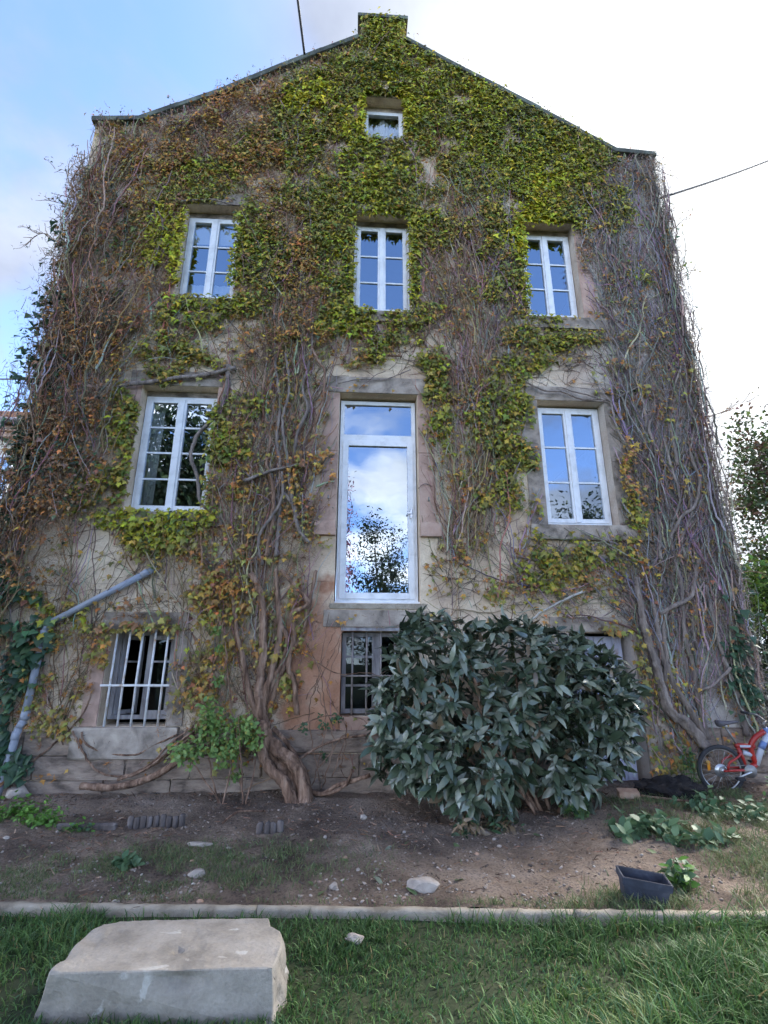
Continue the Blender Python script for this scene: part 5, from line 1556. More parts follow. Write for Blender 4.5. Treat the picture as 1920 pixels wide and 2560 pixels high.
def ell_points(ells, n, shell=(.82, 1.05), avoid=.86):
    P = []; Nn = []
    wts = np.array([r_[0] * r_[1] * r_[2] for _, r_ in ells]) ** .67; wts /= wts.sum()
    while len(P) < n:
        k = rng.choice(len(ells), p=wts); c_, r_ = np.array(ells[k][0]), np.array(ells[k][1])
        v = rng.normal(size=3); v /= np.linalg.norm(v)
        s_ = rng.uniform(*shell); p = c_ + r_ * v * s_
        if any(np.sum(((p - np.array(c2)) / np.array(r2)) ** 2) < avoid ** 2 for j, (c2, r2) in enumerate(ells) if j != k): continue
        nn = v / r_; nn /= np.linalg.norm(nn); P.append(p); Nn.append(nn)
    return np.array(P), np.array(Nn)


def whorls(P, Nn, per, length, spread=(.8, 1.35), droop=.25, upw=.45, jit=.35):
    Bp, Bd, Bu, Bs = [], [], [], []
    for p, nn in zip(P, Nn):
        ax = nn + np.array([0, 0, upw]) + rng.normal(0, jit, 3) * .6; ax /= np.linalg.norm(ax)
        t1 = np.cross(ax, rng.normal(size=3)); t1 /= np.linalg.norm(t1); t2 = np.cross(ax, t1)
        k = rng.integers(per[0], per[1] + 1)
        for q in range(k):
            a_ = 2.4 * q + rng.uniform(-.4, .4); th = rng.uniform(*spread)
            d = ax * math.cos(th) + (t1 * math.cos(a_) + t2 * math.sin(a_)) * math.sin(th) + np.array([0, 0, -droop * rng.uniform(.3, 1.4)])
            Bp.append(p - ax * rng.uniform(0, .11) + rng.normal(0, .012, 3)); Bd.append(d); Bu.append(ax); Bs.append(length * rng.uniform(.5, 1.25))
    return np.array(Bp), np.array(Bd), np.array(Bu), np.array(Bs)


bush = thing('laurel_bush', (1.6, -.75, .08), 'big dark glossy laurel bush with long drooping leaves in front of the cellar door', 'bush')
Pt, Nt = ell_points(ELL, 560)
g_ = Pt[:, 2] > .12; Pt, Nt = Pt[g_], Nt[g_]
lowm = np.clip((1.0 - Pt[:, 2]) * .8, 0, .9)
Bp, Bd, Bu, Bs = whorls(Pt, Nt, (6, 10), .178, spread=(.45, 1.25), droop=.22, upw=.6, jit=.7)
lo = np.clip((.95 - Bp[:, 2]), 0, 1); Bd[:, 2] -= lo * .8
Pi, Ni = ell_points(ELL, 240, (.35, .8), 0)
B2 = whorls(Pi, Ni, (7, 9), .16)
Bp, Bd, Bu, Bs = [np.concatenate([a_, b_]) for a_, b_ in zip((Bp, Bd, Bu, Bs), B2)]
k_ = Bp[:, 2] > .2; Bp, Bd, Bu, Bs = Bp[k_], Bd[k_], Bu[k_], Bs[k_]
fr_ = axes_from_dir(Bd, Bu + np.array([0, -.3, .4]), rng.normal(0, .35, len(Bp)))
ci = np.array([cnames.index(c_) for c_ in ('laurel', 'laurel2', 'laurel_pale', 'laurel_brown')])[rng.choice(4, len(Bp), p=[.33, .38, .25, .04])]
mat_attr('laurel_leaf', .28, .08, .7)


def emit_leaves2(parent, tmpl, kind, P, fr, size, cidx, nparts, material, name='foliage', cj=.2):
    base = np.array([PAL[c] for c in cnames])[cidx]
    cols = base * (1 + cj * rng.standard_normal((len(P), 1))).clip(.55, 1.6)
    show = size / np.linalg.norm(P - camv, axis=1) * rng.uniform(.8, 1.2, len(P)) * (fr[0][:, 0] * 0 + 1)
    order = np.argsort(-show)
    for q in order[:nparts]:
        cn = cnames[cidx[q]]
        obj_me('leaf', leaf_mesh(kind, tmpl, cn, PAL[cn]), None, parent, frame_matrix(P[q], fr[0][q], fr[1][q], fr[2][q], size[q]))
    rest = order[nparts:]
    if len(rest):
        V, F, C = leaf_arrays(tmpl, P[rest], fr[0][rest], fr[1][rest], fr[2][rest], size[rest], cols[rest])
        tag(obj_np(name, V, F, material, parent, C, sm=True), kind='stuff')


pickv = rng.integers(0, 3, len(Bp))
for v_, (tm, kd) in enumerate(((LAUREL, 'laurel'), (LAUREL_B, 'laurel_broad'), (LAUREL_C, 'laurel_curled'))):
    ii = np.where(pickv == v_)[0]
    emit_leaves2(bush, tm, kd, Bp[ii], [f_[ii] for f_ in fr_], Bs[ii], ci[ii], 100, 'laurel_leaf')
for q in range(15):
    bx = random.uniform(1.0, 2.3); by = random.uniform(-.85, -.6)
    k = rng.integers(0, len(Pt)); e = Vector(Pt[k]); b0 = Vector((bx, by, .0)); mid = b0.lerp(e, .5) + Vector((random.gauss(0, .1), random.gauss(0, .06), random.gauss(.12, .08)))
    V, F = tube(spline([b0, mid, e], .06, .005, q), [.022 - .016 * k2 / 60 for k2 in range(len(spline([b0, mid, e], .06)))], 7, True, .12, q)
    obj_pd('stem', V, F, 'bark', bush, sm=True)
lb = []
for q in range(160):
    k = rng.integers(0, len(Pt)); e = Vector(Pt[k]); s0 = e - Vector(Nt[k]) * random.uniform(.3, .5) + Vector((0, 0, -.1))
    lb.append(([tuple(v) for v in spline([s0, s0.lerp(e, .5) + Vector((0, 0, .03)), e], .06, .004, q)], .007, .004, (.09, .10, .05)))
V, F, C = fine_tubes(lb, 4); tag(obj_np('branchlets', V, F, 'stem', bush, C), kind='stuff')

# ------------------------------------------------------------------ shrub with small fresh leaves by the trunk
rose = thing('shrub', (-1.35, -.45, .15), 'small fresh green shrub with little oval leaves left of the gnarled trunk', 'shrub')
RE = [((-1.62, -.45, .98), (.20, .18, .28)), ((-1.80, -.48, .68), (.26, .2, .2)), ((-1.25, -.42, .95), (.30, .18, .22)), ((-1.45, -.45, .72), (.30, .2, .25)), ((-1.08, -.42, .80), (.18, .15, .16)), ((-1.28, -.40, .42), (.12, .1, .1)), ((-1.7, -.2, 2.05), (.07, .05, .10)), ((-1.62, -.2, 1.82), (.09, .05, .06)), ((-1.60, -.2, 1.42), (.09, .06, .09))]
Pr_, Nr_ = ell_points(RE, 260, (.4, 1.05), 0)
Bp, Bd, Bu, Bs = whorls(Pr_, Nr_, (5, 8), .058, droop=.2)
Bu = Bu * .4 + np.array([0, -.5, .7])
fr_ = axes_from_dir(Bd, Bu, rng.normal(0, .4, len(Bp)))
ci = np.array([cnames.index(c_) for c_ in ('rose', 'rose2', 'mid')])[rng.choice(3, len(Bp), p=[.5, .35, .15])]
emit_leaves2(rose, OVAL, 'oval', Bp, fr_, Bs, ci, 200, 'leaf')
for q, (b0, e) in enumerate([((-1.38, -.5, .1), (-1.4, -.45, .85)), ((-1.13, -.5, .1), (-1.1, -.42, .8)), ((-1.4, -.5, .1), (-1.65, -.45, 1.1)), ((-1.36, -.5, .1), (-1.85, -.5, .7)), ((-1.15, -.5, .1), (-1.28, -.45, 1.05)), ((-1.2, -.4, .3), (-1.62, -.2, 2.1))]):
    s_ = spline([b0, Vector(b0).lerp(Vector(e), .5) + Vector((random.gauss(0, .05), 0, .05)), e], .06, .006, q)
    V, F = tube(s_, [.011 - .006 * k2 / len(s_) for k2 in range(len(s_))], 6, True, .1, q); obj_pd('stem', V, F, 'bark', rose, sm=True)
# wiry bare shoots in front of the terracotta patch belong to a thin climber
wl = thing('briar', (-.35, -.25, .15), 'thin wiry briar with a few small leaves against the terracotta patch of wall', 'briar')
BR = [[(-.42, -.2, .25), (-.3, -.16, .9), (-.38, -.12, 1.6), (-.3, -.1, 2.25)], [(-.3, -.2, .25), (-.2, -.2, .8), (-.42, -.14, 1.4), (-.2, -.1, 2.1)], [(-.35, -.2, .3), (-.5, -.16, 1.1), (-.25, -.13, 1.7), (-.05, -.1, 2.2)],
      [(-.75, -.18, .85), (-.3, -.16, 1.0), (.15, -.14, .95), (.45, -.2, .6)], [(-.6, -.18, 1.75), (-.2, -.12, 1.5), (.2, -.1, 1.5), (.5, -.14, 1.4)], [(-.35, -.18, .45), (-.05, -.2, .8), (-.1, -.2, .4), (.02, -.22, .3)], [(-.55, -.15, 1.2), (-.4, -.13, 1.5), (-.6, -.12, 1.9)],
      [(-.2, -.2, .35), (-.05, -.17, .85), (-.28, -.13, 1.3), (-.15, -.11, 1.9)]]
for q, pts in enumerate(BR):
    s_ = spline(pts, .05, .008, q + 40); V, F = tube(s_, [.0075 - .004 * k2 / len(s_) for k2 in range(len(s_))], 5); obj_pd('stem', V, F, 'bark', wl, sm=True)
Pr_, Nr_ = ell_points([((-.35, -.2, .95), (.12, .05, .1)), ((-.15, -.22, 1.0), (.12, .05, .08)), ((-.55, -.2, .9), (.08, .05, .08)), ((-.3, -.18, .6), (.05, .04, .2))], 26, (.3, 1), 0)
Bp, Bd, Bu, Bs = whorls(Pr_, Nr_, (3, 5), .05)
fr_ = axes_from_dir(Bd, Bu * .4 + np.array([0, -.6, .6]), rng.normal(0, .4, len(Bp)))
emit_leaves2(wl, OVAL, 'oval', Bp, fr_, Bs, np.full(len(Bp), cnames.index('weed')), 200, 'leaf')

# ------------------------------------------------------------------ low plants
def low_plant(name, label, cat, ells, n, per, size, pal, group=None, tmpl=None, kind='oval', droop=.1, upw=.8, parts=300):
    c_ = np.mean([e[0] for e in ells], axis=0)
    t = thing(name, (c_[0], c_[1], float(bed_z(c_[0], c_[1]))), label, cat, group)
    P_, N_ = ell_points(ells, n, (.3, 1.05), 0)
    P_[:, 2] = np.maximum(P_[:, 2], bed_z(P_[:, 0], P_[:, 1]) + .015)
    Bp, Bd, Bu, Bs = whorls(P_, N_, per, size, droop=droop, upw=upw)
    fr_ = axes_from_dir(Bd, Bu * .3 + np.array([0, -.25, 1.]), rng.normal(0, .35, len(Bp)))
    ci = np.array([cnames.index(q) for q in pal])[rng.integers(0, len(pal), len(Bp))]
    emit_leaves2(t, tmpl or OVAL, kind, Bp, fr_, Bs, ci, parts, 'leaf')
    st = []
    for q in range(min(60, len(P_))):
        b0 = Vector((P_[q][0] + random.gauss(0, .03), P_[q][1] + random.gauss(0, .03), 0)); b0.z = float(bed_z(b0.x, b0.y)) - .01
        e = Vector(P_[q]); st.append(([tuple(b0), tuple(b0.lerp(e, .5) + Vector((.005, 0, .01))), tuple(e)], .003, .002, (.08, .11, .04)))
    V, F, C = fine_tubes(st, 4); tag(obj_np('stems', V, F, 'stem', t, C), kind='stuff')
    return t


def E_(x, y, rx, ry, rz, dz=0.0): return ((x, y, float(bed_z(x, y)) + rz * .6 + dz), (rx, ry, rz))


low_plant('herb_patch', 'bright green low herb patch at the left edge by the pale rock', 'plant', [E_(-3.35, -.75, .34, .22, .14), E_(-3.0, -1.0, .28, .16, .12), E_(-3.75, -.9, .35, .3, .12)], 170, (5, 7), .05, ['herb', 'herb2', 'herb'])
low_plant('herb_patch', 'thin trail of green seedlings at the left end of the long log edging', 'plant', [E_(-2.55, -1.2, .22, .1, .07)], 30, (4, 5), .045, ['herb', 'weed'])
low_plant('weed', 'broad crumpled grey-green weed leaves on the soil right of the laurel', 'weed', [E_(2.75, -1.55, .42, .3, .12), E_(3.15, -1.85, .35, .2, .08)], 62, (4, 6), .115, ['weed', 'weed2', 'weed2'], kind='oval')
low_plant('weed', 'low green weed sprawling in front of the bicycle wheel', 'weed', [E_(3.75, -1.0, .3, .3, .14), E_(4.1, -1.3, .3, .25, .12)], 60, (5, 6), .085, ['weed', 'weed2'])
low_plant('weed', 'leafy weed at the foot of the laurel near the loose brick', 'weed', [E_(2.4, -.95, .2, .16, .16)], 40, (5, 6), .075, ['weed', 'rose', 'weed2'])
low_plant('weed', 'green weed growing beside the dark planter', 'weed', [E_(2.42, -2.62, .14, .14, .12)], 30, (5, 6), .075, ['weed', 'herb', 'weed2'])
low_plant('weed', 'flat grey-green weed rosette in the grassy patch left of centre', 'weed', [E_(-1.78, -1.95, .2, .12, .05)], 16, (4, 5), .09, ['weed', 'weed2'])
low_plant('weed', 'thin green weed growing up beside the bicycle', 'weed', [E_(4.05, -.35, .1, .1, .3, .1), E_(4.75, -.75, .2, .15, .2)], 44, (4, 5), .06, ['weed', 'rose'])
# yellowed, broken-down stalks lying under the laurel
low_plant('wilted_leaves', 'heap of wilted brownish leaves under the front of the laurel', 'leaf litter', [E_(1.15, -1.35, .22, .14, .12), E_(1.45, -1.2, .3, .18, .1)], 34, (4, 6), .11, ['laurel_brown', 'weed', 'dry', 'laurel'], tmpl=LAUREL, kind='laurel', droop=.5)

# ------------------------------------------------------------------ grass
def blades(P, h, w, lean_amt, cols):
    n = len(P)
    a_ = rng.uniform(0, 2 * np.pi, n); ld = np.stack([np.cos(a_), np.sin(a_), np.zeros(n)], -1)
    b_ = rng.uniform(0, 2 * np.pi, n); sd = np.stack([np.cos(b_), np.sin(b_), np.zeros(n)], -1)
    V = []
    for t, wf in ((0, 1.), (.38, .9), (.72, .6)):
        c_ = P + ld * (lean_amt * h * t ** 1.8)[:, None] + np.array([0, 0, 1.]) * (h * (t - .35 * lean_amt * t ** 2.2))[:, None]
        V += [c_ - sd * (w * wf)[:, None], c_ + sd * (w * wf)[:, None]]
    t = 1.0
    V.append(P + ld * (lean_amt * h)[:, None] + np.array([0, 0, 1.]) * (h * (1 - .35 * lean_amt))[:, None])
    V = np.stack(V, 1)
    o = (np.arange(n) * 7)[:, None]
    F = np.concatenate([o + [f_] for f_ in ([0, 1, 3], [0, 3, 2], [2, 3, 5], [2, 5, 4], [4, 5, 6])])
    return V.reshape(-1, 3), F, np.repeat(cols, 7, axis=0)


n = 190000
gx = rng.uniform(-4.4, 4.4, n); gy = rng.uniform(-6.2, -2.4, n)
ok = (gy < kerb_y(gx) - .05) & (rng.random(n) < np.clip(1.15 - .28 * np.abs(gy + 3.5), .12, 1))
ok &= ~((gx > -1.42) & (gx < -.37) & (gy > -3.76) & (gy < -3.28))
gx, gy = gx[ok], gy[ok]
tf = NA.fbm(gx * 2.2 + 3, gy * 2.2 + 8, 3); rightk = np.clip((gx - .2) / 1.5, 0, 1)
ok = rng.random(len(gx)) < np.clip(.62 + (tf - .36) * 3.2, .3, 1); gx, gy, tf, rightk = gx[ok], gy[ok], tf[ok], rightk[ok]
nearK = np.exp(-((gy - kerb_y(gx)) / .18) ** 2)
h = (.034 + .066 * np.clip((tf - .38) * 3, 0, 1) * (.6 + .8 * rightk) + .045 * nearK * (.4 + rightk)) * rng.uniform(.5, 1.7, len(gx))
GC = np.array([(.042, .085, .028), (.06, .12, .036), (.09, .165, .048), (.06, .125, .055), (.14, .17, .055), (.19, .155, .075)])
gn = NB.fbm(gx * 1.6, gy * 1.6, 3)
pick = np.clip((rng.normal(0, 1., len(gx)) + (gn - .5) * 5 + 1.9).astype(int), 0, 4); pick[rng.random(len(gx)) < .035] = 5
V, F, C = blades(np.stack([gx, gy, lawn_z(gx, gy) - .004], -1), h, rng.uniform(.002, .005, len(gx)), rng.uniform(.15, 1.35, len(gx)), GC[pick] * 1.22 * rng.uniform(.75, 1.25, (len(gx), 1)))
tag(obj_np('grass', V, F, 'grass', None, C), 'long uneven green grass of the lawn in the foreground', 'grass', kind='stuff')
# thin short grass creeping into the bed
n = 130000
gx = rng.uniform(-4, 4.6, n); gy = rng.uniform(-2.9, -.4, n)
dk = gy - kerb_y(gx)
pat = np.exp(-((gx + 1.35) / .95) ** 2) * np.exp(-((gy + 2.05) / .33) ** 2) + .5 * np.exp(-((gx + 2.9) / .6) ** 2) * np.exp(-((gy + 2.25) / .25) ** 2) + 1.1 * np.clip((gx - 2.6) / .8, 0, 1) * np.clip((dk - .1) * -.9 + 1.1, .25, 1) + .55 * np.exp(-((dk - .06) / .07) ** 2) * (gx > .9) + .22 * np.exp(-((dk - .06) / .06) ** 2) + .9 * np.exp(-((gx - 2.1) / .4) ** 2) * np.exp(-((dk - .1) / .2) ** 2)
ok = (dk > .05) & (rng.random(n) < 2.2 * pat * np.clip((NC.fbm(gx * 5, gy * 5, 2) - .25) * 3, 0, 1)); gx, gy = gx[ok], gy[ok]
h = rng.uniform(.02, .07, len(gx)) * np.where(gx > 1.5, 1.6, 1)
GD = np.array([(.13, .185, .07), (.17, .20, .09), (.09, .15, .06), (.20, .19, .10)])
V, F, C = blades(np.stack([gx, gy, bed_z(gx, gy) - .004], -1), h, rng.uniform(.0015, .0034, len(gx)), rng.uniform(.3, 1.3, len(gx)), GD[rng.integers(0, 4, len(gx))] * rng.uniform(.75, 1.25, (len(gx), 1)))
tag(obj_np('sparse_grass', V, F, 'grass', None, C), 'thin short grass creeping over the soil bed behind the edging', 'grass', kind='stuff')

# ------------------------------------------------------------------ stones, chips, litter
ico = bmesh.new(); bmesh.ops.create_icosphere(ico, subdivisions=1, radius=1)
IV = np.array([v.co[:] for v in ico.verts]); IF = np.array([[v.index for v in f.verts] for f in ico.faces]); ico.free()


def pebbles(name, n, xr, yr, sz_, pal, dens=None, flat=.6, label=None, cat=None):
    px = rng.uniform(*xr, n); py = rng.uniform(*yr, n)
    k = (py - kerb_y(px) > .06)
    if dens is not None: k &= rng.random(n) < dens(px, py)
    px, py = px[k], py[k]; n = len(px)
    s_ = np.minimum(sz_[0] * np.exp(rng.normal(0, sz_[1], n)), sz_[0] * 2.1)
    sc = s_[:, None] * np.stack([rng.uniform(.8, 1.5, n), rng.uniform(.7, 1.2, n), flat * rng.uniform(.5, 1.1, n)], -1)
    a_ = rng.uniform(0, 6.28, n)
    T = IV[None] * (1 + rng.normal(0, .2, (n, len(IV), 1))) * sc[:, None, :]
    Xr = T[..., 0] * np.cos(a_)[:, None] - T[..., 1] * np.sin(a_)[:, None]; Yr = T[..., 0] * np.sin(a_)[:, None] + T[..., 1] * np.cos(a_)[:, None]
    tl_ = rng.normal(0, .35, (n, 1)); Zr = T[..., 2] + tl_ * Xr
    V = np.stack([Xr + px[:, None], Yr + py[:, None], Zr + (bed_z(px, py) + s_ * .15)[:, None]], -1)
    F = IF[None] + (np.arange(n) * len(IV))[:, None, None]
    pal = np.array(pal)
    C = np.repeat(pal[rng.integers(0, len(pal), n)] * rng.uniform(.7, 1.3, (n, 1)), len(IV), axis=0)
    return tag(obj_np(name, V.reshape(-1, 3), F.reshape(-1, 3), 'pebble', None, C), label, cat, kind='stuff')


nearkerb = lambda a_, b_: np.clip(1.0 - (b_ - kerb_y(a_)) / 1.1, .06, 1) * np.clip((NA.fbm(a_ * 2.2 + 5, b_ * 2.5 + 5, 2) - .36) * 5, .05, 1)
pebbles('pebbles', 9500, (-4.5, 2.8), (-2.8, -.3), (.0075, .55), [(.34, .29, .25), (.28, .235, .205), (.23, .19, .165), (.40, .355, .31), (.27, .19, .15)], nearkerb, label='small pale pebbles scattered over the bed near the edging', cat='pebbles')
pebbles('soil_clods', 6000, (-5, 5), (-2.8, -.02), (.008, .55), [(.14, .11, .09), (.19, .15, .122), (.25, .20, .165), (.10, .08, .068), (.30, .245, .205)], lambda a_, b_: np.clip((NB.fbm(a_ * 1.8, b_ * 1.8, 3) - .3) * 3, .1, 1), .75, 'dark crumbs and clods of dug soil in the bed', 'soil')
n = 9000
px = rng.uniform(-4.6, 5, n); py = rng.uniform(-2.75, -.05, n); k = rng.random(n) < np.clip((NC.fbm(px * 1.5, py * 1.5 + 4, 3) - .3) * 3, .12, 1) * np.clip((py + 3.0) / 1.6, .25, 1); px, py = px[k], py[k]; n = len(px)
Dv = np.stack([rng.normal(0, 1, n), rng.normal(0, 1, n), rng.normal(.05, .18, n)], -1); Dv /= np.linalg.norm(Dv, axis=1)[:, None]
LC = np.array([(.20, .12, .075), (.14, .09, .065), (.26, .18, .13), (.10, .07, .055), (.24, .13, .09)])
V, F, C = slivers(np.stack([px, py, bed_z(px, py) + .008], -1), Dv, rng.uniform(.02, .11, n), rng.uniform(.0012, .006, n), LC[rng.integers(0, 5, n)] * rng.uniform(.7, 1.3, (n, 1)))
tag(obj_np('leaf_litter', V, F, 'stem', None, C), 'brown litter of dead leaves and twig bits along the wall foot', 'leaf litter', kind='stuff')


def rock(name, label, cat, c_, r_, material, seed, group=None, sub=3, flat=.25, rz=0):
    b = bmesh.new(); bmesh.ops.create_icosphere(b, subdivisions=sub, radius=1)
    rnd = random.Random(seed); pl = [(Vector((rnd.gauss(0, 1), rnd.gauss(0, 1), rnd.gauss(0, .7))).normalized(), rnd.uniform(.62, .9)) for _ in range(14)]
    from mathutils import noise as mn
    for v in b.verts:
        for d, h_ in pl:
            k_ = v.co.dot(d)
            if k_ > h_: v.co -= d * (k_ - h_)
        v.co *= 1 + .07 * mn.noise(v.co * 2.5 + Vector((seed, 0, 0))) + .03 * mn.noise(v.co * 7 + Vector((seed, 3, 0)))
        v.co = Vector((v.co.x * r_[0], v.co.y * r_[1], v.co.z * r_[2]))
    me = bpy.data.meshes.new(name); b.to_mesh(me); b.free()
    o = obj_me(name, me, material, None, Matrix.Translation(Vector(c_)) @ Matrix.Rotation(rz, 4, 'Z'))
    return tag(o, label, cat, group)


def bz(x_, y_): return float(bed_z(x_, y_))


rock('rock', 'flat pale rock lying in the soil just behind the concrete edging', 'rock', (.55, -2.52, bz(.55, -2.52) + .02), (.135, .10, .05), 'pale_stone', 3)
rock('rock', 'whitish rock at the left edge of the bed near the drainpipe foot', 'rock', (-3.75, -.12, bz(-3.75, -.12) + .05), (.14, .10, .08), 'pale_stone', 5)
rock('rock', 'whitish chip of stone below the gnarled vine trunk', 'rock', (-.1, -2.45, bz(-.1, -2.45) + .015), (.04, .035, .028), 'pale_stone', 6)
rock('rock', 'long broken tile piece lying left of centre in the bed', 'rock', (-1.30, -1.62, bz(-1.3, -1.62) + .015), (.13, .04, .025), 'pale_stone', 8)
rock('rock', 'pale lump of rubble by the middle of the sparse grass', 'rock', (-1.15, -2.2, bz(-1.15, -2.2) + .02), (.075, .05, .035), 'pale_stone', 9)
rock('rock', 'small white stone at the foot of the laurel by dark soil', 'rock', (.15, -1.0, bz(.15, -1.0) + .02), (.045, .035, .03), 'pale_stone', 12)
rock('rock', 'small pale yellowish stone lying in the lawn grass', 'rock', (.05, -3.15, .03), (.06, .04, .03), 'pale_stone', 14)
# tiny reddish and pale chips one can pick out
for q in range(18):
    px_, py_ = random.uniform(-3.2, 1.6), random.uniform(-2.65, -1.3)
    rock('stone_chip', 'one of the small loose stone chips strewn over the bed behind the edging', 'stone', (px_, py_, bz(px_, py_) + .006), (random.uniform(.018, .036), random.uniform(.014, .026), random.uniform(.01, .018)), random.choice(['pale_stone', 'pale_stone', 'brick']), 100 + q, 'loose stone chips in the bed', 2)

bk = MB().box(-.11, .11, -.055, .055, -.035, .035).build('brick', 'brick', None, bevel=.008, jitter=.004, mw=Matrix.Translation((3.12, -.62, bz(3.12, -.62) + .06)) @ Matrix.Rotation(R(-12), 4, 'Z') @ Matrix.Rotation(R(14), 4, 'X'))
tag(bk, 'loose pale red brick lying on the soil beside the laurel', 'brick')
MB().tube(spline([(3.2, -.6, bz(3.2, -.6) + .04), (3.6, -.75, bz(3.6, -.75) + .05), (4.0, -.8, bz(4.0, -.8) + .03)], .08, .006), .012, 6).build('stick', 'bark', None, sm=True)
tag(bpy.data.objects['stick'], 'thin grey stick lying right of the loose brick', 'stick')
o = MB().tube(spline([(-1.22, -1.15, bz(-1.22, -1.15) + .03), (-1.1, -.98, bz(-1.1, -.98) + .07), (-.85, -.88, bz(-.85, -.88) + .05)], .05, .006), .011, 6).build('stick', 'bark', None, sm=True)
tag(o, 'pale bent stick on the soil between the two log edgings', 'stick')
# heap of black earth in front of the door jamb
b = bmesh.new(); bmesh.ops.create_icosphere(b, subdivisions=4, radius=1)
from mathutils import noise as mno
for v in b.verts:
    v.co *= 1 + .35 * mno.noise(v.co * 2.2) + .22 * mno.noise(v.co * 6) + .10 * mno.noise(v.co * 15)
    v.co = Vector((v.co.x * .40, v.co.y * .2, v.co.z * .14))
me = bpy.data.meshes.new('soil_heap'); b.to_mesh(me); b.free()
tag(obj_me('soil_heap', me, 'black_earth', None, Matrix.Translation((3.72, -.42, bz(3.72, -.42) + .05))), 'small heap of black earth in front of the cellar door jamb', 'soil heap')

# fallen laurel leaves
FLV = [(.2, -2.35, .6), (-.05, -2.05, 2.), (.38, -1.75, -.8), (-.3, -2.35, 1.1), (.95, -1.62, .2), (.8, -2.45, 2.6), (.42, -2.55, .9), (-.15, -2.5, -1), (2.55, -1.95, .5), (1.75, -1.4, 1.9)]
for x_, y_, a_ in FLV:
    me = leaf_mesh('laurel', LAUREL, random.choice(['fallen', 'fallen', 'laurel_pale']), PAL['fallen'])
    s_ = random.uniform(.10, .15)
    o = obj_me('fallen_leaf', me, None, None, Matrix.Translation((x_, y_, bz(x_, y_) + .022)) @ Matrix.Rotation(a_, 4, 'Z') @ Matrix.Rotation(R(-84), 4, 'X') @ Matrix.Rotation(random.uniform(-.4, .4), 4, 'Z') @ Matrix.Scale(s_, 4))
    tag(o, 'single fallen green laurel leaf lying on the bare soil', 'leaf', 'fallen laurel leaves')

# ------------------------------------------------------------------ stone block on the lawn
b = bmesh.new()
H_ = .195
top = [(-1.40, -3.765), (-.35, -3.775), (-.335, -3.60), (-.345, -3.44), (-.43, -3.36), (-.45, -3.275), (-1.02, -3.27), (-1.38, -3.265), (-1.42, -3.34)]
bot = [(-1.50, -3.70), (-.335, -3.79), (-.29, -3.60), (-.31, -3.42), (-.36, -3.33), (-.42, -3.26), (-1.02, -3.25), (-1.42, -3.25), (-1.47, -3.34)]
tv = [b.verts.new((x_, y_, H_ + random.uniform(-.004, .004))) for x_, y_ in top]; bv = [b.verts.new((x_, y_, -.06)) for x_, y_ in bot]
b.faces.new(tv); b.faces.new(bv[::-1])
for q in range(len(top)): b.faces.new((bv[q], bv[(q + 1) % len(top)], tv[(q + 1) % len(top)], tv[q]))
bmesh.ops.recalc_face_normals(b, faces=b.faces)
bmesh.ops.bevel(b, geom=[e for e in b.edges], offset=.006, segments=1, affect='EDGES')
bmesh.ops.triangulate(b, faces=b.faces)
for _ in range(5): bmesh.ops.subdivide_edges(b, edges=[e for e in b.edges if e.calc_length() > .035], cuts=1); bmesh.ops.triangulate(b, faces=[f for f in b.faces if len(f.verts) > 3])
for v in b.verts:
    nn = v.normal
    d = .0035 * mno.noise(v.co * 9) + .003 * mno.noise(v.co * 28)
    rr = (v.co - Vector((-.80, -3.78, .15))); d -= .035 * math.exp(-((rr.x / .10) ** 2 + (rr.z / .035) ** 2 + (rr.y / .05) ** 2))      # the chipped front arris
    rr = (v.co - Vector((-.86, -3.60, H_))); d -= .03 * math.exp(-(rr.length / .022) ** 2)                                              # lewis hole
    if v.co.x > -.36: d += .018 * mno.noise(v.co * 14)
    if v.co.x < -1.3: d += .022 * mno.noise(v.co * 8)
    v.co += nn * d
me = bpy.data.meshes.new('stone_block'); b.to_mesh(me); b.free()
tag(obj_me('stone_block', me, 'block_stone', None), 'big pale dressed stone block with lichen spots lying on the lawn', 'stone block')

# ------------------------------------------------------------------ log edgings
def log_edging(label, p0, p1, n, hh):
    t = thing('log_edging', (p0[0], p0[1], bz(*p0)), label, 'edging', 'low wooden log edgings in the bed')
    for q in range(n):
        f_ = (q + .5) / n; x_ = p0[0] + (p1[0] - p0[0]) * f_; y_ = p0[1] + (p1[1] - p0[1]) * f_
        r_ = math.hypot(p1[0] - p0[0], p1[1] - p0[1]) / n * .5; z_ = bz(x_, y_); h_ = hh * random.uniform(.85, 1.1)
        V, F = tube([(x_, y_, z_ - .06), (x_ + random.gauss(0, .004), y_, z_ + h_ * .9), (x_, y_ - .002, z_ + h_), (x_, y_, z_ + h_ + .004)], [r_ * 1.0, r_ * .98, r_ * .82, r_ * .3], 12, True, .03, q)
        obj_pd('log', V, F, 'log', t, sm=True)


log_edging('long row of short weathered logs edging the soil left of the stick', (-2.12, -1.14), (-1.58, -1.12), 9, .095)
log_edging('short row of four stubby logs edging the soil below the vine trunk', (-.86, -1.36), (-.60, -1.36), 4, .085)
o = MB().box(-2.75, -2.2, -1.19, -1.15, .09, .15).build('edging_board', 'log', None, bevel=.01, jitter=.006); tag(o, 'rotten dark board sunk in the soil left of the long log row', 'board')

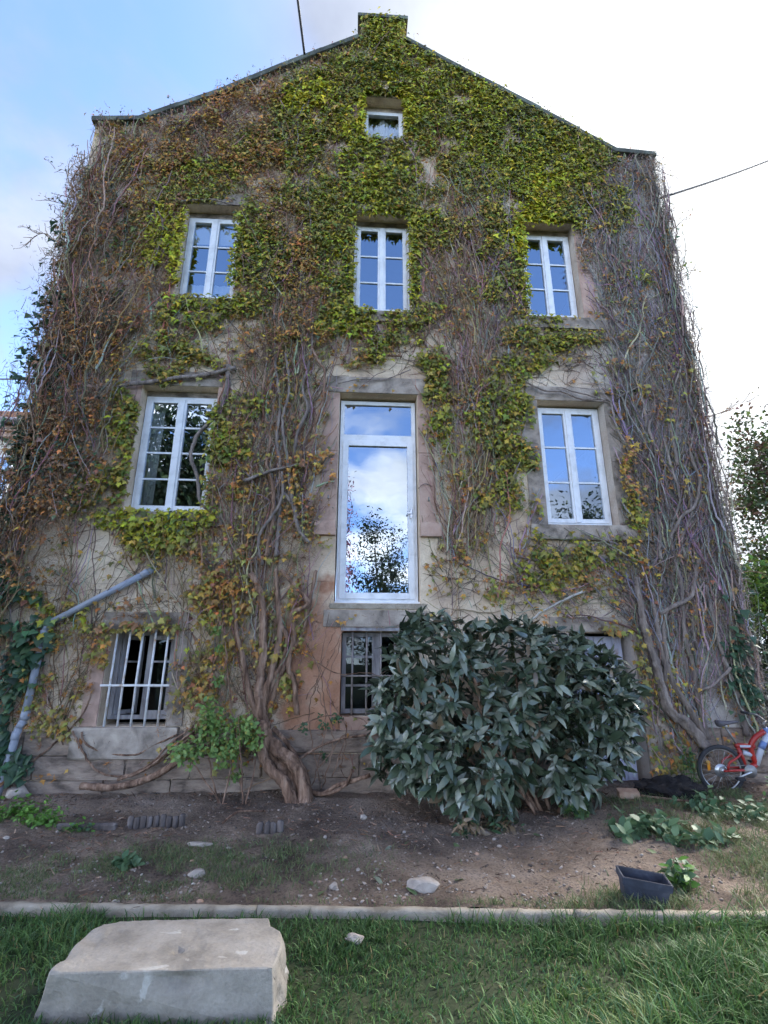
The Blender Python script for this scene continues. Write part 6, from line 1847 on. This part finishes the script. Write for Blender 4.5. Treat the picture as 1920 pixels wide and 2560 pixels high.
# ------------------------------------------------------------------ drainpipe
pipe = thing('drainpipe', (-3.95, -.09, .2), 'grey plastic drainpipe running diagonally then down the lower left wall', 'pipe')
PP = [(-2.60, -.06, 2.79), (-3.78, -.09, 2.08), (-3.81, -.10, 2.0), (-3.85, -.10, .96), (-3.88, -.12, .88), (-3.97, -.14, .12)]
for a_, b_ in zip(PP[:-1], PP[1:]):
    V, F = tube([a_, b_], .043, 16); obj_pd('pipe_length', V, F, 'pipe_grey', pipe, sm=True)
for p, d in (((-2.70, -.062, 2.73), (1.13, .0, .69)), ((-3.81, -.10, 1.86), (.02, 0, 1)), ((-3.845, -.10, 1.02), (.02, 0, 1)), ((-3.893, -.123, .80), (.08, .02, .74))):
    d = Vector(d).normalized() * .045; V, F = tube([Vector(p) - d, Vector(p) - d * .9, Vector(p) + d * .9, Vector(p) + d], [.044, .05, .05, .044], 16); obj_pd('collar', V, F, 'pipe_grey', pipe, sm=True)
V, F = tube([(-2.60, -.06, 2.79), (-2.57, -.03, 2.80), (-2.56, .04, 2.80)], .042, 14); obj_pd('elbow', V, F, 'pipe_grey', pipe, sm=True)

# ------------------------------------------------------------------ planter
pl = thing('planter', (2.05, -2.78, .06), 'dark plastic planter trough standing askew at the edge of the bed', 'planter')
MW = Matrix.Translation((2.06, -2.75, .03)) @ Matrix.Scale(.86, 4) @ Matrix.Rotation(R(-12), 4, 'Z') @ Matrix.Rotation(R(7), 4, 'Y') @ Matrix.Rotation(R(6), 4, 'X')
bm = bmesh.new()
def ring(w, d, z_): return [bm.verts.new((sx * w, sy * d, z_)) for sx, sy in ((-1, -1), (1, -1), (1, 1), (-1, 1))]
rs = [ring(.155, .07, 0), ring(.172, .085, .125), ring(.186, .098, .125), ring(.192, .103, .185), ring(.176, .088, .185), ring(.150, .066, .03)]
bm.faces.new(rs[0][::-1]); bm.faces.new(rs[-1])
for a_, b_ in zip(rs[:-1], rs[1:]):
    for q in range(4): bm.faces.new((a_[q], a_[(q + 1) % 4], b_[(q + 1) % 4], b_[q]))
bmesh.ops.recalc_face_normals(bm, faces=bm.faces); bmesh.ops.bevel(bm, geom=bm.edges[:], offset=.005, segments=2, affect='EDGES')
me = bpy.data.meshes.new('trough'); bm.to_mesh(me); bm.free(); obj_me('trough', me, 'planter', pl, MW)
V, F = tube([(0, 0, .028), (0, 0, .06), (0, 0, .075)], [.06, .055, .03], 10, True, .2); me = bpy.data.meshes.new('potting_soil'); me.from_pydata([(v.x * 2.1, v.y, v.z) for v in V], [], F); obj_me('potting_soil', me, 'black_earth', pl, MW)

# ------------------------------------------------------------------ bicycle
bike = thing('bicycle', (4.45, -.3, .12), 'small red bicycle with a grey saddle leaning at the right corner of the house', 'bicycle')
BM = Matrix.Translation((4.47, -.30, .395)) @ Matrix.Rotation(R(-6), 4, 'Z') @ Matrix.Rotation(R(7), 4, 'X')


def bpart(name, mb, material, parent=None, sm=True, bevel=0):
    return mb.build(name, material, parent or bike, sm=sm, bevel=bevel, mw=BM)


def torus(cx, r_, t_, n=40, k=8):
    V = []; F = []
    for q in range(n):
        a_ = 2 * math.pi * q / n
        for j in range(k):
            b_ = 2 * math.pi * j / k; rr = r_ + t_ * math.cos(b_)
            V.append((cx + rr * math.cos(a_), t_ * math.sin(b_), rr * math.sin(a_)))
    for q in range(n):
        for j in range(k): F.append((q * k + j, ((q + 1) % n) * k + j, ((q + 1) % n) * k + (j + 1) % k, q * k + (j + 1) % k))
    return MB().add(V, F)


for cx in (0, .92):
    wh = bpart('wheel', torus(cx, .235, .011, 44, 6), 'alloy'); wh.name = 'wheel'
    ty = torus(cx, .258, .026).build('tyre', 'rubber', wh, sm=True, mw=BM)
    hub = MB().tube([(cx, -.05, 0), (cx, .05, 0)], .018, 10).build('hub', 'alloy', wh, sm=True, mw=BM)
    spk = MB()
    for q in range(20):
        a_ = 2 * math.pi * q / 20; s_ = .03 if q % 2 else -.03
        spk.tube([(cx + .017 * math.cos(a_ + .8), s_, .017 * math.sin(a_ + .8)), (cx + .232 * math.cos(a_), 0, .232 * math.sin(a_))], .0013, 4)
    spk.build('spokes', 'alloy', wh, mw=BM)
rf = MB().box(-.16, -.125, -.012, -.004, -.01, .10).build('reflector', 'reflector', bike, bevel=.003, mw=BM)
bpart('sprocket', MB().tube([(0, -.045, 0), (0, -.04, 0)], .048, 18), 'dull_steel')
bpart('spoke_guard', MB().tube([(-.02, -.036, -.0), (-.02, -.033, -.0)], .075, 20), 'alloy')
bpart('chain_stay', MB().tube([(0, -.06, .0), (.14, -.06, .01), (.30, -.04, .01)], [.012, .014, .018], 8), 'red_paint')
bpart('seat_stay', MB().tube(spline([(0.05, -.06, .01), (.07, -.06, .09), (.14, -.055, .13), (.22, -.03, .17), (.26, -.0, .22)], .03), .013, 8), 'red_paint')
bpart('chain_stay', MB().tube([(0, .06, .0), (.16, .06, .01), (.30, .04, .01)], [.012, .014, .018], 8), 'red_paint')
bpart('seat_stay', MB().tube(spline([(0.05, .06, .01), (.08, .06, .10), (.22, .03, .17), (.26, 0, .22)], .03), .013, 8), 'red_paint')
bpart('bottom_bracket', MB().tube([(.31, -.05, .0), (.31, .05, .0)], .028, 12), 'red_paint')
bpart('crank', MB().tube([(.31, -.075, .0), (.16, -.08, -.06)], [.013, .010], 8), 'alloy')
bpart('crank', MB().tube([(.31, .075, .0), (.46, .08, .06)], [.013, .010], 8), 'alloy')
bpart('pedal', MB().box(.10, .19, -.16, -.085, -.075, -.055), 'rubber', bevel=.006, sm=False)
bpart('pedal', MB().box(.42, .51, .085, .16, .05, .07), 'rubber', bevel=.006, sm=False)
bpart('chain_guard', MB().tube([(.31, -.062, .0), (.31, -.056, .0)], .075, 20), 'dull_steel')
bpart('chain', MB().tube([(0, -.043, .046), (.31, -.058, .072)], .004, 5).tube([(0, -.043, -.046), (.31, -.058, -.072)], .004, 5), 'dull_steel')
tt = bpart('top_beam', MB().tube([(.20, 0, .275), (.30, 0, .27), (.42, 0, .265)], [.028, .03, .03], 10), 'red_paint')
# white lettering-like decals on the beam, worn past reading
MB().box(.235, .36, -.0325, -.0305, .262, .288).build('decal', 'white_paint', tt, mw=BM)
bpart('seat_tube', MB().tube([(.30, 0, .0), (.27, 0, .14), (.22, 0, .27)], .021, 10), 'red_paint')
bpart('shock', MB().tube([(.28, 0, .20), (.37, 0, .17)], [.028, .028], 12), 'white_paint')
bpart('main_frame', MB().tube(spline([(.42, 0, .06), (.385, 0, .19), (.39, 0, .29), (.45, 0, .37), (.56, 0, .44)], .03), .030, 10), 'red_paint')
bpart('down_tube', MB().tube([(.42, 0, .06), (.50, 0, .24), (.60, 0, .41)], [.036, .034, .034], 10), 'white_paint')
bpart('down_tube_sleeve', MB().tube([(.50, 0, .24), (.545, 0, .32)], [.0365, .0365], 10), 'blue_paint')
bpart('frame_foot', MB().tube([(.31, 0, .0), (.42, 0, .07)], [.03, .034], 10), 'red_paint')
bpart('head_tube', MB().tube([(.575, 0, .48), (.635, 0, .34)], .027, 12), 'blue_paint')
fk = MB()
for sy in (-1, 1): fk.tube([(.64, sy * .05, .32), (.80, sy * .055, .1), (.92, sy * .05, 0)], [.018, .017, .012], 8)
fk.tube([(.64, -.055, .32), (.64, .055, .32)], .018, 8)
bpart('fork', fk, 'blue_paint')
bpart('stem', MB().tube([(.575, 0, .48), (.56, 0, .53), (.60, 0, .55)], .014, 8), 'dull_steel')
hb = bpart('handlebar', MB().tube(spline([(.52, -.27, .60), (.58, -.14, .60), (.605, 0, .55), (.58, .14, .60), (.52, .27, .60)], .04), .011, 8), 'dull_steel')
for sy in (-1, 1): MB().tube([(.54, sy * .22, .60), (.50, sy * .30, .60)], .016, 10).build('grip', 'rubber', hb, sm=True, mw=BM)
bpart('seat_post', MB().tube([(.215, 0, .29), (.10, 0, .50)], .0135, 8), 'dull_steel')
bpart('seat_clamp', MB().tube([(.105, -.02, .50), (.105, .02, .50)], .018, 8), 'alloy')
sv = []; sf = []
prof = [(-.085, .055, .0, .05), (-.07, .072, .002, .055), (-.02, .066, .004, .045), (.04, .040, .006, .032), (.10, .024, .012, .026), (.155, .018, .018, .022), (.17, .008, .018, .012)]
for x_, hw, dz, th in prof:
    for q in range(10):
        a_ = 2 * math.pi * q / 10; sv.append((.10 + x_, hw * math.cos(a_), .535 + dz + (th * .45 * math.sin(a_) if math.sin(a_) > 0 else th * math.sin(a_) * .9)))
for i_ in range(len(prof) - 1):
    for q in range(10): sf.append((i_ * 10 + q, (i_ + 1) * 10 + q, (i_ + 1) * 10 + (q + 1) % 10, i_ * 10 + (q + 1) % 10))
sf.append(tuple(range(10))[::-1]); sf.append(tuple(range(60, 70)))
bpart('saddle', MB().add(sv, sf), 'saddle')

# ------------------------------------------------------------------ cables
def cable(label, a_, b_, sag, r_):
    a_, b_ = Vector(a_), Vector(b_)
    pts = [a_.lerp(b_, q / 30) - Vector((0, 0, sag * 4 * (q / 30) * (1 - q / 30))) for q in range(31)]
    o = MB().tube(pts, r_, 6).build('cable', 'cable', None, sm=True); tag(o, label, 'cable', 'overhead cables')
cable('thick dark cable rising from the left gable coping', (-1.08, -.02, 12.42), (-2.05, -6.5, 17.2), .05, .022)
cable('cable running from the right corner of the house out of the frame', (5.38, -.02, 9.62), (17.5, 5.0, 20.0), .25, .02)
cable('thin cable crossing the sky left of the ivy corner', (-4.6, .6, 5.95), (-22, 16.0, 15.5), .3, .018)

# ------------------------------------------------------------------ neighbours and trees
nb = thing('neighbour_house', (-15, 12, 0), 'cream neighbouring house with a tiled roof seen past the left corner', 'house')
MB().box(-19.5, -10.85, 9.0, 17, -.1, 8.55).build('wall', 'cream_wall', nb)
MB().box(-19.7, -10.70, 8.75, 17.1, 8.56, 8.72).box(-19.8, -10.62, 8.66, 17.2, 8.725, 8.90).build('cornice', 'sandstone', nb, bevel=.02)
rfm = MB().add([(-19.9, 8.45, 9.02), (-10.5, 8.45, 9.02), (-11.6, 13, 11.6), (-19.0, 13, 11.6), (-19.9, 17.3, 9.02), (-10.5, 17.3, 9.02)], [(0, 1, 2, 3), (1, 5, 2), (5, 4, 3, 2), (4, 0, 3), (0, 4, 5, 1)]).build('roof', 'roof_tile', nb)
for r_ in range(14):                             # rows of tiles on the slope that shows
    t0 = r_ / 16; y_ = 8.45 + (13 - 8.45) * t0; z_ = 9.02 + 2.58 * t0
    for q in range(11):
        x_ = -10.62 - 1.1 * t0 - q * .24
        MB().add([(x_, y_, z_ + .035), (x_ - .225, y_, z_ + .035), (x_ - .225, y_ + .33, z_ + .2), (x_, y_ + .33, z_ + .2), (x_, y_, z_ + .005), (x_ - .225, y_, z_ + .005), (x_ - .225, y_ + .33, z_ + .165), (x_, y_ + .33, z_ + .165)], [(0, 1, 2, 3), (7, 6, 5, 4), (0, 4, 5, 1), (1, 5, 6, 2), (2, 6, 7, 3), (3, 7, 4, 0)]).build('roof_tile', 'roof_tile', rfm)
V, F = tube([(-19.9, 8.38, 8.98), (-10.45, 8.38, 8.98)], .075, 10); obj_pd('gutter', V, F, 'pipe_grey', nb, sm=True)
for xw in (-11.9, -14.4):
    m_ = MB(); frame_ring(m_, xw, xw + 1.0, 6.5, 8.0, 8.93, 8.99, .08); w_n = m_.build('window', 'upvc', nb)
    pane(w_n, xw + .08, xw + .92, 6.58, 7.92, 8.97); MB().box(xw - .1, xw + 1.1, 8.85, 8.99, 6.4, 6.49).build('sill', 'sandstone', w_n)

PAL.update({'tree_g': (.045, .075, .025), 'tree_g2': (.075, .115, .03), 'tree_lime': (.14, .21, .03), 'tree_red': (.10, .055, .035), 'tree_dark': (.018, .035, .018), 'pink': (.55, .25, .33), 'pink2': (.62, .36, .42)})
cnames = list(PAL)
DIAMOND = (np.array([(0, 0, 0), (.28, -.05, -.45), (-.28, -.05, -.45), (0, .08, -1.)]), np.array([(0, 1, 2), (1, 3, 2)]))


def tree(name, label, cat, base, crowns, n_leaf, size, pal, trunk_r, limbs=9, group=None, clump=26, spread=.16, kind='crown'):
    t = thing(name, base, label, cat, group)
    c0 = Vector(crowns[0][0]); b0 = Vector(base)
    s_ = spline([b0 - Vector((0, 0, .2)), b0.lerp(c0, .5) + Vector((random.gauss(0, .1), random.gauss(0, .1), 0)), c0], .2, .01, 3)
    V, F = tube(s_, [trunk_r * (1 - .6 * q / len(s_)) for q in range(len(s_))], 9, True, .1, 2); obj_pd('trunk', V, F, 'tree_bark', t, sm=True)
    P_, N_ = ell_points(crowns, max(limbs, n_leaf // clump), (.25, 1.08), 0)
    for q in range(limbs):
        e = Vector(P_[q]); st = b0.lerp(c0, random.uniform(.35, .95)); md = st.lerp(e, .5) + Vector((random.gauss(0, .1), random.gauss(0, .1), .15))
        l_ = spline([st, md, e], .15, .012, q); V, F = tube(l_, [trunk_r * .32 * (1 - .85 * k2 / len(l_)) + .003 for k2 in range(len(l_))], 6, True, .1, q); obj_pd('limb', V, F, 'tree_bark', t, sm=True)
    tw_ = []
    for q in range(limbs, min(len(P_), limbs + 110)):
        e = Vector(P_[q]); s0 = e - Vector(N_[q]) * random.uniform(.2, .5); tw_.append(([tuple(v) for v in spline([s0, s0.lerp(e, .5) + Vector((0, 0, .04)), e], .1, .01, q)], .008, .003, (.07, .055, .045)))
    if tw_: V, F, C = fine_tubes(tw_, 3); tag(obj_np('twigs', V, F, 'stem', t, C), kind='stuff')
    A_ = P_[rng.integers(0, len(P_), n_leaf)] + rng.normal(0, spread, (n_leaf, 3))
    f_ = rot_frames(n_leaf, rng.uniform(-.4, 1.5, n_leaf), rng.uniform(-3.1, 3.1, n_leaf), rng.uniform(-3.1, 3.1, n_leaf))
    ci = np.array([cnames.index(c_) for c_ in pal])[rng.integers(0, len(pal), n_leaf)]
    base_c = np.array([PAL[c_] for c_ in cnames])[ci] * rng.uniform(.65, 1.4, (n_leaf, 1))
    V, F, C = leaf_arrays(DIAMOND, A_, f_[0], f_[1], f_[2], size * rng.uniform(.6, 1.4, n_leaf), base_c)
    tag(obj_np(kind, V, F, 'leaf', t, C), kind='stuff')
    return t


tree('shrub_tree', 'loose reddish green small tree against the white sky at the right', 'tree', (8.2, 2.2, 0), [((8.2, 2.2, 5.0), (.85, .8, 1.1)), ((7.55, 2.1, 4.45), (.45, .5, .7)), ((8.8, 2.3, 5.8), (.6, .7, .9)), ((7.9, 2.2, 3.7), (.75, .6, .6)), ((7.8, 2.1, 5.7), (.3, .3, .8))], 6500, .09, ['tree_g', 'tree_red', 'tree_g', 'tree_g2'], .07, 14, clump=16, spread=.11)
tree('hedge_shrub', 'lime green bushy shrub beyond the right corner of the house', 'shrub', (7.6, 1.6, 0), [((7.5, 1.7, 3.1), (.75, .6, .5)), ((8.2, 1.8, 2.9), (.7, .6, .5)), ((7.0, 1.5, 2.6), (.7, .5, .45)), ((6.6, 1.6, 2.9), (.4, .4, .4))], 7500, .08, ['tree_lime', 'tree_g2', 'tree_lime', 'herb'], .06, 10, clump=20, spread=.10)
tree('dark_hedge', 'dark hedge filling the gap low behind the bicycle', 'hedge', (7.4, 2.6, 0), [((7.2, 2.4, 1.3), (.9, .7, 1.4)), ((8.4, 2.6, 1.5), (1.0, .8, 1.4)), ((6.5, 2.2, 1.2), (.7, .6, 1.3)), ((6.3, 1.5, 1.0), (.55, .5, 1.2))], 13000, .10, ['tree_dark', 'tree_g', 'tree_dark'], .06, 8, clump=16, spread=.16)
tree('dark_hedge', 'dark hedge standing far right beyond the frame edge', 'hedge', (10.2, 1.5, 0), [((10.2, 1.5, 1.6), (1.3, 1.1, 1.5)), ((9.6, .6, 1.3), (.9, .8, 1.2))], 3000, .10, ['tree_dark', 'tree_g'], .08, 8, clump=16, spread=.18)
# trees behind the viewer: they are what the lower panes mirror
tree('garden_tree', 'broad dark evergreen behind the viewer, mirrored in the lower left window', 'tree', (-6.6, -10.5, 0), [((-6.6, -10.5, 7.5), (2.3, 2.0, 4.0)), ((-5.2, -10.2, 5.5), (1.6, 1.4, 3.0)), ((-8.0, -10.4, 6.0), (1.6, 1.4, 3.4)), ((-6.4, -10.2, 3.4), (2.2, 1.5, 2.4))], 30000, .20, ['tree_dark', 'tree_g', 'tree_dark'], .22, 14, clump=40, spread=.42)
tree('garden_tree', 'dark round-headed tree behind the viewer, mirrored low in the French window', 'tree', (1.2, -13, 0), [((1.2, -13, 5.0), (1.1, 1.1, 2.0)), ((.75, -13, 6.6), (.55, .6, 1.0)), ((2.4, -13, 3.4), (1.1, .9, 1.4)), ((1.3, -13, 2.4), (1.5, 1.0, 1.4))], 11000, .105, ['tree_dark', 'tree_g', 'tree_dark'], .14, 12, clump=40, spread=.22)
tree('blossom_tree', 'pink blossoming tree behind the viewer, mirrored at the left of the French window', 'tree', (-.7, -15.5, 0), [((-.6, -15.5, 5.6), (.7, 1.2, 2.6)), ((-.5, -15.5, 8.4), (.45, .7, 1.6)), ((-1.6, -15.5, 4.6), (1.0, 1.0, 2.0))], 4200, .11, ['pink', 'pink2', 'pink', 'tree_red'], .12, 12, clump=20, spread=.2)
tree('garden_tree', 'open-branched tree behind the viewer, mirrored in the lower right window', 'tree', (7.6, -10.5, 0), [((7.6, -10.5, 4.6), (1.8, 1.5, 2.2)), ((8.8, -10.3, 6.0), (1.4, 1.2, 1.8)), ((6.6, -10.4, 3.4), (1.2, 1.1, 1.6)), ((9.6, -10.5, 3.0), (1.8, 1.3, 2.6))], 14000, .13, ['tree_dark', 'tree_g', 'tree_dark'], .14, 16, clump=40, spread=.26)
